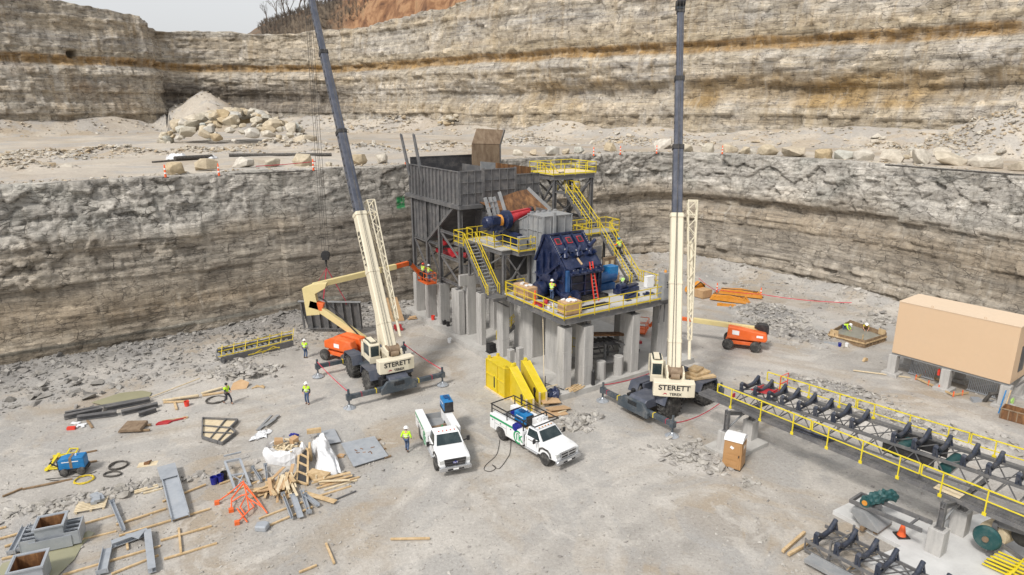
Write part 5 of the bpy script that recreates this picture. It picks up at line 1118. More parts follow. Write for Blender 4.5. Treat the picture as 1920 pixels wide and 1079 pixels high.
b = MB(); tl = Vector((0, .55, -2.85)); b.plate([(-3.0, 0, 2.9), (3.0, 0, 2.9), (2.9, .55, .05), (-2.5, .55, .05)], .06, (0, 1, .19)); b.build('plate', 'steel', pn)
for i in range(8):
    x = -2.8 + i * .8; MB().prism([(-.02, 2.85), (-.2, 2.8), (.30, .05), (.55, .05)], 'x', x - .04, x + .04).bar((x, -.2, 2.8), (x, .3, .05), .16, .03, (0, 1, .2)).build('rib', 'steel', pn)
MB().box(-3.05, 3.05, -.25, .1, 2.88, 2.96).build('top_flange', 'steel_light', pn); MB().bar((-2.5, .4, .05), (2.9, .4, .05), .3, .06).build('bottom_flange', 'steel', pn)
for k, x in ((0, -2.2), (1, -.6), (2, 1.6)):
    tg = Vector((pc.x + x, pc.y - .05, pc.z + .05)); tag(MB().bar(hk + Vector((0, 0, -.5)), tg, .09, .03).bar(tg, tg - Vector((0, .0, .3)), .1, .12).build('lifting_sling', 'sling'), ('red lifting sling running left from the hook to the panel', 'short red lifting sling in the middle under the hook', 'red lifting sling running right from the hook to the panel')[k], 'sling', 'red lifting slings')
# red barrier tapes between the jacks
def tape(p, q, lab, sag=.1, mat='tape', grp='red barrier tapes'):
    p, q = Vector(p), Vector(q); pts = [p.lerp(q, i / 8) - Vector((0, 0, sag * 4 * (i / 8) * (1 - i / 8))) for i in range(9)]
    b = MB()
    for a_, c_ in zip(pts[:-1], pts[1:]): b.bar(a_, c_, .02, .07)
    return tag(b.build('barrier_tape', mat), lab, 'tape', grp)
def cpt(o, x, y, z): return o.matrix_basis @ Vector((x, y, z))
tape(cpt(cl, -3.6, 3.87, 1.3), cpt(cl, 3.6, 3.87, 1.3), 'red tape between the two left jacks of the left crane'); tape(cpt(cl, -3.6, -3.87, 1.3), cpt(cl, 3.6, -3.87, 1.3), 'red tape between the two right jacks of the left crane')
tape(cpt(crr, -3.6, 3.42, 1.3), cpt(crr, 3.2, 3.42, 1.2), 'red tape behind the left jack of the right crane', .25); tape(cpt(crr, -3.4, -3.4, .9), cpt(crr, 3.4, -2.2, .3), 'red tape lying low beside the tyres of the right crane', .35)
o = thing('board_stack', 'stack of pale timber cribbing boards on the front deck of the right crane', 'boards', cpt(crr, 2.1, -.7, 2.04), R(20))
for k, (x, y, z, a_, sx, sy) in enumerate([(-.2, 0, 0, 0, 2.0, .5), (-.1, .5, 0, .1, 1.7, .45), (.1, -.5, 0, -.05, 2.0, .45), (.1, 0, .2, .2, 1.6, .8), (.0, .3, .4, .5, 1.0, .8)]): MB().cbox((x, y, z + .09), (sx, sy, .17), (0, 0, a_)).build('board', 'wood', o, bevel=.01)

# ---------------------------------------------------------------- BOOM LIFTS
def lift_base(o, L_=2.2, tr=1.05, r_=.5, turret=None):
    MB().box(-1.25, 1.25, -.55, .55, .45, .95).prism([(-1.5, .5), (-1.2, .85), (1.2, .85), (1.5, .5)], 'y', -.85, .85).build('chassis', 'orange', o, bevel=.05)
    for x in (-1.2, 1.2):
        for k in (-1, 1): wheel(o, x, k * tr, r_, .36, k, 'steel_light', lugs=0, rim_r=.62)
    MB().cyl((0, 0, .9), (0, 0, 1.1), .5, n=18).build('turntable', 'black', o)
def basket(parent_mat, o, c, rz, w_=1.0, l_=2.0):
    """man basket: floor, rails, control box; c = floor centre in the lift's own axes"""
    b = MB(); m = Matrix.Translation(c) @ Matrix.Rotation(rz, 4, 'Z')
    b.box(-l_ / 2, l_ / 2, -w_ / 2, w_ / 2, 0, .08)
    for zz in (.12, .55, 1.08):
        b.tube([(-l_ / 2, -w_ / 2, zz), (l_ / 2, -w_ / 2, zz), (l_ / 2, w_ / 2, zz), (-l_ / 2, w_ / 2, zz)], .035, 6, closed=True)
    for x in (-l_ / 2, -l_ / 6, l_ / 6, l_ / 2):
        for y in (-w_ / 2, w_ / 2): b.bar((x, y, 0), (x, y, 1.08), .05)
    bk = xf(b, m).build('basket', 'orange', o); xf(MB().box(-.3, .3, w_ / 2 - .1, w_ / 2 + .12, .7, 1.1), m).build('control_box', 'black', bk)
    return m
lp = Vector((-14.85, 55.2, 0)); lrz = R(150)
lf = thing('boom_lift', 'orange boom lift with raised cream boom behind the left crane', 'boom lift', lp, lrz)
lift_base(lf); li = Matrix.Rotation(-lrz, 4, 'Z') @ Matrix.Translation(-lp)
MB().prism([(-1.9, 1.05), (-2.0, 1.5), (-1.75, 2.1), (.2, 2.2), (1.3, 1.75), (1.3, 1.1)], 'y', -.98, -.15).prism([(-1.9, 1.05), (-2.0, 1.5), (-1.75, 2.1), (.2, 2.2), (1.3, 1.75), (1.3, 1.1)], 'y', .25, .98).box(-1.6, 1.0, -.2, .3, 1.05, 1.5).each('turret_hood', 'orange', lf, bevel=.1)
MB().box(-.5, .1, .985, 1.0, 1.35, 1.7).build('sign_plate', 'white', lf)
pA = Vector((-13.1, 56.0, 1.5)); pB = Vector((-17.3, 56.6, 4.35)); pC = Vector((-18.0, 56.7, 5.9)); pD = atY(742, 500, 62.0); pE = atY(768, 493, 63.4); pF = W(-1.0, 22.0, 5.0); lf_ = lambda p: li @ Vector(p)
MB().bar(lf_(pA), lf_(pB), .45, .55).build('lower_boom', 'boomcream', lf, bevel=.03)
MB().bar(lf_(pB + Vector((.6, 0, .0))), lf_(pB + Vector((-.6, 0, .35))), .6, .7).build('knuckle', 'orange', lf, bevel=.04)
MB().plate([lf_(p + Vector((0, -.3, 0))) for p in (Vector((-17.0, 56.6, 3.7)), Vector((-18.2, 56.6, 3.6)), Vector((-18.4, 56.6, 6.1)), Vector((-17.4, 56.6, 6.5)), Vector((-16.2, 56.6, 6.6)), Vector((-16.4, 56.6, 6.1)), Vector((-17.3, 56.6, 5.6)))], .6, tuple((li.to_3x3() @ Vector((0, 1, 0))))).build('riser', 'boomcream', lf, bevel=.03)
MB().bar(lf_(pC + Vector((.5, 0, .35))), lf_(pD), .4, .48).build('upper_boom', 'boomcream', lf, bevel=.02); MB().bar(lf_(pD), lf_(pE), .36, .42).build('boom_tip', 'orange', lf, bevel=.02); MB().cyl(lf_(pE + Vector((0, -.3, 0))), lf_(pE + Vector((0, .3, 0))), .28, n=14).build('boom_joint', 'black', lf); MB().bar(lf_(pE), lf_(pF), .3, .36).build('jib', 'orange', lf, bevel=.02)
MB().tube([lf_(p) for p in (pA + Vector((-.5, -.3, .6)), pB + Vector((.8, -.3, .7)), pB + Vector((.3, -.3, 1.0)))], .07, 8).build('hydraulic_hose', 'black', lf)
bkc = W(-1.0, 21.1, 4.72); basket(None, lf, lf_(bkc), PA - lrz + R(90), 1.0, 2.1)
rp = Vector((21.25, 58.1, 0)); rrz = R(-21)
rf = thing('boom_lift', 'orange boom lift with its boom lowered to the left, behind the right crane', 'boom lift', rp, rrz)
lift_base(rf); MB().prism([(-1.35, 1.05), (-1.3, 2.2), (-.2, 2.1), (2.0, 1.8), (2.15, 1.3), (2.0, 1.0)], 'y', -1.05, -.3).prism([(-1.0, 1.05), (-.9, 1.9), (2.0, 1.8), (2.15, 1.3), (2.0, 1.0)], 'y', .3, 1.0).box(-1.0, 1.8, -.3, .3, 1.05, 1.5).each('turret_hood', 'orange', rf, bevel=.1)
MB().prism([(-.9, 1.5), (-.3, 1.45), (-.3, 1.85), (-.9, 1.9)], 'y', -1.07, -1.05).box(1.2, 1.75, -1.07, -1.05, 1.4, 1.6).build('sign_plate', 'white', rf)
MB().bar((1.5, 0, 1.9), (-4.5, .2, 2.05), .36, .45).build('boom', 'boomcream', rf, bevel=.03); MB().bar((-3.3, .16, 2.02), (-7.6, .3, 2.1), .27, .34).build('boom_extension', 'orange', rf, bevel=.02); MB().prism([(.9, 2.1), (1.3, 2.5), (2.0, 2.45), (2.2, 2.2), (2.2, 1.6), (1.9, 1.6)], 'y', -.3, .3).build('boom_pivot', 'black', rf, bevel=.05)
MB().cyl((-7.6, 0, 2.1), (-7.6, .6, 2.1), .25, n=12).build('boom_joint', 'black', rf); MB().bar((-7.6, .3, 2.1), (-8.6, .3, .9), .25, .3).build('jib', 'orange', rf, bevel=.02); basket(None, rf, Vector((-9.3, .3, .35)), R(90), 1.0, 2.0)

# ---------------------------------------------------------------- SERVICE TRUCKS
def truck(lab, loc, rz, kind):
    o = thing('service_truck', lab, 'truck', loc, rz, None); r_ = .43
    for x, y, wd in ((2.1, .93, .27), (-2.1, .90, .42)):
        for k in (-1, 1): wheel(o, x, k * y, r_, wd, k, 'chrome', rim_r=.6)
    def ring(x, hw, z0, zb, zt_, tw): return [(x, -hw, z0), (x, hw, z0), (x, hw + .02, (z0 + zb) / 2), (x, hw, zb), (x, tw, zt_), (x, -tw, zt_), (x, -hw, zb), (x, -hw - .02, (z0 + zb) / 2)]
    MB().loft([ring(.22, .98, .55, 1.28, 1.33, .93), ring(1.55, .98, .55, 1.26, 1.33, .9), ring(1.7, .98, .55, 1.22, 1.36, .84), ring(2.7, .96, .62, 1.18, 1.30, .80), ring(3.02, .93, .62, 1.12, 1.23, .76), ring(3.09, .90, .66, 1.06, 1.15, .74)]).build('cab_body', 'white', o, True)
    b = MB().loft([[(.24, -.94, 1.30), (.24, .94, 1.30), (1.72, .93, 1.30), (1.72, -.93, 1.30)], [(.32, -.80, 1.88), (.32, .80, 1.88), (1.14, .78, 1.88), (1.14, -.78, 1.88)], [(.42, -.70, 1.955), (.42, .70, 1.955), (1.0, .68, 1.955), (1.0, -.68, 1.955)]]); b.build('cab_roof', 'white', o, bevel=.03)
    b = MB().plate([(1.70, -.80, 1.36), (1.70, .80, 1.36), (1.20, .68, 1.84), (1.20, -.68, 1.84)], .03, (1, 0, 1)); b.build('windscreen', 'glass', o)
    for k in (-1, 1):
        q = [(.38, k * .925, 1.36), (1.55, k * .92, 1.36), (1.16, k * .80, 1.83), (.42, k * .82, 1.83)]
        if k > 0: q = q[::-1]
        MB().plate(q, .02, (0, k, .25)).build('side_window', 'glass', o)
        MB().box(.5, 1.0, k * .985 - .01, k * .985 + .01, 1.12, 1.16).build('door_handle', 'black', o)
        MB().box(.36, .375, k * .99 - .01, k * .99 + .01, .62, 1.28).box(1.52, 1.535, k * .99 - .01, k * .99 + .01, .66, 1.28).build('door_seam', 'black', o)
        MB().bar((1.5, k * .95, 1.36), (1.45, k * 1.22, 1.42), .05, .08).cbox((1.42, k * 1.28, 1.44), (.1, .2, .30)).build('mirror', 'black', o, bevel=.02)
        MB().prism([(1.52, .72), (1.62, 1.0), (1.85, 1.12), (2.35, 1.12), (2.6, .98), (2.68, .7), (2.58, .7), (2.5, .92), (2.3, 1.02), (1.9, 1.02), (1.7, .92), (1.62, .72)], 'y', k * .90, k * 1.03).build('wheel_arch', 'rubber' if kind == 'ram' else 'black', o)
        MB().cyl((2.1, k * .70, r_), (2.1, k * .99, r_), .46, n=18).build('wheel_well', 'black', o) if False else None
        MB().prism([(3.10, .84), (3.12, 1.09), (2.72, 1.12), (2.76, .9)], 'y', min(k * .60, k * .94), max(k * .60, k * .94)).build('headlight', 'lamp', o, bevel=.02)
        MB().bar((.2, k * 1.02, .50), (1.5, k * 1.02, .50), .16, .06).build('running_board', 'chrome', o)
    MB().prism([(-.98, .42), (.98, .42), (1.0, .62), (.9, .70), (-.9, .70), (-1.0, .62)], 'x', 3.05, 3.27).build('bumper', 'chrome', o, bevel=.03); MB().box(3.26, 3.28, -.5, .5, .46, .56).build('bumper_slot', 'black', o); MB().box(3.275, 3.29, -.17, .17, .49, .58).build('licence_plate', 'refl', o)
    if kind == 'ram':
        MB().prism([(-.60, .76), (.60, .76), (.64, 1.11), (-.64, 1.11)], 'x', 3.05, 3.15).build('grille', 'black', o, bevel=.02)
        b = MB().bar((3.16, -.62, .94), (3.16, .62, .94), .03, .07).bar((3.16, 0, .76), (3.16, 0, 1.11), .03, .10)
        for p, q in [((-.6, .76), (.6, .76)), ((.64, 1.11), (-.64, 1.11)), ((-.6, .76), (-.64, 1.11)), ((.6, .76), (.64, 1.11))]: b.bar((3.16, *p), (3.16, *q), .04, .06)
        b.build('grille_frame', 'chrome', o); MB().prism([(-.09, .98), (.09, .98), (.07, .88), (0, .83), (-.07, .88)], 'x', 3.16, 3.19).build('emblem', 'chrome', o)
    else:
        MB().prism([(-.62, .72), (.62, .72), (.68, 1.13), (-.68, 1.13)], 'x', 3.05, 3.16).build('grille', 'black', o, bevel=.03); b = MB()
        for z_ in (.82, .98): b.bar((3.17, -.62, z_), (3.17, .62, z_), .03, .05)
        b.build('grille_bar', 'steel_dark', o); MB().lathe([(.0, 0), (.17, 0), (.17, .03), (0, .035)], 20, (0, 0, 0), 'x').build('emblem', 'bucketblue', o)
        e = bpy.data.objects['emblem.%03d' % 0] if 'emblem.000' in bpy.data.objects else [x for x in o.children if x.name.startswith('emblem')][0]
        e.location = (3.165, 0, .93); e.scale = (1, 1, .45); text('Ford', .14, 'refl', o, frame_m((3.21, 0, .935), (0, 1, 0), (0, 0, 1)), ext=.003)
    for i in range(5): MB().cbox((1.02, -.5 + .25 * i, 1.965), (.08, .07, .04)).build('roof_lamp', 'amber' if kind == 'ram' else 'hatred', o)
    # utility body
    x0, x1 = -3.25, .12
    sb = MB().box(x0, x1, -.62, .62, .72, .82).box(x1 - .06, x1, -1.0, 1.0, .8, 1.3).box(x0, x0 + .06, -.62, .62, .8, 1.2).build('bed', 'steel_light', o)
    MB().box(-3.2, .2, -.45, .45, .45, .72).build('frame', 'black', o)
    for k in (-1, 1):
        ya, yb = sorted((k * .64, k * 1.14)); h1 = 1.62 if kind == 'ford' or k else 1.5
        bb_ = MB().prism([(x0, .58), (-2.62, .58), (-2.5, .85), (-2.3, .98), (-1.9, .98), (-1.7, .85), (-1.58, .58), (x1, .58), (x1, h1 - .12), (-.55, h1 - .12), (-.55, h1), (x0, h1)] if kind == 'ram' else [(x0, .58), (-2.62, .58), (-2.5, .85), (-2.3, .98), (-1.9, .98), (-1.7, .85), (-1.58, .58), (x1, .58), (x1, h1), (x0, h1)], 'y', ya, yb).build('tool_box', 'white', o, bevel=.015)
        yf = k * 1.143; b = MB()
        for x in (-2.72, -1.5, -.6): b.box(x - .008, x + .008, yf - .004, yf + .004, .7 if x != -2.72 else .62, h1 - .1)
        b.box(-2.7, -1.5, yf - .004, yf + .004, 1.08, 1.095); b.build('door_seam', 'steel', bb_)
        b = MB()
        for x in (-2.95, -2.1, -1.05, -.3): b.box(x - .05, x + .05, yf - .012, yf + .012, 1.2, 1.27)
        b.each('latch', 'steel_dark', bb_)
        MB().box(x0 + .02, x1 - .7, min(yf, yf + k * .006), max(yf, yf + k * .006), 1.36, 1.5).build('stripe', 'green', bb_)
        if k < 0:
            pts = [(-.30 + .40 * math.cos(a), -1.147, .98 + .40 * math.sin(a)) for a in np.linspace(R(60), R(300), 20)]
            b = MB()
            for p_, q_ in zip(pts[:-1], pts[1:]): b.bar(p_, q_, .012, .11, (0, 1, 0)) if False else b.bar(p_, q_, .11, .012, (0, 1, 0))
            b.build('emblem', 'green', bb_); text('1K', .62, 'green', bb_, frame_m((-.22, -1.15, .96), (1, 0, 0), (0, 0, 1)), bold=.02, ext=.004)
    MB().box(x0 - .14, x0, -.9, .9, .5, .62).build('step_bumper', 'steel_dark', o)
    return o
rm = truck('white crew service truck with green stripe and black ladder rack, wooden crates behind it', (1.46, 39.31, 0), R(-50.5), 'ram')
fo = truck('white service truck facing the camera with a black grille and a welder on its bed', (-4.43, 38.83, 0), R(-70.8), 'ford')
b = MB()                                                    # black pipe rack on the striped truck
for k in (-1, 1):
    b.bar((-3.3, k * 1.0, 2.22), (1.2, k * 1.0, 2.22), .06); b.bar((-3.2, k * 1.0, 1.6), (-3.2, k * 1.0, 2.22), .06); b.bar((.05, k * 1.0, 1.5), (.05, k * 1.0, 2.22), .06); b.bar((-1.6, k * 1.0, 1.6), (-1.6, k * 1.0, 2.22), .05)
    b.bar((-3.2, k * 1.0, 1.95), (.05, k * 1.0, 1.95), .04)
for x in (-3.3, -1.6, .05, 1.15): b.bar((x, -1.0, 2.22), (x, 1.0, 2.22), .06)
b.build('pipe_rack', 'black', rm)
MB().cbox((-.62, -.9, 1.62), (.10, .5, .46)).cyl((-.62, -1.16, 1.55), (-.62, -.75, 1.55), .25, n=16).build('hose_reel', 'bucketblue', rm)
MB().box(-.4, .1, .66, 1.1, 1.52, 1.95).build('rear_box', 'white', rm, bevel=.02)
def welder(parent_o, x, y, z, rz, lab, tank=True):
    p = parent_o.matrix_basis @ Vector((x, y, z)); o = thing('welder', lab, 'welder', p, parent_o.rotation_euler.z + rz)
    MB().box(-.62, .62, -.32, .32, .12, .78).build('housing', 'cyan', o, bevel=.04); MB().box(.62, .66, -.3, .3, .14, .74).box(-.6, .6, -.34, .34, .0, .12).build('control_panel', 'black', o); MB().box(-.4, .1, -.15, .15, .78, .84).cyl((.3, .1, .78), (.3, .1, 1.0), .05).build('top_cover', 'blue', o); MB().box(-.4, .3, -.33, -.322, .5, .56).build('white_stripe', 'refl', o)
    if tank: MB().cyl((-.85, -.25, .45), (-.85, .25, .45), .26, n=16).build('air_tank', 'bucketblue', o)
    return o
welder(rm, -1.6, .45, 1.0, 0, 'blue welder generator in the bed of the striped truck under the black rack')
welder(fo, -2.6, .90, 1.66, R(0), 'blue and black welder generator standing on the tool box of the left truck', False)
tag(MB().lathe([(.12, 0), (.12, .5), (.05, .62), (.05, .7)], 12).build('gas_bottle', 'green', loc=fo.matrix_basis @ Vector((-.6, .1, .83))), 'small dark green bottle in the bed of the left truck', 'gas bottle')
b = MB(); b.box(-.5, .5, -.4, .4, 0, .12); b.bar((-.6, 0, .16), (.7, .2, .2), .15, .1); b.bar((-.6, .3, .2), (.5, -.3, .26), .1, .1); tag(b.build('tool_heap', 'rustdull', loc=fo.matrix_basis @ Vector((-1.4, -.1, .83)), rz=.4), 'heap of brown tools and hoses in the bed of the left truck', 'tools')
tag(MB().box(-.4, .5, -.5, .3, 0, .2).bar((-.4, 0, .25), (.5, .2, .3), .2, .1).build('timber_scraps', 'wood', loc=rm.matrix_basis @ Vector((-.55, .0, .83)), rz=.3), 'timber scraps in the bed of the striped truck behind the cab', 'timber')

# ---------------------------------------------------------------- CONVEYOR, its supports, the slabs and what lies round them
CD = R(-54.2); cdx, cdy = math.cos(CD), math.sin(CD)
def C(s_, n_, z=0): return Vector((s_ * cdx - n_ * cdy, s_ * cdy + n_ * cdx, z))
C2A = R(-52); c2x, c2y = math.cos(C2A), math.sin(C2A)
def C2(s_, n_, z=0): return Vector((s_ * c2x - n_ * c2y, s_ * c2y + n_ * c2x, z))
def sn(px, py, z, s0=0, rise=0):
    q = z
    for _ in range(5): p = G(px, py, q); s_ = p.x * c2x + p.y * c2y; q = z + rise * (s_ - s0)
    return s_
def conv(name, lab, s0, s1, n_, z0, zt_, idl, hw=1.0, rise=0.):
    o = thing(name, lab, 'conveyor', C2(s0, n_, 0), C2A); o.rotation_euler = (0, -rise, C2A); OFF[o.name] = (s0, n_, 0)
    b = MB(); m_ = int((s1 - s0) / 1.05)
    for k in (-1, 1):
        y = n_ + k * hw
        b.bar((s0, y, zt_ - .08), (s1, y, zt_ - .08), .08, .16); b.bar((s0, y, z0 + .05), (s1, y, z0 + .05), .08, .10)
        for i in range(m_):
            xa, xb = s0 + (s1 - s0) * i / m_, s0 + (s1 - s0) * (i + 1) / m_; xm = (xa + xb) / 2
            b.bar((xa, y, z0 + .05), (xm, y, zt_ - .1), .055); b.bar((xm, y, zt_ - .1), (xb, y, z0 + .05), .055)
    for i in range(m_ + 1):
        x = s0 + (s1 - s0) * i / m_; b.bar((x, n_ - hw, z0 + .05), (x, n_ + hw, z0 + .05), .06)
        if i < m_: b.bar((x, n_ - hw, zt_ - .12), (x + (s1 - s0) / m_, n_ + hw, zt_ - .12), .05)
    b.build('truss', 'steel', o)
    for s_ in idl:
        f_ = MB()
        for k in (-1, 1): f_.bar((s_ - .06, n_ + k * hw, zt_), (s_ - .06, n_ + k * hw, zt_ + .52), .13, .08).bar((s_ + .12, n_ + k * hw, zt_), (s_, n_ + k * (hw - .02), zt_ + .5), .08, .10)
        f_.bar((s_, n_ - hw, zt_ + .04), (s_, n_ + hw, zt_ + .04), .10, .09)
        for k in (-.37, .37): f_.bar((s_, n_ + k, zt_ + .05), (s_, n_ + k, zt_ + .15), .06)
        f_ = f_.build('idler', 'roller', o)
        MB().cyl((s_, n_ - .36, zt_ + .18), (s_, n_ + .36, zt_ + .18), .115, n=10).build('roller', 'roller', f_, True)
        for k in (-1, 1): MB().cyl((s_, n_ + k * .38, zt_ + .2), (s_, n_ + k * (hw - .02), zt_ + .55), .115, n=10).build('roller', 'roller', f_, True)
    return o
def zc(x, y): return 1320 + x / 2.705, 680 + y / 2.705
ID = [sn(*zc(*p), 4.0, -24.2, .03) for p in [(215, 100), (290, 120), (365, 140), (425, 165), (515, 190), (605, 215), (695, 245), (790, 275), (1000, 345), (1110, 375), (1225, 405), (1360, 455), (1490, 495)]]
ID += [ID[-1] + 1.25 * i for i in range(1, 4)]
cv = conv('belt_conveyor', 'long grey belt conveyor frame on bents with big dark idlers', ID[0] - .5, -3.0, 37.75, 2.45, 3.45, ID, 1.0, .03)
wk = thing('conveyor_walkway', 'near grey walkway of the long conveyor with yellow guard rails', 'walkway', C(-26.7, 35.4, 0), CD); OFF[wk.name] = (-26.7, 35.4, 0)
b = MB()
for i in range(9): b.box(-26.7, -4.5, 35.06 + i * .108, 35.09 + i * .108, 2.60, 2.64)
for i in range(74): b.box(-26.7 + i * .3, -26.67 + i * .3, 35.04, 35.98, 2.605, 2.635)
for y in (35.02, 36.0): b.bar((-26.7, y, 2.55), (-4.5, y, 2.55), .06, .2)
for i in range(22): b.bar((-26.2 + i, 35.02, 2.5), (-26.2 + i, 36.0, 2.5), .05, .1)
b.build('deck', 'steel', wk)
def conv_rail(par, y, segs, zt_, zp):
    for a_, c_ in segs:
        b = MB(); n = 3 if c_ - a_ < 7 else 4
        b.bar((a_, y, zt_), (c_, y, zt_), .06); b.bar((a_, y, zt_ - .58), (c_, y, zt_ - .58), .05); b.bar((a_, y, zt_ - .58), (a_, y, zt_), .06); b.bar((c_, y, zt_ - .58), (c_, y, zt_), .06)
        for i in range(n): x = a_ + (c_ - a_) * (i + .5) / n; b.bar((x, y, zp), (x, y, zt_), .06); b.box(x - .09, x + .09, y - .05, y + .05, zp - .08, zp + .1)
        b.build('guard_rail', 'yellow_bright', par)
conv_rail(wk, 35.0, [(-25.2, -18.6), (-18.5, -12.6), (-12.5, -4.6)], 3.78, 2.5)
q0 = ID[0]; conv_rail(cv, 39.25, [(q0 + .3, q0 + 6.2), (q0 + 6.3, q0 + 12.2), (q0 + 12.3, q0 + 19)], 4.25, 3.35)
MB().box(q0, -3.2, 38.85, 39.3, 3.3, 3.34).build('walkway', 'steel', cv)
b = MB()
for s_ in (q0 + 9.6, q0 + 12): b.cyl((s_, 36.9, 2.9), (s_, 38.6, 2.9), .32, n=16)
b.build('return_roller', 'teal', cv, True); MB().box(q0 + 8.9, q0 + 11.5, 36.82, 36.88, 2.7, 3.4).box(q0 + 8.9, q0 + 11.5, 38.62, 38.68, 2.7, 3.4).build('skirt_plate', 'black', cv)
for lab, s_, grp in (('red tubular rail end standing on the far walkway of the conveyor', q0 + 1.6, None),):
    b = MB(); b.tube([(0, 0, .0), (0, 0, 1.15), (0, .9, 1.15), (0, .9, 0)], .03, 6); b.bar((0, 0, .6), (0, .9, .6), .05); tag(b.build('rail_end', 'bright_red', loc=C2(s_, 38.4, 3.5), rz=C2A), lab, 'rail')
b = MB()
for i in range(6): b.bar((0, i * .16, .1), (1.5, i * .16 + .1, .2), .06)
b.bar((.2, 0, .2), (.3, 1.0, .25), .06).bar((1.2, 0, .2), (1.3, 1.0, .3), .06); tag(b.build('rail_bundle', 'red', loc=C2(q0 + .3, 37.2, 3.5), rz=C2A), 'red tubular rails lying at the left end of the conveyor', 'rails')
o = thing('spare_idler', 'spare black idler frame lying on the near walkway', 'idler', C(-19.9, 35.35, 2.66), CD + .0); MB().cyl((0, 0, .15), (.7, .05, .18), .1).cyl((.7, .05, .18), (1.6, .2, .14), .1).cyl((1.6, .2, .14), (2.2, .3, .2), .1).bar((0, -.2, .05), (2.3, .15, .05), .08).bar((2.2, 0, .1), (2.4, .45, .12), .08).build('roller', 'roller', o, True)
tag(MB().box(0, 1.2, 0, .6, 0, .04).build('plywood_sheet', 'woodpale', loc=C(-11.9, 35.15, 2.66), rz=CD), 'pale plywood square lying on the near walkway of the conveyor', 'plywood')
for s_, lab in ((-23.3, 'steel support bent of the conveyor beside the portable toilet'), (-10.8, 'steel support bent of the conveyor standing on the big slab')):
    o = thing('support_bent', lab, 'support', C(s_, 35, 0), CD, 'steel bents under the conveyor'); OFF[o.name] = (s_, 35, 0)
    for n_ in (33.6, 36.25): MB().ibeam((s_, n_, 1.58), (s_, n_, 2.5 if n_ > 34 else 3.0), .26, .26, (1, 0, 0)).build('post', 'steel', o)
    MB().ibeam((s_, 33.5, 2.85), (s_, 35.0, 2.42), .2, .26).ibeam((s_, 35.0, 2.36), (s_, 39.0, 2.36), .2, .24).build('cross_beam', 'steel', o); MB().bar((s_, 33.7, 1.7), (s_, 35.6, 2.4), .09).build('brace', 'steel_light', o)
    for n_, w_ in ((33.6, 'left'), (36.25, 'right')):
        near = 'by the portable toilet' if s_ < -20 else 'on the big slab near the orange cone'
        q = thing('concrete_pedestal', f'{w_} square concrete pedestal under the conveyor bent {near}', 'pedestal', C(s_, n_, .2), CD, 'square concrete pedestals of the conveyor')
        MB().box(-.36, .36, -.36, .36, 0, 1.38).build('block', 'conc', q, bevel=.02); MB().box(-.2, .2, -.2, .2, 1.38, 1.41).build('base_plate', 'steel', q)
tag(MB().prism([(-1.1, -1.95), (1.1, -1.95), (1.1, 1.75), (-1.1, 1.75)], 'z', -.2, .28).build('footing', 'slab', loc=C(-23.3, 34.95, 0), rz=CD, bevel=.02), 'concrete footing slab behind the portable toilet', 'slab')
P_ = [G(*zc(*p), .25) for p in ((655, 750), (850, 655), (1160, 790))]
b = MB().prism([(p.x, p.y) for p in (G(1562, 957, .25), G(1634, 922, .25), G(1738, 982, .25), G(1880, 955, .25), G(1990, 1010, .25), G(1900, 1140, .25), G(1740, 1120, .25), G(1620, 1050, .25), G(1690, 1024, .25))], 'z', -.2, .24)
tag(b.build('floor_slab', 'slabpale'), 'large pale concrete floor slab under the conveyor with the orange cone', 'slab')
I2 = [sn(*zc(*p), 1.35) for p in [(605, 850), (705, 905), (800, 968), (900, 1022), (1055, 1070)]]; q2 = I2[0]
cv2 = conv('belt_conveyor', 'short conveyor section lying on timbers in the lower right corner', q2 - .5, q2 + 8, 30.0, .2, .85, I2 + [I2[-1] + 1.1, I2[-1] + 2.2], .95)
MB().box(q2, q2 + 7.5, 28.1, 28.75, .35, .42).bar((q2, 28.1, .38), (q2 + 7.5, 28.1, .38), .06, .2).bar((q2, 28.75, .38), (q2 + 7.5, 28.75, .38), .06, .2).build('walkway', 'steel_light', cv2)
MB().bar((q2 - .5, 29.05, .9), (q2 - .5, 29.05, .2), .06).bar((q2 + .9, 30.9, .3), (q2 + .9, 30.9, 1.6), .09).bar((q2 + .7, 29.1, .3), (q2 + .7, 29.1, 1.4), .09).bar((q2 + .7, 29.1, 1.2), (q2 + .9, 30.9, 1.2), .05).build('upright', 'steel', cv2)
for i, (s_, a_) in enumerate(((-15.0, .1), (-14.5, -.05), (-12.2, .05))): tag(MB().box(-1.3, 1.0, -.07, .07, 0, .14).build('timber', 'wood', loc=C(s_ - .4, 28.9, .1), rz=CD + R(90) + a_), ('timber sleeper under the tip of the short conveyor section', 'second timber sleeper from the tip of the short conveyor section', 'timber sleeper midway under the short conveyor section')[i], 'timber', 'timber sleepers under the conveyor section')
tag(MB().box(-1.9, 1.9, -.05, .05, 0, .06).build('board', 'woodpale', loc=C(-13.0, 31.35, .05), rz=CD + .02), 'pale board along the edge of the slab by the cone', 'board')
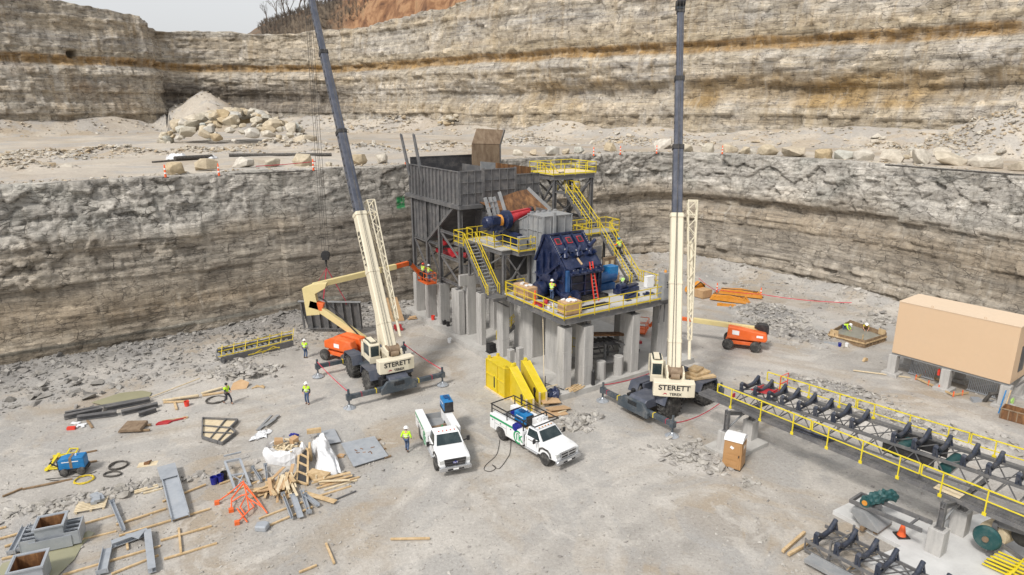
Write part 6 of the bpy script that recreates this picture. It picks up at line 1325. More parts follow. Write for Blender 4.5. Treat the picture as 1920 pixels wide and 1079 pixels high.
# grey chute box with green tarp and the frame that reaches to the bent
o = thing('chute_box', 'grey steel chute box on timbers with a dark teal tarp over its frame', 'chute', C(-13.6, 33.2, .24), CD)
MB().prism([(-.9, .65), (-.9, .95), (-.25, 1.0), (.55, .3), (.55, .2), (-.35, .2)], 'y', -.75, .75).build('box_shell', 'steel_light', o, bevel=.01)
MB().bar((-1.1, -.55, 1.15), (2.4, -.55, 1.35), .12, .2).bar((-1.1, .55, 1.15), (2.4, .55, 1.35), .12, .2).bar((-1.1, -.6, 1.15), (-1.1, .6, 1.15), .12, .2).bar((1.8, -.5, 1.3), (1.8, .5, 1.3), .1).bar((-.6, 0, .8), (.2, 0, 1.3), .2).build('frame', 'steel', o)
MB().box(-.3, -.1, -.9, .9, 0, .2).box(.25, .45, -.6, .9, 0, .2).build('timber', 'wooddark', o)
b = MB(); n = 14; secs = []
for i in range(n):
    t_ = i / (n - 1); c = Vector((-.35 + .6 * t_, -.5 + 1.75 * t_, 1.45 + .18 * math.sin(t_ * 3))); rr = .30 + .05 * math.sin(i * 2.3)
    secs.append([c + Vector((.9 * rr * (1 + .18 * math.sin(5 * a + i)) * math.cos(a), 0, rr * (1 + .18 * math.sin(5 * a + i)) * math.sin(a))) for a in np.linspace(0, 2 * math.pi, 15)[:-1]])
b.loft(secs).build('tarp', 'teal', o); MB().cyl((-.36, -.62, 1.45), (-.36, -.5, 1.45), .26, n=16).build('roller_end', 'teal', o); MB().cyl((-.36, -.65, 1.45), (-.36, -.61, 1.45), .14, n=12).build('bearing_cap', 'amber', o)
def cone(p, lab, h=.95, grp='traffic cones', rz=0):
    o = thing('traffic_cone', lab, 'traffic cone', p, rz, grp); MB().lathe([(.22, .05), (.2, .09), (.05, h), (.03, h)], 14).build('cone_body', 'cone', o, True); MB().box(-.3, .3, -.3, .3, 0, .05).build('base', 'black', o); return o
cone(G(1690, 1005, .25), 'orange traffic cone with a black base on the pale floor slab', .85)
# tail pulley frame and the stack of yellow rails, bottom right
o = thing('tail_pulley', 'grey steel tail frame with a dark green pulley and white belt roll', 'pulley frame', G(1893, 1043, .24), CD)
b = MB().bar((-.6, -.75, 0), (-.6, -.75, 1.9), .22, .3).bar((-.6, .65, 0), (-.6, .65, 1.9), .22, .3).bar((-.6, -.75, 1.85), (2.8, -.75, 2.3), .2, .3).bar((-.6, .65, 1.85), (2.8, .65, 2.3), .2, .3).bar((-.4, -.75, .9), (1.8, -.75, .2), .16).bar((1.2, -.75, 0), (1.2, -.75, 1.9), .2).bar((1.2, .65, 0), (1.2, .65, 1.9), .2)
for z_ in (.5, .9, 1.3): b.box(-.75, -.45, -.78, -.6, z_, z_ + .04)
b.build('frame', 'steel', o); MB().lathe([(.1, -1.25), (.55, -1.22), (.62, -1.1), (.6, -1.0)], 24, (-.75, 0, 1.05), 'y').build('pulley', 'teal', o, True); MB().cyl((-.75, -1.35, 1.05), (-.75, -1.2, 1.05), .14, n=14).build('hub', 'rustdull', o); MB().cyl((-.7, -.6, 1.1), (-.5, .5, 1.1), .62, n=24).build('belt_roll', 'woodpale', o, True); MB().cyl((.5, -.6, 1.6), (.5, .55, 1.6), .5, n=24).build('roller_drum', 'black', o, True)
o = thing('rail_stack', 'stack of bright yellow guard rail sections in the bottom right corner', 'rails', G(1868, 1074, .24), CD + .05)
for k in range(4):
    b = MB()
    for j in range(3): b.bar((-.6 + .12 * k, j * .3 + .05 * k, .15 + .17 * k), (3.6, j * .3 + .08 * k, .15 + .17 * k), .06)
    for x in (.4, 1.9, 3.3): b.bar((x + .1 * k, -.5, .15 + .17 * k), (x + .1 * k, 1.0, .18 + .17 * k), .06)
    b.build('rail_section', 'yellow_bright', o)
# portable toilet
o = thing('portable_toilet', 'tan portable toilet with a white ribbed roof on the gravel', 'portable toilet', (13.7, 36.95, 0), R(-33))
MB().box(-.56, .56, -.56, .56, .0, .12).build('skid', 'rubber', o); MB().loft([[(-a, -a, z_), (a, -a, z_), (a, a, z_), (-a, a, z_)] for a, z_ in ((.56, .12), (.55, 1.2), (.53, 1.95))]).build('cabin', 'portatan', o, bevel=.03)
rf_ = []
for i in range(9):
    x = -.56 + 1.12 * i / 8; k = .02 * (i % 2); rf_.append([(x, .58 * math.cos(a), 1.92 + (.34 + k) * math.sin(a)) for a in np.linspace(0, math.pi, 10)])
MB().loft(rf_).build('roof', 'white', o)
d = MB().box(-.46, .46, -.585, -.56, .2, 1.85).build('door', 'portatan', o, bevel=.01); b = MB()
for z0, z1 in ((.35, .62), (.72, 1.0), (1.12, 1.72)): b.box(-.34, .34, -.605, -.585, z0, z1)
b.build('door_panel', 'portatan', d, bevel=.015); MB().box(.38, .43, -.62, -.585, .95, 1.1).build('latch', 'black', d)
sx_ = MB().box(.555, .575, -.4, .4, .3, 1.0).box(.555, .575, -.4, .4, 1.1, 1.8).build('side_panel', 'portatan', o, bevel=.015)
MB().prism([(-.16, 1.5), (.02, 1.42), (.1, 1.55), (-.1, 1.66)], 'y', -.612, -.606).build('sticker', 'refl', d); MB().box(.576, .582, -.2, .1, 1.4, 1.62).build('sticker', 'refl', sx_)

# ---------------------------------------------------------------- tan switch house on pedestals, formwork, bins
cA = Vector((31.29, 51.61, 1.9)); cB = Vector((36.22, 45.06, 1.9)); crz = math.atan2(cB.y - cA.y, cB.x - cA.x); CLn = 8.25
o = thing('switch_house', 'long plain tan prefabricated building standing on concrete pedestals', 'building', (cA.x, cA.y, 0), crz)
MB().box(0, CLn, 0, 3.5, 1.95, 6.3).build('wall', 'tan', o, bevel=.02); MB().box(-.03, CLn + .03, -.03, 3.53, 6.302, 6.36).build('roof', paint('tan_roof', (.66, .52, .38), .6, amt=.15, var=.03, scale=.4), o); b = MB()
for x in (2.4, 6.0): b.tube([(x - .06, .04, 6.36), (x - .06, .04, 6.5), (x + .06, .04, 6.5), (x + .06, .04, 6.36)], .025, 6)
b.build('lifting_lug', 'tan', o); MB().box(CLn, CLn + .03, 1.2, 2.2, 2.6, 4.6).build('door', 'steel_dark', o); MB().bar((0, .2, 1.85), (CLn, .2, 1.85), .16, .18).bar((0, 3.3, 1.85), (CLn, 3.3, 1.85), .16, .18).build('base_beam', 'steel_light', o)
b = MB()
for i in range(9): b.bar((.6 + i * 1.0, .2, 1.85), (.6 + i * 1.0, 3.3, 1.85), .1, .14)
b.build('floor_joist', 'steel', o)
cm = o.matrix_basis
for x, y, nm in ((.15, .25, 'front left'), (4.1, .25, 'front middle'), (8.05, .25, 'front right'), (.15, 3.25, 'rear left'), (4.1, 3.25, 'rear middle'), (8.05, 3.25, 'rear right')):
    q = thing('concrete_pedestal', f'{nm} concrete pedestal under the tan building', 'pedestal', cm @ Vector((x, y, 0)), crz, 'pedestals under the tan building'); MB().box(-.32, .32, -.32, .32, .25, 1.76).build('block', 'conc', q, bevel=.02); MB().box(-.62, .62, -.62, .62, -.1, .25).build('footing', 'conc', q, bevel=.02)
for x, lab in ((1.9, 'left steel bar rack below the tan building'), (6.2, 'right steel bar rack below the tan building')):
    q = thing('bar_rack', lab, 'bar rack', cm @ Vector((x, 1.5, 0)), crz, 'bar racks below the tan building'); b = MB()
    for i in range(16): b.bar((-.9 + i * .12, 0, .1), (-.9 + i * .12, .3, 1.55), .05)
    b.build('bar', 'galv', q); MB().bar((-1, 0, .1), (1, 0, .1), .08).bar((-1, .3, 1.5), (1, .3, 1.5), .08).each('rail', 'galv', q)
tag(MB().cyl((0, 0, 0), (0, 0, .45), .1, n=12).cyl((0, 0, .45), (0, 0, .55), .04).build('fire_extinguisher', 'bright_red', loc=cm @ Vector((3.5, .4, 1.0))), 'red fire extinguisher by the middle pedestal of the tan building', 'extinguisher')
tag(MB().tube([(0, 0, .1), (.3, 0, .8), (.9, .1, 1.0), (1.3, .2, 1.7)], .14, 10).build('hose', 'rope', loc=cm @ Vector((6.9, .2, 0)), rz=crz), 'thick black hose hanging under the right end of the tan building', 'hose')
b = MB()
fp = [G(1717, 712), G(1787, 744), G(1815, 740), G(1733, 704)]
fpc = fp[0]; o = thing('string_frame', 'low timber layout frame with orange pegs in front of the tan building', 'timber frame', fpc)
b = MB()
for p, q in ((fp[0], fp[1]), (fp[1], fp[2]), (fp[0], fp[3]), (fp[3], fp[3].lerp(fp[2], .55))): b.bar(p - fpc + Vector((0, 0, .15)), q - fpc + Vector((0, 0, .15)), .06, .16)
b.build('timber', 'wood', o); b = MB()
for p in (fp[0], fp[0].lerp(fp[1], .35), fp[0].lerp(fp[1], .62), fp[1], fp[1].lerp(fp[2], .6), fp[3]): p = p - fpc; b.bar(p, p + Vector((0, 0, .42)), .07)
b.build('peg', 'cone', o)
o = thing('rubble_bin', 'rusty open steel bin at the right edge below the tan building', 'bin', G(1905, 788), crz + .1)
b = MB(); rg = [(-.9, -.55, .9, -.5), (-.9, .5, .9, .55), (-.9, -.55, -.85, .55), (.85, -.55, .9, .55)]
for x0, y0, x1, y1 in rg: b.box(x0, x1, y0, y1, .05, .8)
b.box(-.9, .9, -.55, .55, .02, .06).build('bin_shell', 'rust', o); b = MB()
for x in (-.85, -.4, .1, .6): b.bar((x, -.57, .05), (x, -.57, .8), .06)
b.bar((-.92, -.57, .8), (.92, -.57, .8), .07); b.build('rib', 'rustdull', o)
for dx, mt, lab in ((0, 'cyan', 'blue straight pole leaning on the front right pedestal of the tan building'), (.35, 'wood', 'brown straight stick leaning on the front right pedestal of the tan building')): tag(MB().bar((0, 0, 0), (.45, .3, 1.7), .07).build('pole', mt, loc=G(1872, 776) + Vector((dx, 0, 0))), lab, 'pole')
for k, (px, py, mt, lab) in enumerate(((1893, 758, 'hatlime', 'lime cable spool standing behind the front right pedestal'), (1880, 764, 'green', 'small green spool beside the front right pedestal'))): tag(MB().lathe([(.06, -.16), (.28, -.16), (.28, -.12), (.15, -.1), (.15, .1), (.28, .12), (.28, .16), (.06, .16)], 16, (0, 0, .28), 'y').build('cable_spool', mt, loc=G(px, py), rz=.6), lab, 'spool')
tag(MB().prism([(-.4, -.3), (.3, -.3), (.4, .2), (-.2, .3)], 'z', .0, .22).bar((.3, 0, .1), (1.6, -.5, .12), .06).build('shovel', 'galv', loc=G(1828, 752), rz=.1), 'grey shovel blade and handle lying in front of the bar rack', 'shovel')
tag(MB().bar((-2.0, 0, .06), (2.2, .2, .06), .16, .06).build('board', 'woodpale', loc=G(1650, 703), rz=R(-24)), 'long pale board lying left of the tan building', 'board')
tag(MB().prism([(-.3, 0), (.3, 0), (.2, .25), (-.1, .3)], 'y', -.1, .1).build('wood_offcut', 'wood', loc=G(1622, 677), rz=.5), 'small brown wood offcut lying on bare ground right of the formwork', 'wood')
fc = [G(1620.5, 653), G(1660, 640), G(1591, 615), G(1553, 636)]
o = thing('formwork', 'square timber formwork filled with wet concrete where two workers bend', 'formwork', (fc[0] + fc[2]) / 2, 0); OFF[o.name] = tuple((fc[0] + fc[2]) / 2)
b = MB(); wl_ = MB(); up = Vector((0, 0, 1))
for i in range(4):
    a_, c_ = fc[i], fc[(i + 1) % 4]; h = .75 if i != 1 else .85
    b.bar(a_ + up * h / 2, c_ + up * h / 2, .06, h); n = Vector(((c_ - a_).y, -(c_ - a_).x, 0)).normalized()
    wl_.bar(a_ + up * .45 + n * .08, c_ + up * .45 + n * .08, .08, .12)
    for j in range(1, 6): p = a_.lerp(c_, j / 6) + n * .06; b.bar(p, p + up * h, .06, .06)
b.build('panel', 'wooddark', o); wl_.build('waler', 'wood', o)
q = MB()
for p, e in ((fc[3], fc[0]), (fc[1], fc[2])): d_ = (e - p).normalized(); q.bar(p + d_ * .1 + up * .75, p + d_ * .85 + up * .75, .08, .55)
q.build('end_board', 'wood', o); MB().prism([(p.x * .97 + .03 * ((fc[0] + fc[2]) / 2).x, p.y * .97 + .03 * ((fc[0] + fc[2]) / 2).y) for p in fc], 'z', .05, .42).build('concrete_fill', 'wetconc', o)
p = fc[0].lerp(fc[2], .15); MB().bar(p + up * .4, p + up * 1.0, .08).bar(p + up * .46, p + up * .5 + Vector((-.8, .5, 0)), .1).build('stake', 'wood', o)
tag(MB().lathe([(.12, 0), (.15, .36), (.16, .36), (.13, .03)], 12).build('bucket', 'bucketblue', loc=G(1574, 650)), 'blue bucket standing in front of the formwork', 'bucket'); tag(MB().lathe([(.14, 0), (.16, .34), (.17, .34), (.14, .03)], 12).build('bucket', 'white', loc=G(1587, 650)), 'white bucket standing in front of the formwork', 'bucket'); tag(MB().box(-.9, .9, -.15, .15, 0, .3).build('steel_channel', 'galv', loc=G(1556, 648), rz=-.2), 'grey steel channel lying left of the blue bucket by the formwork', 'channel')
# amber machine parts by the far wall
o = thing('machine_boom', 'nearer of two long amber steel machine frames laid by the rock wall', 'machine frame', G(1368, 566), R(-28), 'amber machine frames')
def amb(o, L_):
    MB().prism([(-L_ / 2, .1), (-L_ / 2 + .3, .7), (0, .85), (L_ / 2 - .4, .6), (L_ / 2, .1)], 'y', -.5, -.3).prism([(-L_ / 2, .1), (-L_ / 2 + .3, .7), (0, .85), (L_ / 2 - .4, .6), (L_ / 2, .1)], 'y', .3, .5).box(-L_ / 2 + .3, L_ / 2 - .5, -.3, .3, .25, .4).build('frame', 'amber', o, bevel=.02); b = MB()
    for i in range(7): x = -L_ / 2 + .6 + i * (L_ - 1.2) / 6; b.box(x - .08, x + .08, -.55, .55, .55, .7)
    b.build('cross_bar', 'amber', o); MB().bar((-L_ / 2 + .3, .0, .75), (L_ / 2 - .6, .1, .75), .08).build('hose', 'rope', o)
amb(o, 4.4); o = thing('machine_boom', 'farther of two long amber steel machine frames laid by the rock wall', 'machine frame', G(1388, 556), R(-24), 'amber machine frames'); amb(o, 5.0)
tag(MB().box(-1, 1, -.3, -.15, 0, .2).box(-1, 1, .15, .3, 0, .2).box(-.7, -.5, -.3, .3, .1, .25).box(.5, .7, -.3, .3, .1, .25).build('machine_track', 'amber', loc=G(1362, 574), rz=R(-20)), 'short low amber steel frame in front of the two long ones', 'machine frame')
o = thing('amber_machine', 'amber machine lump with hoses behind the right crane jib', 'machine', G(1306, 551), .3); MB().box(-.8, .8, -.6, .6, 0, .9).prism([(-.8, .9), (.2, 1.5), (.9, 1.2), (.8, .9)], 'y', -.4, .4).cyl((-.9, 0, .5), (-1.4, 0, .7), .4).build('machine_body', 'amber', o, bevel=.06); MB().tube([(-.7, -.5, 1.0), (0, -.7, 1.6), (.6, -.5, 1.1), (.9, -.6, .5)], .07, 7).box(-.3, .4, -.65, -.55, .2, .6).build('hose', 'black', o)
carton(0, 0, 0, 1.6, 1.2, 1.0, 'plain closed cardboard crate on the ground beside the amber machine', 0, False, None).location = G(1318, 558)

# ---------------------------------------------------------------- MATERIAL LAID OUT ON THE FLOOR, left of the trucks
def p8(x, y): return GG(x / 3.867, 800 + y / 3.867)
def p9(x, y): return GG(360 + x / 3.183, 740 + y / 3.183)
def p7(x, y): return GG(x / 3.371, 560 + y / 3.371)
def timber(p, q, lab, w_=.10, h_=.09, mat='wood', z=.02, grp='timbers laid out on the ground', name='timber', cat='timber'):
    p, q = Vector(p), Vector(q); d = q - p
    o = MB().box(0, Vector((d.x, d.y)).length, -w_ / 2, w_ / 2, 0, h_).build(name, mat, loc=(p.x, p.y, p.z + z), rz=math.atan2(d.y, d.x), bevel=.008)
    return tag(o, lab, cat, grp)
TL = [(p8, 20, 515, 165, 455, 'weathered timber end at the far left, lying on a longer board', 'wooddark'), (p8, 165, 462, 525, 385, 'long weathered board left of the yellow hose coil', 'wooddark'), (p8, 365, 245, 705, 178, 'timber under the far side of the yellow rail frame by the blue welder', 'wooddark'), (p8, 330, 325, 705, 255, 'timber under the near side of the yellow rail frame and blue welder', 'wooddark'),
      (p8, 575, 722, 835, 645, 'timber right of the open rusty box, nearest the pallet', 'wood'), (p8, 15, 970, 845, 762, 'long timber passing under the open rusty box', 'wood'), (p8, 845, 720, 1205, 603, 'timber left of the grey stair, below the short grey channel', 'wood'), (p8, 1180, 552, 1495, 430, 'upper timber under the grey stair', 'wood'), (p8, 865, 800, 1525, 603, 'lower timber under the foot of the grey stair', 'wood'), (p8, 1165, 835, 1535, 727, 'timber crossing the far end of the short upright board', 'wood'), (p8, 1190, 970, 1575, 850, 'timber crossing the near end of the short upright board', 'wood'),
      (p8, 1297, 745, 1315, 935, 'short board laid across two timbers below the grey stair', 'wood'), (p8, 455, 1085, 1165, 870, 'long timber under the grey corner frame at the bottom', 'wood'), (p8, 810, 1078, 1150, 938, 'timber end under the grey corner frame, nearest the photo bottom', 'wood'), (p8, -20, 828, 160, 780, 'timber at the left edge behind the leaning grey channels', 'wood'), (p8, 35, 880, 120, 853, 'short timber under the two grey channels', 'wood'), (p8, -10, 750, 48, 735, 'timber stub cut by the left edge of the photo', 'wood'), (p8, 922, 850, 928, 900, 'very short block under the grey corner frame', 'wood'),
      (p8, 975, 490, 1172, 432, 'pale batten, nearest of three parallel battens left of the grey stair', 'woodpale'), (p8, 975, 478, 1172, 422, 'pale batten, middle of three parallel battens left of the grey stair', 'woodpale'), (p8, 1040, 492, 1180, 450, 'pale batten, rightmost of three parallel battens left of the grey stair', 'woodpale'),
      (p9, 165, 540, 420, 452, 'upper timber under the grey trestle frame', 'wood'), (p9, 210, 597, 440, 505, 'lower timber under the grey trestle frame', 'wood'), (p9, 400, 748, 660, 650, 'timber right of the orange frame, under four grey channels', 'wood'), (p9, 445, 795, 720, 680, 'timber by the round grey rock, under four grey channels', 'wood'), (p9, 640, 1068, 745, 1025, 'short timber right of the pale spill patch at the bottom', 'wood'), (p9, 800, 895, 850, 1018, 'short timber lying end on, right of the pale spill patch', 'wood'), (p9, 1185, 869, 1420, 867, 'timber lying alone in front of the left truck', 'wood'), (p9, 765, 610, 950, 550, 'timber right of the wide plank by the wrapped pallet', 'wood'), (p9, 790, 577, 985, 515, 'pale timber, middle of three right of the white wrap', 'woodpale'), (p9, 745, 566, 1000, 497, 'long brown timber, farthest of three right of the white wrap', 'wood'), (p9, 840, 640, 980, 582, 'thin grey bar right of the wide plank', 'steel')]
for f_, x0, y0, x1, y1, lab, mt in TL: timber(f_(x0, y0), f_(x1, y1), lab, .11 if mt != 'steel' else .06, .09, mt)
timber(p9(665, 597), p9(858, 655), 'wide plank lying by the grey channels', .34, .05, 'wood', .1)
def channel(p, q, lab, w_=.28, d_=.16, z=.12, flip=0, mat='galv', grp='grey steel channels on the timbers'):
    p, q = Vector(p), Vector(q); d = q - p; l_ = d.length; t = .025
    b = MB().box(0, l_, -w_ / 2, w_ / 2, 0, t).box(0, l_, -w_ / 2, -w_ / 2 + t, t, d_).box(0, l_, w_ / 2 - t, w_ / 2, t, d_).box(0, .02, -w_ / 2 - .05, w_ / 2 + .05, 0, d_ + .08)
    o = b.build('steel_channel', mat, loc=(p.x, p.y, p.z + z), rz=math.atan2(d.y, d.x)); return tag(o, lab, 'channel', grp)
channel(p8(85, 945), p8(190, 742), 'left one of two grey channels leaning left of the rusty box'); channel(p8(150, 922), p8(250, 725), 'right one of two grey channels left of the rusty box')
channel(p8(815, 570), p8(900, 770), 'short grey channel with an end plate left of the grey stair', .2)
channel(p9(545, 615), p9(598, 758), 'thin grey channel, leftmost of four below the timber offcuts', .14); channel(p9(605, 615), p9(650, 750), 'wide grey plate channel, second of four below the timber offcuts', .32, .06); channel(p9(700, 725), p9(655, 580), 'grey channel with an end plate, third of four below the timber offcuts', .2); channel(p9(675, 620), p9(755, 680), 'doubled grey bar, rightmost of four below the timber offcuts', .22)
channel(p9(365, 455), p9(415, 530), 'short grey bar right of the grey trestle frame', .12); channel(p9(440, 440), p9(450, 530), 'short grey upright bar left of the timber offcuts', .12)
channel(p8(745, 1085), p8(785, 895), 'grey channel bundle at the bottom, left of the corner frame', .42)
o = thing('corner_frame', 'grey steel L shaped corner frame lying on timbers', 'steel frame', p8(1075, 790) + Vector((0, 0, .12)))
b = MB(); a0 = p8(1075, 790)
for q in (p8(815, 885), p8(1108, 1075)): b.ibeam(Vector((0, 0, .12)), q - a0 + Vector((0, 0, .12)), .34, .26)
b.plate([(-.05, -.1, .26), (-.9, -.45, .26), (.0, -.85, .26)], .02, (0, 0, 1)); b.build('beam', 'galv', o)
# flat grey stair, open boxes
o = thing('loose_stair', 'flat grey steel stair with a landing plate lying across timbers', 'stair', p8(1250, 705) + Vector((0, 0, .12)))
c0 = p8(1250, 705); X = (p8(1375, 665) - c0); Y = (p8(1180, 415) - c0); wdt = X.length; sln = Y.length; X.normalize(); Y.normalize(); Zv = Vector((0, 0, 1))
b = MB()
for k in (0, 1): b.bar(X * wdt * k + Zv * .12, X * wdt * k + Y * sln + Zv * .12, .06, .26)
b.build('stringer', 'galv', o); b = MB()
for i in range(15): p = Y * (sln * (i + .5) / 15) + Zv * (.10 + .0 * i); b.bar(p, p + X * wdt, .24, .04, (0, -.35, 1))
b.build('tread', 'galv', o); MB().plate([Y * sln * .97 + Zv * .2 - X * .08, X * wdt + Y * sln * .97 + Zv * .2 + X * .03, X * wdt + Y * (sln + 1.5) + Zv * .2 + X * .03, Y * (sln + 1.5) + Zv * .2 - X * .12], .04).build('landing_plate', 'galv', o)
def open_box(p, rz, sx, sy, h, lab, wings=True):
    o = thing('steel_box', lab, 'steel box', p, rz, None); t = .05
    MB().box(-sx / 2, sx / 2, -sy / 2, -sy / 2 + t, 0, h).box(-sx / 2, sx / 2, sy / 2 - t, sy / 2, 0, h).box(-sx / 2, -sx / 2 + t, -sy / 2 + t, sy / 2 - t, 0, h).box(sx / 2 - t, sx / 2, -sy / 2 + t, sy / 2 - t, 0, h).build('shell', 'galv', o)
    MB().box(-sx / 2 + t, sx / 2 - t, -sy / 2 + t, -sy / 2 + t + .02, .1, h - .05).box(-sx / 2 + t, sx / 2 - t, sy / 2 - t - .02, sy / 2 - t, .1, h - .05).box(-sx / 2 + t, -sx / 2 + t + .02, -sy / 2 + .08, sy / 2 - .08, .1, h - .05).box(sx / 2 - t - .02, sx / 2 - t, -sy / 2 + .08, sy / 2 - .08, .1, h - .05).box(-sx / 2 + t, sx / 2 - t, -sy / 2 + t, sy / 2 - t, .05, .1).build('liner', 'rust', o)
    b = MB()
    for y in (-sy / 2 - .04, sy / 2 + .04): b.box(-sx / 2 - .08, sx / 2 + .08, y - .04, y + .04, h - .06, h + .02)
    for x in (-sx / 2 - .04, sx / 2 + .04): b.box(x - .04, x + .04, -sy / 2, sy / 2, h - .06, h + .02)
    b.build('rim_flange', 'galv', o)
    if wings:
        for k in (-1, 1):
            b = MB(); x0, x1 = sorted((k * sx / 2, k * (sx / 2 + .65)))
            b.box(x0, x1, -sy / 2 - .1, -sy / 2 - .06, .05, h * .62).box(x0, x1, sy / 2 + .0, sy / 2 + .04, .05, h * .62); xe = k * (sx / 2 + .65); b.box(xe - .03, xe + .03, -sy / 2 - .1, sy / 2 + .04, .05, h * .66)
            for j in range(3): b.bar((k * sx / 2, -sy / 2 + sy * (j + .5) / 3, h * .6), (xe, -sy / 2 + sy * (j + .5) / 3, h * .6), .06, .08)
            b.build('side_bracket', 'galv', o)
        MB().box(-sx / 2 - .3, sx / 2 + .3, -sy / 2 - .14, -sy / 2 - .11, 0, h * .5).build('front_plate', 'galv', o)
    return o
open_box(p8(400, 850) + Vector((0, 0, .1)), R(23), 1.2, 1.15, 1.25, 'open grey steel box with a rusty inside and side brackets on timbers'); open_box(p8(235, 1120), R(23), 1.3, 1.3, 1.1, 'open grey steel box with a rusty inside cut by the bottom edge', False)
o = thing('pallet_load', 'wooden pallet carrying grey steel blocks among broken rock', 'pallet', p8(665, 580), R(22)); b = MB()
for i in range(7): b.box(-.75, .75, -.55 + i * .17, -.44 + i * .17, .12, .15)
for x in (-.7, 0, .6): b.box(x, x + .1, -.55, .6, 0, .12)
b.build('pallet', 'woodpale', o); b = MB()
for i in range(5): b.cbox((.15 + .12 * (i % 3), .15 + .22 * (i // 2), .25 + .1 * (i % 2)), (.3, .6, .16), (.05 * i, .05, .2 * i))
b.build('steel_block', 'galv', o)
# blue welder cart, yellow frame, hoses
o = thing('welder_cart', 'blue engine welder on a four wheeled cart beside yellow rails', 'welder', p8(545, 330), R(15)); MB().box(-.7, .7, -.35, .35, .4, 1.0).prism([(-.7, 1.0), (.7, 1.0), (.65, 1.1), (-.3, 1.1)], 'y', -.35, .35).build('housing', 'cyan', o, bevel=.03); MB().box(-.72, .75, -.37, .37, .28, .4).box(-.76, -.7, -.33, .33, .42, .98).build('frame', 'black', o); MB().box(-.1, .05, -.36, .36, .45, 1.12).build('strap', 'rustdull', o); MB().cyl((.2, 0, 1.1), (.2, 0, 1.22), .05).box(-.5, .4, -.355, -.35, .85, .9).build('filler_cap', 'refl', o)
for x in (-.42, .5):
    for k in (-1, 1): wheel(o, x, k * .42, .24, .16, k, 'steel_light', rim_r=.5)
MB().bar((-.7, 0, .35), (-1.2, 0, .75), .06).bar((-1.2, -.2, .8), (-1.2, .2, .8), .05).build('tow_bar', 'black', o)
o = thing('welded_railing', 'yellow welded rail frame lying on timbers beside the blue welder', 'rail frame', p8(440, 260) + Vector((0, 0, .12))); c0 = p8(440, 260); b = MB()
for a_, c_, w_ in (((335, 335), (430, 205), .16), ((330, 315), (480, 295), .08), ((325, 325), (478, 312), .08), ((385, 225), (560, 200), .08), ((385, 235), (560, 210), .08), ((415, 320), (510, 175), .08), ((505, 172), (570, 170), .06), ((548, 205), (570, 172), .06)): b.bar(p8(*a_) - c0, p8(*c_) - c0, w_, .05)
b.build('rail', 'yellow_bright', o)
def coil(p, r_, mat, lab, n=4, th=.03, ys=1.0):
    rg = random.Random(int(p.x * 100)); pts = []
    for i in range(n * 20):
        a = i / 20 * 2 * math.pi; q = r_ * (1 - .25 * rg.random() * (1 if i % 7 == 0 else .2) - .06 * (i / 20 % 2)); pts.append((q * math.cos(a), q * ys * math.sin(a), .03 + .02 * (i / 20) + .01 * math.sin(a * 3)))
    return tag(MB().tube(pts, th, 5).build('hose_coil', mat, loc=p), lab, 'hose')
coil(p8(858, 290), .55, 'rope', 'dark hose coil, upper of two right of the blue welder', 5); coil(p8(815, 352), .55, 'rope', 'dark hose coil, lower of two right of the blue welder', 4, ys=.6); coil(p8(610, 392), .55, 'yellow', 'yellow hose coil in front of the blue welder', 4, .025); coil(p7(1365, 645), .75, 'rope', 'dark hose coil at the feet of the walking worker', 4, .035)
tag(MB().tube([p8(*q) + Vector((0, 0, .03)) for q in ((700, 330), (640, 350), (560, 365), (450, 375), (330, 385), (380, 395), (450, 392))], .025, 5).build('hose', 'rope'), 'dark hose trailing below the blue welder', 'hose'); _hp = [GG(*q) for q in ((937, 826), (935, 840), (930, 855), (912, 872), (908, 882), (920, 885), (930, 878), (922, 872), (935, 880), (950, 862), (957, 845), (958, 800))]; tag(MB().tube([Vector((x, y, ground_z(x, y) + .03)) for x, y in resample([(p.x, p.y) for p in _hp], .12)[1]], .022, 5).build('hose', 'rope'), 'thin hose looped on the ground beside the striped truck', 'hose')
o = thing('board_square', 'pale plywood square with a brown clamp on the gravel', 'board', p8(1072, 275), R(15)); MB().box(-.55, .55, -.3, .3, 0, .03).build('board', 'woodpale', o); MB().box(-.2, .1, -.1, .12, .03, .14).bar((-.1, .1, .1), (.2, .2, .14), .08).build('clamp', 'rust', o)
# frames and sheets
o = thing('steel_frame_panel', 'grey five sided steel frame panel lying flat on blocks', 'panel', p9(160, 240) + Vector((0, 0, .15))); c0 = p9(160, 240); q = [p9(*v) - c0 for v in ((65, 155), (275, 165), (230, 212), (262, 240), (182, 305), (62, 268))]
b = MB()
for a_, c_ in zip(q, q[1:] + q[:1]): b.bar(a_, c_, .08, .22)
for a_, c_ in (((68, 200), (225, 212)), ((66, 240), (240, 245)), ((205, 160), (105, 285)), ((230, 212), (150, 300))): b.bar(p9(*a_) - c0, p9(*c_) - c0, .07, .16)
b.build('frame', 'steel', o); MB().plate([v - Vector((0, 0, .06)) for v in q[:2] + q[2:]], .02, (0, 0, 1)).build('back_sheet', 'woodpale', o)
o = thing('steel_strips', 'grey and white steel strips lying right of the five sided frame', 'steel strips', p9(455, 175)); c0 = p9(455, 175); b = MB()
for i, (a_, c_) in enumerate((((388, 218), (475, 128)), ((400, 218), (515, 130)), ((435, 195), (520, 135)), ((440, 205), (500, 160)))): b.bar(p9(*a_) - c0 + Vector((0, 0, .06 + .05 * i)), p9(*c_) - c0 + Vector((0, 0, .06 + .05 * i)), .16, .04)
b.build('strip', 'steel_light', o)
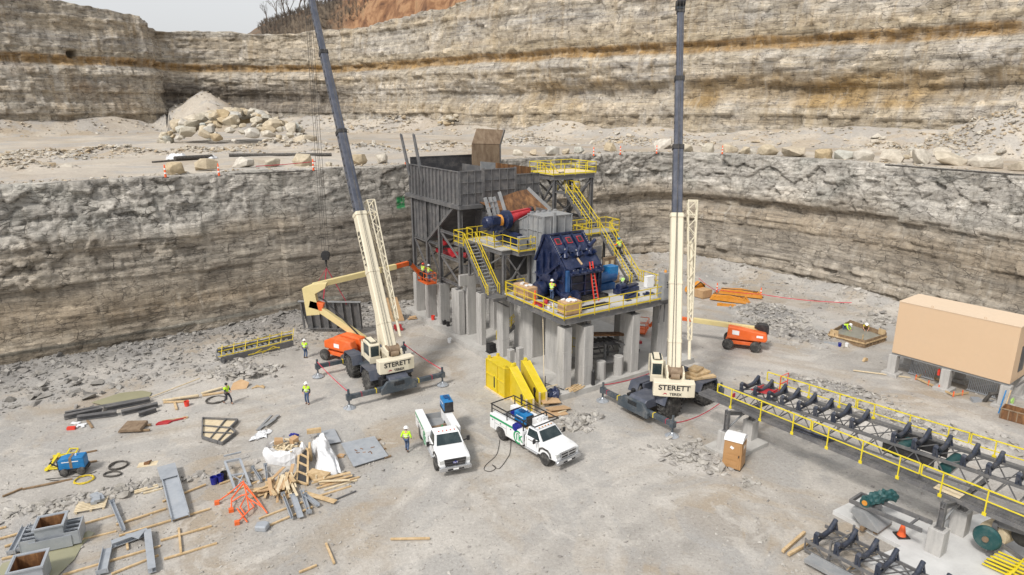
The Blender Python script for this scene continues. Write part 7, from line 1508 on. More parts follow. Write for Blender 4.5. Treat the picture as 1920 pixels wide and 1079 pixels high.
def crumple(name, lab, cat, P, h, mat, seed, bump=.25, n=22, skirt=True):
    """sheet of film over a heap: a quad of ground points pulled into a lumpy cover"""
    g = np.linspace(0, 1, n); U, V = np.meshgrid(g, g); A, B, C_, D = [np.array(p) for p in P]
    XY = A[None, None] * ((1 - U) * (1 - V))[..., None] + B * (U * (1 - V))[..., None] + C_ * (U * V)[..., None] + D * ((1 - U) * V)[..., None]
    e = np.minimum(np.minimum(U, 1 - U), np.minimum(V, 1 - V)) * 2
    Zq = h * np.clip(e * 3.2, 0, 1) ** .7 * (1 + bump * fbm(U * 4, V * 4, U * 0, seed, 3)) + .10 * np.abs(fbm(U * 9, V * 9, U * 0, seed + 5, 2)) + .02
    jx = .14 * fbm(U * 5, V * 5, U * 0, seed + 9, 2); jy = .14 * fbm(U * 5, V * 5, U * 0, seed + 13, 2)
    o = grid_obj(name, XY[..., 0] + jx, XY[..., 1] + jy, XY[..., 2] + Zq, M[mat], smooth=False, kind='structure'); del o['kind']; return tag(o, lab, cat)
crumple('plastic_sheet', 'flat white plastic sheet lying right of the five sided frame', 'plastic sheet', [p9(330, 285), p9(440, 262), p9(475, 215), p9(395, 220)], .06, 'wrap', 3)
crumple('plastic_wrap', 'white plastic film heaped over a crate right of the form panel', 'plastic sheet', [p9(760, 495), p9(912, 470), p9(800, 285), p9(712, 300)], .75, 'wrap', 5, .35)
o = thing('wrapped_pallet', 'open white plastic wrapped pallet full of timber offcuts', 'pallet', p9(560, 380)); c0 = p9(560, 380); rg = random.Random(12)
prof = []
for f_, (sc, zz) in enumerate(((1.0, .0), (1.05, .35), (1.02, .7), (.92, .95), (.84, .85), (.82, .6))): prof.append([Vector((1.25 * sc * (1 + .07 * math.sin(5 * a + f_) + .05 * math.sin(11 * a)) * math.cos(a), .95 * sc * (1 + .07 * math.sin(4 * a + f_)) * math.sin(a), zz + .10 * math.sin(7 * a + f_ * 2) * (f_ > 0))) for a in np.linspace(0, 2 * math.pi, 29)[:-1]])
MB().loft(prof).build('wrap', 'wrap', o); b = MB()
for i in range(26): b.cbox((rg.uniform(-.8, .8), rg.uniform(-.55, .55), rg.uniform(.65, 1.05)), (rg.uniform(.4, 1.0), .12, .07), (rg.uniform(-.35, .35), rg.uniform(-.35, .35), rg.uniform(0, 3.1)))
b.build('offcut', 'woodpale', o); MB().cbox((-.45, .25, 1.05), (.5, .4, .3), (.1, .2, .4)).cbox((.5, .35, 1.1), (.45, .35, .35), (.2, -.1, 1)).build('box', 'card', o)
tag(MB().tube([(-.3, 0, .1), (0, .1, .2), (.3, .05, .12), (.1, -.1, .22), (-.2, .1, .18)], .07, 7).build('strap_heap', 'bucketblue', loc=p9(608, 262) + Vector((0, 0, .1))), 'dark blue strap heap behind the wrapped pallet', 'straps')
o = thing('form_panel', 'timber framed black form panel leaning on the offcut pile', 'form panel', p9(660, 550), 0); c0 = p9(660, 550); bl, br = p9(625, 528) - c0, p9(690, 548) - c0; tl, tr = p9(655, 330) - c0 + Vector((.1, -.6, .55)), p9(705, 360) - c0 + Vector((.1, -.6, .55)); b = MB()
for a_, c_ in ((bl, tl), (br, tr), (bl, br), (tl, tr), (bl.lerp(tl, .25), br.lerp(tr, .25)), (bl.lerp(tl, .5), br.lerp(tr, .5)), (bl.lerp(tl, .75), br.lerp(tr, .75))): b.bar(a_ + Vector((0, 0, .12)), c_ + Vector((0, 0, .12)), .12, .10)
b.build('frame', 'wood', o); MB().plate([bl + Vector((0, 0, .08)), br + Vector((0, 0, .08)), tr + Vector((0, 0, .08)), tl + Vector((0, 0, .08))], .03).build('face_sheet', 'black', o)
o = thing('timber_crate', 'brown timber crate under the white film', 'crate', p9(765, 505), R(-20)); MB().box(-.7, .6, -.3, .25, 0, .45).build('crate_body', 'wood', o); b = MB()
for x in (-.68, 0, .55): b.bar((x, -.33, 0), (x, -.33, .45), .08)
b.build('batten', 'woodpale', o)
timber(p9(690, 275), p9(775, 262), 'thick timber beam behind the white film', .25, .3, 'wood', .5); tag(MB().cbox((0, 0, .5), (.12, .5, 1.6), (.4, 0, .2)).build('timber', 'wood', loc=p9(712, 395)), 'upright timber standing between the form panel and the white film', 'timber', 'timbers laid out on the ground')
rg = random.Random(21); NO = 0
for cx, cy, sx, sy, n, l0, l1, ang in ((560, 545, 70, 60, 22, .9, 2.0, -75), (500, 580, 50, 35, 10, 1.2, 2.0, -70), (425, 590, 40, 18, 7, .8, 1.5, 25), (870, 525, 60, 14, 6, 1.5, 2.4, 22), (590, 540, 40, 60, 8, 1.2, 1.9, -65)):
    for i in range(n):
        p = p9(cx + rg.gauss(0, sx * .5), cy + rg.gauss(0, sy * .45)); L_ = rg.uniform(l0, l1); w_ = rg.choice((.09, .14, .2)); NO += 1
        o = MB().box(-L_ / 2, L_ / 2, -w_ / 2, w_ / 2, -.02, .02 + .03 * rg.random()).build('timber_offcut', rg.choice(('wood', 'wood', 'woodpale', 'ply')), bevel=.006); o.location = p + Vector((0, 0, .06 + .05 * (i % 8))); o.rotation_euler = (rg.uniform(-.1, .1), rg.uniform(-.08, .12), R(ang) + rg.gauss(0, .22))
        tag(o, 'sawn timber offcut in the loose pile between the wrapped pallet and the grey channels', 'timber', 'loose timber offcuts in the pile')
o = thing('trestle', 'grey steel trestle frame standing askew by three buckets', 'trestle', p9(275, 560)); c0 = p9(275, 560); b = MB(); q = lambda x, y, z=0: p9(x, y) - c0 + Vector((0, 0, z))
for a_, c_, w_ in ((q(262, 585, .05), q(205, 470, .75), .13), (q(350, 555, .05), q(295, 455, .75), .13), (q(200, 470, .75), q(298, 450, .75), .13), (q(195, 420, .6), q(300, 395, .6), .1), (q(205, 470, .75), q(205, 440, .35), .1), (q(235, 520, .4), q(325, 505, .4), .08), (q(262, 580, .1), q(320, 500, .45), .05), (q(340, 550, .1), q(240, 520, .45), .05)): b.bar(a_, c_, w_, w_)
b.build('frame', 'galv', o)
for x, y, mt, lab in ((133, 535, 'bucketblue', 'blue bucket, left of three by the grey trestle'), (171, 523, 'bucketblue', 'blue bucket, right of two blue ones by the grey trestle'), (195, 505, 'black', 'black bucket behind the two blue buckets')): tag(MB().lathe([(.15, 0), (.19, .48), (.2, .48), (.17, .03)], 14).build('bucket', mt, loc=p9(x, y)), lab, 'bucket')
o = thing('orange_frame', 'bright orange folding tubular frame lying on the ground', 'frame', p9(300, 680)); c0 = p9(300, 680); b = MB(); q = lambda x, y, z=.08: p9(x, y) - c0 + Vector((0, 0, z))
for pts in (((145, 655, .1), (225, 620, .3), (310, 575, .6), (330, 600, .6), (450, 718, .1)), ((235, 700, .1), (240, 650, .3), (318, 580, .6)), ((270, 775, .1), (345, 720, .3), (330, 640, .6), (312, 572, .6)), ((345, 720, .3), (372, 690, .2), (330, 650, .5), (290, 690, .2), (320, 735, .2)), ((240, 660, .2), (300, 640, .4), (345, 640, .5)), ((330, 660, .5), (420, 690, .2), (380, 640, .3), (330, 610, .55)), ((270, 690, .1), (330, 770, .1))): b.tube([q(*p) for p in pts], .04, 6)
b.build('tube_frame', 'cone', o); b = MB()
for x, y in ((150, 655), (235, 700), (270, 775)): b.cbox(q(x, y, .1), (.25, .22, .2), (0, 0, .4))
b.each('foot', 'orange', o)
def plate_on(P, lab, mt='galv', z=.14, holes=False):
    P = [Vector(p) for p in P]; c = sum(P, Vector()) / len(P); o = thing('steel_plate', lab, 'steel plate', c + Vector((0, 0, z))); MB().plate([p - c for p in P], .04, (0, 0, 1)).build('plate', mt, o)
    rg = random.Random(4); b = MB()
    for i in range(8 if holes else 2): b.cbox((rg.uniform(-.6, .7), rg.uniform(-.5, .5), .05), (rg.uniform(.1, .3), .06, .03), (0, 0, rg.uniform(0, 3)))
    b.build('lug', 'rust' if holes else 'steel', o); return o
plate_on([p9(765, 318), p9(890, 295), p9(850, 218), p9(745, 240)], 'smaller grey steel plate lying behind the wrapped pallet'); plate_on([p9(965, 445), p9(1172, 380), p9(1090, 262), p9(890, 305)], 'larger grey steel plate with brackets lying on timbers', holes=True)
for k, (a_, c_) in enumerate((((1085, 290), (1125, 272)), ((1120, 338), (1158, 326)), ((1150, 385), (1188, 372)))): timber(p9(*a_), p9(*c_), 'far timber end under the larger steel plate, middle timber end under the larger steel plate, near timber end under the larger steel plate'.split(', ')[k], .1, .1, 'wooddark')
tag(MB().prism([(-.3, 0), (.25, -.05), (.35, .25), (0, .4)], 'z', .0, .12).build('board_scrap', 'card', loc=p9(880, 380), rz=.2), 'brown board scrap between the white film and the large plate', 'board')
# along the left wall
o = thing('loose_stair', 'grey stair with yellow handrails lying at the foot of the rock wall', 'stair', p7(1610, 340)); c0 = p7(1610, 340); b = MB(); q = lambda x, y, z=0: p7(x, y) - c0 + Vector((0, 0, z))
b.bar(q(1400, 410, .3), q(1855, 300, .3), .1, .5).bar(q(1375, 375, .5), q(1850, 275, .6), .1, .5).bar(q(1372, 380, .3), q(1420, 415, .2), .12, .4).build('stringer', 'steel', o); b = MB()
for i in range(14): p = q(1400 + 33 * i, 408 - 8 * i, .4); r_ = q(1378 + 33 * i, 380 - 7.5 * i, .5); b.bar(p, r_, .25, .04)
b.build('tread', 'steel_light', o); b = MB()
for z0, dy in ((.9, 0), (1.15, -6), (1.0, 40)): b.bar(q(1385, 385 + dy, z0 - .2), q(1855, 285 + dy, z0), .06)
for i in range(7): x = 1400 + 75 * i; b.bar(q(x, 405 - 18 * i, .4), q(x + 14, 372 - 18 * i, 1.15), .05)
for a_, c_ in (((1570, 378), (1770, 340)), ((1585, 350), (1775, 312)), ((1600, 375), (1700, 330)), ((1660, 365), (1760, 320)), ((1700, 320), (1770, 345)), ((1415, 400), (1450, 365))): b.bar(q(*a_, .3), q(*c_, .5), .05)
b.build('handrail', 'yellow', o)
for k, (a_, c_, w_) in enumerate((((408, 765), (950, 655), .35), ((415, 745), (945, 650), .25), ((490, 772), (740, 738), .4), ((770, 738), (1000, 685), .4), ((880, 750), (990, 715), .3))):
    o = MB().ibeam(p7(*a_) + Vector((0, 0, .2)), p7(*c_) + Vector((0, 0, .2)), w_, .3).build('steel_beam', 'steel'); tag(o, ('longest grey steel beam in the row near the muddy puddle', 'slim grey steel beam behind the longest one near the puddle', 'short grey steel beam in front of the longest one', 'grey steel beam right of the short one, nearer the red bucket', 'small grey steel beam behind the rusted plate')[k], 'beam', 'grey steel beams by the rock wall')
tag(MB().tube([p7(920, 648) + Vector((0, 0, .15)), p7(1265, 527) + Vector((0, 0, .3))], .05, 6).build('pole', 'woodpale'), 'long thin pale pole sloping up past the muddy puddle', 'pole')
for k, (a_, c_, w_, z_) in enumerate((((1030, 655), (1260, 628), .2, .1), ((1035, 662), (1180, 655), .2, .02), ((1090, 655), (1255, 632), .2, .22), ((1105, 665), (1117, 708), .16, .02), ((1275, 612), (1410, 575), .25, .1), ((1280, 618), (1415, 598), .25, .02))): timber(p7(*a_), p7(*c_), ('long pale plank on top left of the red bucket', 'short plank under the long one left of the red bucket', 'plank stacked highest behind the red bucket', 'stub plank pointing toward the camera by the red bucket', 'upper plank right of the red bucket by the walking worker', 'lower plank right of the red bucket by the walking worker')[k], w_, .1, 'wood' if k % 2 else 'woodpale', z_, 'planks near the red bucket')
tag(MB().lathe([(.14, 0), (.18, .4), (.19, .4), (.16, .03)], 14).build('bucket', 'bright_red', loc=p7(1182, 680)), 'red bucket standing beside pale planks near the rock wall', 'bucket')
o = thing('rusted_plate', 'rusted brown steel box plate lying on dark timber', 'plate', p7(845, 825), R(8)); MB().prism([(-.75, .12), (.75, .12), (.7, .3), (-.6, .35)], 'y', -.7, .65).build('plate', 'rustdull', o, bevel=.02); MB().box(-.8, 1.2, -.5, -.35, 0, .12).box(-.7, 1.0, .3, .45, 0, .12).build('timber', 'wooddark', o)
tag(MB().prism([(-.5, -.25), (.3, -.2), (.5, .15), (.1, .3), (-.4, .1)], 'z', 0, .12).bar((.3, .1, .06), (1.3, .5, .08), .08).build('red_strap', 'red', loc=p7(1040, 790), rz=.2), 'dark red straps lying right of the rusted plate', 'straps'); tag(MB().lathe([(.05, 0), (.22, .03), (.2, .08), (.05, .1)], 12).bar((-.1, 0, .05), (-1.4, -.5, .05), .05).build('shovel', 'wood', loc=p7(1170, 757)), 'brown shovel lying right of the dark red straps', 'shovel')
b = MB(); rg = random.Random(8)
for i in range(8): b.cbox((rg.uniform(-.8, .8), rg.uniform(-.3, .4), .06), (rg.uniform(.2, .6), .2, .05), (rg.uniform(-.3, .3), 0, rg.uniform(0, 3)))
tag(b.build('paper_litter', 'wrap', loc=p7(510, 808)), 'white paper and plastic litter lying below the steel beams', 'litter'); tag(MB().cbox((0, 0, .1), (.5, .25, .2), (0, 0, .2)).build('red_cushion', 'bright_red', loc=p7(452, 828)), 'small red bundle left of the white litter', 'bundle'); timber(p7(553, 775), p7(585, 822), 'short brown board right of the white litter', .16, .06, 'wooddark')
tag(MB().prism([(-.7, 0), (.5, .0), (.7, .6), (.1, 1.0), (-.5, .7)], 'y', -.02, .02).build('brown_board', 'ply', loc=p7(1515, 575), rz=.3), 'brown board propped on rubble right of the walking worker', 'board'); bpy.data.objects['brown_board'].rotation_euler = (R(-60), 0, .3)
b = MB()
for i in range(5): b.bar(p7(1590 + 8 * i, 572 - 5 * i) + Vector((0, 0, .05)), p7(1665 + 5 * (i % 3), 555 + 4 * i) + Vector((0, 0, .08)), .07)
tag(b.build('stick_heap', 'wood'), 'thin brown sticks lying right of the brown board', 'sticks')
# by the slab and the right of it
tag(MB().box(-.35, .35, -.25, .25, .18, .6).bar((-.4, -.25, .1), (.4, -.25, .1), .05).bar((-.4, .25, .1), (.4, .25, .1), .05).cyl((.35, -.3, .14), (.35, .3, .14), .14).build('generator', 'red', loc=GG(746, 620), rz=.5, bevel=.03), 'small red generator on the ground left of the slab', 'generator')
for x, y, mt, lab in ((812, 600, 'bright_red', 'red bucket on the slab edge under the hopper'), (833, 609, 'black', 'left black bucket on the slab under the hopper'), (840, 612, 'black', 'right black bucket on the slab under the hopper')): tag(MB().lathe([(.14, 0), (.19, .45), (.2, .45), (.17, .03)], 14).build('bucket', mt, loc=G(x, y, .45)), lab, 'bucket')
tag(MB().lathe([(.14, 0), (.19, .45), (.2, .45), (.17, .03)], 14).build('bucket', 'white', loc=GG(843, 643)), 'white bucket on the ground beside the slab edge', 'bucket')
o = MB().plate([(-1.0, 0, 0), (.9, 0, 0), (.3, .75, 2.4), (-.8, .75, 2.4)], .03).build('plywood_sheet', 'ply', loc=GG(742, 603), rz=R(15)); tag(o, 'plywood sheet leaning against the rock wall by the hanging panel', 'plywood')
b = MB(); b.bar((-.3, 0, .1), (.6, .3, .12), .5, .03).bar((-.2, .3, .16), (.5, .5, .22), .6, .03)
tag(b.build('plywood_heap', 'ply', loc=GG(770, 600)), 'yellowish timber scraps lying at the corner of the slab and wall', 'timber')
for k, (x, y, a_, sx, sy, z_, tl_) in enumerate(((1030, 758, .4, 1.5, 1.0, .35, .25), (1046, 770, .5, 1.7, .9, .15, -.15), (1040, 778, .5, 1.9, .8, .08, .1))): o = MB().cbox((0, 0, 0), (sx, sy, .06), (tl_, .12, 0)).build('plywood_piece', 'ply', loc=GG(x, y) + Vector((0, 0, z_ + .04)), rz=a_); tag(o, ('topmost plywood piece behind the striped truck', 'middle plywood piece behind the striped truck', 'lowest plywood piece behind the striped truck')[k], 'plywood', 'plywood pieces behind the striped truck')
crumple('tarp', 'dark blue tarp bunched by the slab corner behind the striped truck', 'tarp', [GG(1022, 757), GG(1052, 757), GG(1050, 742), GG(1026, 742)], .7, 'navy', 9)
timber(GG(1000, 752), GG(1045, 740), 'pale pole leaning over the dark blue tarp', .08, .08, 'woodpale', .8); timber(GG(1030, 782), GG(1062, 772), 'pale board under the plywood pieces', .12, .06, 'woodpale', .05)
tag(MB().bar((0, 0, 0), (.0, 0, .9), .05).bar((0, 0, .3), (1.6, .2, .1), .05).build('rebar_stake', 'steel_dark', loc=W(-.3, 1.9, .45), rz=PA - 1.2), 'dark steel bar lying on the slab edge by the yellow guards', 'steel bar')
tag(MB().bar(W(.6, 3.6, 5.8), W(-.4, 1.9, .5), .05).build('strap_line', 'woodpale'), 'pale rope hanging slantwise from the platform edge to the slab', 'rope')
tag(MB().prism([(-.32, -.25), (.3, -.3), (.36, .2), (.05, .34), (-.34, .2)], 'z', 0, .34).build('stone', 'galv', loc=p9(420, 805), bevel=.08), 'round grey stone near the orange frame', 'stone')
MUD = [GG(v[0] / 3.371, 560 + v[1] / 3.371) for v in ((580, 665), (760, 605), (900, 590), (960, 600), (940, 640), (800, 665), (640, 680))]
tag(MB().plate([(p.x, p.y, .10 + .0 * p.z) for p in MUD], .02, (0, 0, 1)).build('puddle', 'water'), kind='structure'); tag(MB().plate([(p.x, p.y, .065) for p in [p8(*v) for v in ((20, 1000), (300, 905), (520, 850), (640, 760), (690, 775), (600, 860), (540, 970), (420, 1090), (-40, 1090))]], .008, (0, 0, 1)).build('wet_patch', 'water'), kind='structure')

# ---------------------------------------------------------------- ROCKS
import bmesh
def rock_shader(name, cols):
    t = NT(name); ob = t.tc.outputs['Object']; oi = t.n('ShaderNodeObjectInfo'); ge = t.n('ShaderNodeNewGeometry')
    r_ = t.math('FRACT', t.math('ADD', oi.outputs['Random'], ge.outputs['Random Per Island']))
    n1 = t.noise(ob, 2.2, 6, .7); n2 = t.noise(ob, 14, 4, .7)
    c = t.ramp(r_, [(i / (len(cols) - 1), q) for i, q in enumerate(cols)])
    c = t.mix(t.rng(n1, .35, .68), t.mix(1, c, (.74, .72, .69), 'MULTIPLY'), t.mix(1, c, (1.15, 1.14, 1.12), 'MULTIPLY')); c = t.mix(t.math('MULTIPLY', t.rng(n2, .55, .7), .3), c, (.2, .18, .16))
    t.out(c, .92); t.bump(t.math('ADD', n1, t.math('MULTIPLY', n2, .4)), .5, .06); M[name] = t.m
rock_shader('boulder_rock', [(.46, .45, .42), (.52, .48, .40), (.44, .35, .22), (.56, .54, .50), (.50, .43, .32), (.46, .48, .46)])
rock_shader('grey_rubble', [(.25, .24, .23), (.36, .345, .33), (.44, .425, .40), (.31, .295, .27), (.48, .465, .44)])
rock_shader('dark_rubble', [(.17, .165, .16), (.26, .25, .24), (.32, .31, .295), (.22, .21, .195), (.37, .36, .345)])
rock_shader('buff_rubble', [(.42, .38, .32), (.52, .47, .39), (.40, .31, .20), (.55, .52, .46), (.38, .36, .33)])
def hull(seed, k=16, box=.65, flat=.8):
    rg = random.Random(seed); bm = bmesh.new()
    for i in range(k):
        v = Vector((rg.gauss(0, 1), rg.gauss(0, 1), rg.gauss(0, 1))); v = v / max(abs(q) for q in v) * box + v.normalized() * (1 - box)
        bm.verts.new((v.x, v.y * rg.uniform(.8, 1), v.z * flat))
    r = bmesh.ops.convex_hull(bm, input=bm.verts); bmesh.ops.delete(bm, geom=[g for g in r['geom_interior'] if isinstance(g, bmesh.types.BMVert)], context='VERTS')
    bm.verts.ensure_lookup_table(); bm.verts.index_update()
    vs = [v.co.copy() for v in bm.verts]; fs = [tuple(v.index for v in f.verts) for f in bm.faces]; bm.free(); return vs, fs
HU = [hull(s_, 9 + s_ % 6) for s_ in range(14)]
BM = []
for s_ in range(12):
    vs, fs = hull(100 + s_, 20); b = MB(); b.add(vs, fs); o = b.build('boulder', 'boulder_rock'); md = o.modifiers.new('bevel', 'BEVEL'); md.width = .06; md.segments = 1; md.limit_method = 'NONE'; BM.append(o)
for o in BM: COL.objects.unlink(o)
def boulder(p, sx, sy, sz, lab, group, seed, name='boulder'):
    rg = random.Random(seed); o = BM[seed % len(BM)].copy(); o.name = name; COL.objects.link(o); o.location = (p[0], p[1], p[2] + sz * .62); o.scale = (sx, sy, sz); o.rotation_euler = (rg.uniform(-.25, .25), rg.uniform(-.25, .25), rg.uniform(0, 6.28)); return tag(o, lab, 'boulder', group)
RL = [(325, 327, 32), (388, 320, 32), (457, 314, 28), (511, 313, 26), (568, 311, 32), (617, 311, 12), (672, 308, 28), (717, 305, 24), (972, 293, 18), (1000, 291, 16), (1034, 290, 24), (1060, 288, 16), (1087, 287, 18), (1143, 284, 24), (1243, 279, 28), (1285, 285, 22), (1330, 286, 24), (1368, 286, 24), (1394, 289, 20), (1408, 289, 15), (1439, 291, 28), (1487, 294, 45), (1545, 297, 25), (1583, 299, 28), (1618, 301, 27), (1671, 304, 30), (1724, 306, 34), (1779, 310, 44), (1845, 314, 40), (1908, 319, 22)]
for i, (x, y, wpx) in enumerate(RL):
    p = G(x, y, BZ); d_ = math.hypot(p.x, p.y); sx = wpx * d_ / CF / 2 * 1.2
    if i < 8: lab = f'{ORD[i]} boulder from the left along the bench edge, left of the hopper'
    elif i < 15: lab = f'{ORD[i - 8]} boulder from the hopper along the bench edge, left of the right boom'
    else: lab = f'{ORD[i - 15]} boulder right of the right crane boom along the bench edge'
    p.z = max(BZ, bench_z(p.x, p.y)) - .05; boulder(p, sx, sx * .8, sx * (.78 if wpx < 40 else .5), lab, 'boulders along the bench edge', i * 7 + 3)
hc = G(425, 270, BZ); rg = random.Random(31)
HL = 'limestone boulder in the big buff heap on the upper bench'
for i in range(170):
    a = rg.uniform(0, 6.28); q = math.sqrt(rg.random()); u, v = q * math.cos(a) * 13.5, q * math.sin(a) * 5.5 + 4
    h = 5.2 * max(0, 1 - ((u / 13.5) ** 2 + ((v - 5) / 6.5) ** 2)) ** .8
    s_ = min(1.6, .4 + rg.expovariate(2.6)) * (1.35 if i < 12 else 1)
    boulder((hc.x + u, hc.y + v, BZ + h - s_ * .3), s_, s_ * rg.uniform(.7, 1), s_ * rg.uniform(.6, .9), HL, 'boulders in the big heap', i * 5 + 1)
hc2 = G(858, 250, BZ)
for i in range(26):
    u, v = rg.gauss(0, 2.6), rg.gauss(0, 1.2); h = 2.6 * max(0, 1 - abs(u) / 5); s_ = rg.uniform(.4, 1.0)
    boulder((hc2.x + u, hc2.y + v, bench_z(hc2.x + u, hc2.y + v) + h * rg.random()), s_, s_ * .85, s_ * .75, 'limestone boulder in the small heap against the upper rock face', 'boulders in the small heap', i * 3 + 2)
for i in range(38):
    t_ = rg.random(); x, y = 1700 + 220 * t_ + rg.gauss(0, 12), 290 - 75 * t_ * rg.random() + rg.gauss(0, 4)
    if x > 1925 or y > 300: continue
    p = BB(x, y); s_ = rg.uniform(.35, 1.1); boulder((p.x, p.y, p.z - .1), s_, s_ * .8, s_ * .7, 'pale boulder on the loose scree at the upper right', 'boulders on the right scree', i * 11 + 4)
def scatter(name, pts, mat, lab, cat):
    """loose stones nobody could count: one mesh"""
    b = MB(); rg = random.Random(len(pts))
    for x, y, z, s_ in pts:
        vs, fs = HU[rg.randrange(len(HU))]; m = Euler((rg.uniform(-.5, .5), rg.uniform(-.5, .5), rg.uniform(0, 6.28))).to_matrix(); k = Vector((s_ * rg.uniform(.8, 1.3), s_ * rg.uniform(.6, 1), s_ * rg.uniform(.4, .75)))
        b.add([m @ Vector((v.x * k.x, v.y * k.y, v.z * k.z)) + Vector((x, y, z + s_ * .15)) for v in vs], fs)
    o = b.build(name, mat); return tag(o, lab, cat, None, 'stuff')
def clear(x, y):                                         # keep stones out of the slab and vehicles
    l = L((x, y, 0)); return not (-1.0 < l.x < 14.5 and -.3 < l.y < 28)
rg = random.Random(77); P_ = []
for i in range(8500):                                    # talus along the left wall
    k = rg.randrange(int(len(ls) * .16), int(len(ls) * .50)); d_ = rg.random() ** 1.5 * 10.5 - .6; x, y = lxy[k] + ln[k] * d_; x += rg.gauss(0, .3)
    if y < 20 or not clear(x, y): continue
    s_ = min(.55, .035 + rg.expovariate(17) * (1.35 if d_ < 6 else .8)); P_.append((x, y, ground_z(x, y), s_))
for i in range(30):
    x, y = 20 + rg.random() * 280, 700 + rg.random() * 70; p = GG(x, y); P_.append((p.x, p.y, p.z, rg.uniform(.25, .6)))
scatter('rubble', P_, 'dark_rubble', 'grey broken rock rubble along the foot of the left rock wall', 'rubble')
P_ = []
for i in range(3800):
    k = rg.randrange(int(len(ls) * .55), int(len(ls) * .93)); d_ = rg.random() ** 1.6 * 8 - .5; x, y = lxy[k] + ln[k] * d_
    if not clear(x, y): continue
    P_.append((x, y, ground_z(x, y), min(.4, .03 + rg.expovariate(17))))
scatter('rubble', P_, 'grey_rubble', 'grey broken rock rubble along the foot of the right rock wall', 'rubble')
P_ = []
for hx, hy, a, b_, an, h in HEAPS[:8]:
    for i in range(int(130 + 65 * a * h * 2)):
        u, v = rg.gauss(0, .45) * a, rg.gauss(0, .45) * b_; x, y = hx + u * math.cos(an) - v * math.sin(an), hy + u * math.sin(an) + v * math.cos(an)
        P_.append((x, y, ground_z(x, y), min(.35, .04 + rg.expovariate(13))))
for cx, cy, sx, sy, n, m_ in ((1290, 850, 40, 22, 220, .10), (1345, 880, 22, 10, 60, .08), (1400, 905, 15, 8, 40, .09), (640, 895, 60, 30, 60, .05), (480, 895, 20, 8, 40, .1), (700, 860, 40, 30, 60, .04), (1085, 800, 22, 14, 120, .07), (1480, 600, 60, 25, 160, .1), (1640, 600, 25, 15, 200, .14), (455, 695, 40, 14, 240, .12), (1245, 515, 40, 8, 150, .15), (1180, 530, 30, 10, 120, .15), (690, 580, 30, 6, 60, .12)):
    for i in range(n): p = GG(cx + rg.gauss(0, sx * .6), cy + rg.gauss(0, sy * .6)); clear(p.x, p.y) and P_.append((p.x, p.y, p.z, min(.4, .03 + rg.expovariate(1 / m_))))
for i in range(420):                                     # broken row of stones behind the laid out steel
    t_ = rg.random(); p = p8(30 + 1150 * t_ + rg.gauss(0, 12), 640 - 245 * t_ + rg.gauss(0, 14)); P_.append((p.x, p.y, p.z, min(.3, .05 + rg.expovariate(10))))
scatter('gravel_heap', P_, 'grey_rubble', 'small heaps and rows of grey broken stone on the pit floor', 'gravel')
P_ = []
for i in range(7000):                                    # loose gravel over the whole floor
    x, y = rg.uniform(0, 1920), 600 + 480 * rg.random() ** .8; p = G(x, y)
    if abs(p.x) < 60 and clear(p.x, p.y) and p.y < 80: P_.append((p.x, p.y, ground_z(p.x, p.y), .012 + min(.10, rg.expovariate(38))))
scatter('gravel', P_, 'grey_rubble', 'loose small gravel scattered over the pit floor', 'gravel')
P_ = []
for hx, hy, a, b_, an, h in BHEAPS:
    if hx < -35 and hy < 75: a, b_, h = a * .9, b_ * .9, h * 2.5
    for i in range(int(80 + 34 * a * b_ * min(1.2, h) ** .5) if h < 5.6 else 420):
        u, v = rg.gauss(0, .45) * a, rg.gauss(0, .45) * b_; x, y = hx + u * math.cos(an) - v * math.sin(an), hy + u * math.sin(an) + v * math.cos(an)
        P_.append((x, y, bench_z(x, y), min(.7, .05 + rg.expovariate(11))))
for i in range(2600):
    k = rg.randrange(int(len(us) * .22), int(len(us) * .93)); d_ = 1.0 + rg.random() ** 1.5 * 8; x, y = uxy[k] + un[k] * d_; P_.append((x, y, bench_z(x, y), min(.9, .06 + rg.expovariate(8))))
scatter('rubble', P_, 'buff_rubble', 'buff rubble and scree on the upper bench below the high rock face', 'rubble')
P_ = []
for i in range(900):
    k = rg.randrange(int(len(RIM) * .1), int(len(RIM) * .95)); d_ = rg.uniform(-.3, 2.2); x, y = RIM[k] - ln[k] * d_; P_.append((x, y, BZ + .02, min(.3, .04 + rg.expovariate(14))))
scatter('gravel', P_, 'buff_rubble', 'loose stones along the crest of the lower rock face', 'gravel')

# ---------------------------------------------------------------- bench furniture
def channelizer(p, lab):
    o = thing('channelizer_post', lab, 'traffic post', p, rnd.random(), 'orange channelizer posts'); MB().lathe([(.11, .05), (.085, .5), (.06, 1.12), (.03, 1.2)], 12).build('post', 'cone', o, True); MB().lathe([(.103, .36), (.098, .5)], 12).lathe([(.085, .74), (.08, .88)], 12).each('reflective_band', 'refl', o); MB().cbox((0, 0, .03), (.5, .5, .06)).build('base', 'rubber', o); return o
CHN = [((311, 334), BZ, 'orange white channelizer post at the bench edge beside the first boulder'), ((411, 331), BZ, 'orange white channelizer post at the bench edge beside the flat second boulder'), ((588, 321), BZ, 'orange white channelizer post at the bench edge left of the left boom'), ((761, 310), BZ, 'orange white channelizer post at the bench edge by the hopper wing posts'), ((1113, 293), BZ, 'orange white channelizer post at the bench edge above the tower platform'), ((1163, 291), BZ, 'orange white channelizer post at the bench edge midway from tower to right boom'), ((1231, 289), BZ, 'orange white channelizer post at the bench edge just left of the right boom'), ((1354, 290), BZ, 'orange white channelizer post at the bench edge right of the right boom'), ((1344, 549), 0, 'orange white channelizer post on the pit floor left of the amber frames'), ((1426, 558), 0, 'orange white channelizer post on the pit floor right of the amber frames')]
for (x, y), z, lab in CHN:
    p = G(x, y, z); p.z = bench_z(p.x, p.y) if z else ground_z(p.x, p.y); channelizer(p, lab)
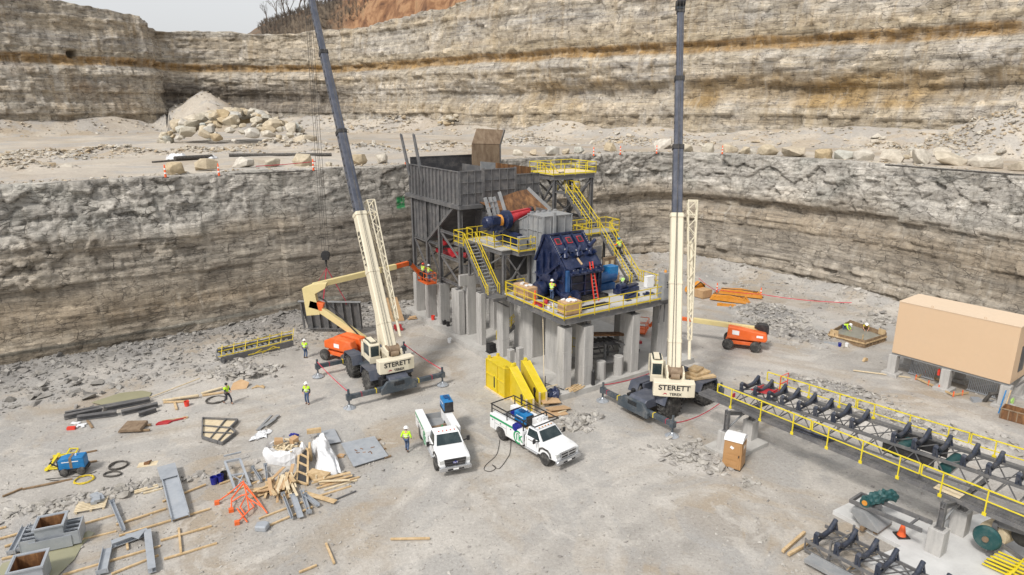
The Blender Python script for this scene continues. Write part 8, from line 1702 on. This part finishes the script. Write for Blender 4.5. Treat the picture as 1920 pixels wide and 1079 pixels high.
tape(G(480, 312, BZ + .7), G(592, 303, BZ + .8), 'red tape on the bench among the boulders left of the left boom', .05); tape(G(780, 302, BZ + .6), G(880, 290, BZ + .8), 'red tape on the bench behind the hopper', .05); tape(G(1310, 522, .9), G(1344, 546, 1.0), 'red tape from the amber machine to the left pit channelizer post'); tape(G(1344, 543, 1.0), G(1426, 552, 1.0), 'red tape behind the two long amber frames'); tape(G(1426, 552, 1.0), G(1597, 568, .9), 'red tape running right from the amber frames along the rock wall', .2)
for (a_, c_, r_, lab) in (((430, 295), (622, 292), .22, 'long black pipe lying on the bench left of the left boom'), ((285, 305), (330, 303), .1, 'thin dark pipe on the bench, leftmost of three'), ((328, 303), (398, 298), .28, 'thick brown pipe on the bench by the white sheets'), ((1660, 311), (1935, 332), .09, 'thin dark pipe along the bench crest at the right'), ((440, 328), (570, 322), .06, 'thin dark pipe along the bench crest at the left')):
    p, q = G(*a_, BZ), G(*c_, BZ); tag(MB().cyl((p.x, p.y, bench_z(p.x, p.y) + r_), (q.x, q.y, bench_z(q.x, q.y) + r_), r_, n=10).build('pipe', 'rope'), lab, 'pipe')
for k, (x, y) in enumerate(((331, 299), (388, 298))): p = G(x, y, BZ); q = [Vector((p.x + a_, p.y + c_, 0)) for a_, c_ in ((-1, -.7), (1, -.7), (1, .7), (-1, .7))]; o = crumple('white_sheet', ('larger bunched white sheet on the bench beside the brown pipe', 'smaller bunched white sheet on the bench at the end of the brown pipe')[k], 'plastic sheet', q, .55 - .2 * k, 'wrap', 40 + k); o.location.z = bench_z(p.x, p.y)

# ---------------------------------------------------------------- bare trees on the hill
def tree(p, h, seed, lab):
    rg = random.Random(seed); o = thing('bare_tree', lab, 'tree', p, 0, 'bare trees on the hill'); tr, cw = MB(), MB(); r0 = h * .016 + .05
    def grow(p_, d_, l_, r_, lev):
        pts = [p_]; dd = d_.copy()
        for i in range(3): dd = (dd + Vector((rg.gauss(0, .10), rg.gauss(0, .10), .05))).normalized(); pts.append(pts[-1] + dd * l_ / 3)
        (tr if lev == 0 else cw).tube(pts, [r_, r_ * .9, r_ * .8, r_ * .66], 5 if lev < 2 else 3, cap=False)
        if lev < 4:
            for i in range(rg.choice((2, 3, 3))):
                b_ = pts[rg.choice((2, 3, 3))] if lev else pts[rg.choice((2, 3, 3))]; ax = Vector((rg.gauss(0, 1), rg.gauss(0, 1), rg.gauss(0, .3))).normalized()
                grow(b_, (dd + ax * rg.uniform(.35, .75)).normalized(), l_ * rg.uniform(.55, .8), max(.022, r_ * .55), lev + 1)
    grow(Vector((0, 0, -.3)), Vector((rg.gauss(0, .06), rg.gauss(0, .06), 1)).normalized(), h * .42, r0, 0)
    tr.build('trunk', 'bark', o); cw.build('crown', 'bark', o)
M['bark'] = paint('grey_bark', (.12, .098, .08), .9, amt=.2, dirt=(.25, .22, .19), scale=1)
def hill_p(px, Y):                                       # a spot on the hill behind the crest
    i = int(np.argmin((HX - (px - 960) / CF * Y * .98) ** 2 + (HY - Y) ** 2)); return Vector((HX.flat[i], HY.flat[i], HZ.flat[i]))
for k, (px, Y, h) in enumerate(((524, 218, 8), (536, 222, 11), (548, 219, 9), (557, 226, 13), (566, 221, 10), (576, 228, 13), (590, 224, 11), (602, 230, 13), (612, 226, 11), (625, 232, 13), (638, 229, 11), (650, 235, 13), (663, 231, 11), (676, 237, 12), (690, 235, 10))): tree(hill_p(px, Y), h, 50 + k, f'bare grey tree on the hill crest, {ORD[k]} from the left')
b = MB()
for i in range(1500):
    px = rg.uniform(508, 705); Y = rg.uniform(211, 236); p = hill_p(px, Y)
    for j in range(3): b.bar(p, p + Vector((rg.gauss(0, .6), rg.gauss(0, .6), rg.uniform(.5, 1.9))), .05)
tag(b.build('brush', 'bark'), 'grey brown leafless brush covering the hill behind the left boom', 'brush', None, 'stuff')

# ---------------------------------------------------------------- PEOPLE
def skin_obj(name, V, E_, mat, parent, root=0, lev=1):
    me = bpy.data.meshes.new(name); me.from_pydata([v[0] for v in V], E_, []); me.materials.append(M[mat]); o = bpy.data.objects.new(name, me); COL.objects.link(o); o.parent = parent
    sk = o.modifiers.new('skin', 'SKIN'); sk.use_smooth_shade = True
    for i, v in enumerate(V): r_ = v[1] if hasattr(v[1], '__len__') else (v[1], v[1]); me.skin_vertices[0].data[i].radius = r_; me.skin_vertices[0].data[i].use_root = (i == root)
    sb = o.modifiers.new('subdivision', 'SUBSURF'); sb.levels = lev; sb.render_levels = lev; return o
def person(p, rz, lab, top='hivis', sleeve='skin', legs='denim', hat='hatwhite', lean=0., arms=((.30, .16, 1.0), (.30, -.16, 1.0)), feet=((.0, .11, 0), (.0, -.11, 0)), hipz=.93, hair=None, twist=0., stripe=True):
    """one figure facing local +x; arms = hand targets, feet = ankle spots on the ground"""
    o = thing('person', lab, 'person', p, rz, None); cl_, sl_ = math.cos(lean), math.sin(lean)
    def up(x, y, z): q = z - hipz; return Vector((x * cl_ + q * sl_, y, hipz - x * sl_ + q * cl_))
    dz = hipz - .93; J = {k: up(x, y, z + dz) for k, (x, y, z) in dict(waist=(0, 0, 1.08), chest=(.01, 0, 1.30), neck=(.0, 0, 1.47), chin=(.03, 0, 1.54), head=(.025, 0, 1.63), crown=(.01, 0, 1.72), nose=(.125, 0, 1.60)).items()}
    J['hip'] = Vector((0, 0, hipz)); V, E_ = [], []
    def add(v, r_, e=None): V.append((tuple(v), r_)); (e is not None) and E_.append((e, len(V) - 1)); return len(V) - 1
    h = add(J['hip'], (.125, .10)); w_ = add(J['waist'], (.12, .095), h); c = add(J['chest'], (.135, .10), w_); n = add(J['neck'], .055, c); ch = add(J['chin'], .062, n); hd = add(J['head'], (.082, .092), ch); add(J['crown'], .06, hd); add(J['nose'], .014, hd)
    seg = {}
    for k, s_ in ((0, 1), (1, -1)):
        sh = up(0, s_ * .19, 1.41 + dz); hand = Vector(arms[k]); d_ = hand - sh; l_ = min(d_.length, .54); hand = sh + d_.normalized() * l_; mid = (sh + hand) / 2; bend = math.sqrt(max(.0, .28 ** 2 - (l_ / 2) ** 2)); el = mid + Vector((-.45, s_ * .55, -.7)).normalized() * bend
        a = add(sh, .062, c); b_ = add(el, .046, a); wr = add(hand, .03, b_); f_ = (hand - el).normalized(); pm = add(hand + f_ * .06, (.036, .018), wr); side = f_.cross(Vector((0, 0, 1))).normalized() if abs(f_.z) < .9 else Vector((0, 1, 0)); cr = (Vector((.3, 0, -1))).normalized()
        for i in range(4): q = hand + f_ * .10 + side * (i - 1.5) * .019; g = add(q, .009, pm); add(q + (f_ * .8 + cr * .5).normalized() * (.045, .055, .05, .038)[i], .0075, g)
        q = hand + f_ * .045 + side * .045; g = add(q, .010, wr); add(q + (f_ + side * .3).normalized() * .04, .008, g)
        seg[k] = (sh, el, hand)
        hp = Vector((0, s_ * .09, hipz - .03)); an = Vector(feet[k]) + Vector((0, 0, .09)); d_ = an - hp; l_ = min(d_.length, .84); mid = (hp + an) / 2; bend = math.sqrt(max(0, .425 ** 2 - (d_.length / 2) ** 2)) if d_.length < .85 else 0; kn = mid + Vector((1, 0, .1)).normalized() * bend
        a = add(hp, .085, h); b_ = add(kn, .058, a); e_ = add(an, .042, b_); add(an + Vector((.12, 0, -.05)), (.04, .03), e_); seg[k + 2] = (hp, kn, an)
    skin_obj('body', V, E_, 'skin', o)
    V, E_ = [], []; h = add(J['hip'] + (J['waist'] - J['hip']) * .2, (.148, .122)); w_ = add(J['waist'], (.143, .118), h); c = add(J['chest'], (.162, .125), w_); add(J['neck'] + (J['chest'] - J['neck']) * .2, (.08, .075), c)
    for k in (0, 1): sh, el, hand = seg[k]; a = add(sh + Vector((0, 0, .0)), .078, c); add(sh.lerp(el, .55), .066, a)
    skin_obj('vest', V, E_, top, o)
    if stripe:
        b = MB(); cc, ww = J['chest'], J['waist']
        for f_ in (.25, .75): b.tube([ww.lerp(cc, f_) + Vector((.142 * math.cos(a) * 1.0, .172 * math.sin(a), 0)) for a in np.linspace(0, 6.28, 17)[:-1]], .016, 4, closed=True)
        b.build('reflective_stripe', 'refl', o)
    if sleeve != 'skin':
        for k in (0, 1): V, E_ = [], []; sh, el, hand = seg[k]; a = add(sh.lerp(el, .3), .069); b_ = add(el, .056, a); add(el.lerp(hand, .9), .042, b_); skin_obj('sleeve', V, E_, sleeve, o)
    V, E_ = [], []; h = add(J['hip'] + Vector((0, 0, .05)), (.142, .118))
    for k in (2, 3): hp, kn, an = seg[k]; a = add(hp, .098, h); b_ = add(kn, .072, a); add(kn.lerp(an, .93), .062, b_)
    skin_obj('trousers', V, E_, legs, o)
    for k in (2, 3): an = seg[k][2]; V, E_ = [], []; a = add(an + Vector((-.03, 0, .06)), .055); b_ = add(an + Vector((-.02, 0, -.045)), .05, a); add(an + Vector((.16, 0, -.05)), (.05, .042), b_); skin_obj('boot', V, E_, 'boot', o)
    m = Matrix.Translation(J['head']) @ Euler((0, lean * .7, 0)).to_matrix().to_4x4()
    if hat: xf(MB().lathe([(.165, .045), (.168, .055), (.128, .07), (.125, .10), (.10, .155), (.05, .182), (.0, .186)], 16).prism([(.1, -.1), (.2, -.06), (.215, 0), (.2, .06), (.1, .1)], 'z', .045, .058), m).build('hard_hat', hat, o, True)
    xf(MB().lathe([(.09, -.04), (.108, .0), (.108, .05), (.09, .09), (.04, .115), (.0, .118)], 14, (-.015, 0, 0)), m).build('hair', hair or 'boot', o, True)
    xf(MB().sphere((.088, .034, .0), .013, 8).sphere((.088, -.034, .0), .013, 8), m).build('eyes', 'black', o)
    return o
def face(px, py): return 0
PI = math.pi
person(GG(573, 672), R(75), 'person in lime vest and white hard hat near the left boom lift', sleeve='steel_light', arms=((.05, .28, .85), (.08, -.26, .9)))
person(GG(577, 758), R(-95), 'person in black sleeves, lime vest and white hard hat standing left of the left crane', sleeve='darkcloth', arms=((.12, .26, .88), (.2, -.2, 1.0)), feet=((.06, .12, 0), (-.06, -.12, 0)))
person(GG(428, 758), R(-20), 'person in lime shirt and dark cap walking past the red bucket and planks', hat=None, hair='darkcloth', sleeve='darkcloth', legs='darkcloth', arms=((.28, .1, 1.05), (.28, -.12, 1.05)), feet=((.26, .1, 0), (-.32, -.1, .08)), hipz=.9, stripe=False)
person(GG(763, 847), R(80), 'person in lime jacket and white hard hat walking away beside the left truck', sleeve='hivis', arms=((.05, .3, .95), (.08, -.3, .95)), feet=((.15, .1, 0), (-.14, -.1, .03)), hipz=.92)
person(W(2.15, 4.55, 6.37), PA + R(35), 'person in orange shirt and lime vest reaching up beside the blue crusher', sleeve='hivisor', arms=((.42, .1, 1.5), (.4, -.15, 1.35)), feet=((.1, .11, 0), (-.1, -.11, 0)))
person(W(9.45, 3.8, 6.37), PA + R(200), 'person in lime hard hat bending over the navy machine part on the platform', top='darkcloth', sleeve='darkcloth', legs='darkcloth', hat='hatlime', lean=1.15, arms=((.75, .15, .62), (.75, -.15, .62)), hipz=.78, stripe=False, feet=((.05, .15, 0), (-.1, -.15, 0)))
person(W(11.75, 7.35, 8.26), PA + R(95), 'person in orange sleeves, lime vest and blue hard hat climbing the right stair', sleeve='hivisor', legs='darkcloth', hat='hatblue', lean=.15, arms=((.3, .48, 1.2), (.3, -.48, 1.2)), feet=((.28, .1, .23), (-.05, -.1, 0)), hipz=.95)
mL = cpt(lf, 0, 0, 0); bz_ = bkc.z + .08
person(W(-1.15, 21.6, bz_), PA + R(20), 'person in lime vest and red hard hat at the back of the orange man basket', sleeve='hivisor', hat='hatred', legs='darkcloth', arms=((.45, .15, 1.3), (.4, -.15, 1.2)))
person(W(-.95, 20.75, bz_), PA + R(10), 'person in lime vest and white hard hat at the front of the orange man basket', sleeve='hivis', arms=((.4, .1, 1.2), (.4, -.2, 1.1)))
person(GG(1580, 625), R(-60), 'person in lime vest bending into the formwork, left of two', sleeve='hivis', legs='denim', lean=1.25, arms=((.75, .15, .45), (.75, -.15, .5)), hipz=.85, feet=((0, .14, 0), (-.15, -.14, 0)))
person(GG(1621, 625), R(-110), 'person in yellow shirt and white hard hat crouching at the formwork, right of two', top='yellow_bright', sleeve='skin', legs='boot', lean=.85, arms=((.6, .15, .5), (.6, -.15, .5)), hipz=.62, feet=((.05, .16, 0), (-.2, -.14, 0)), stripe=False)
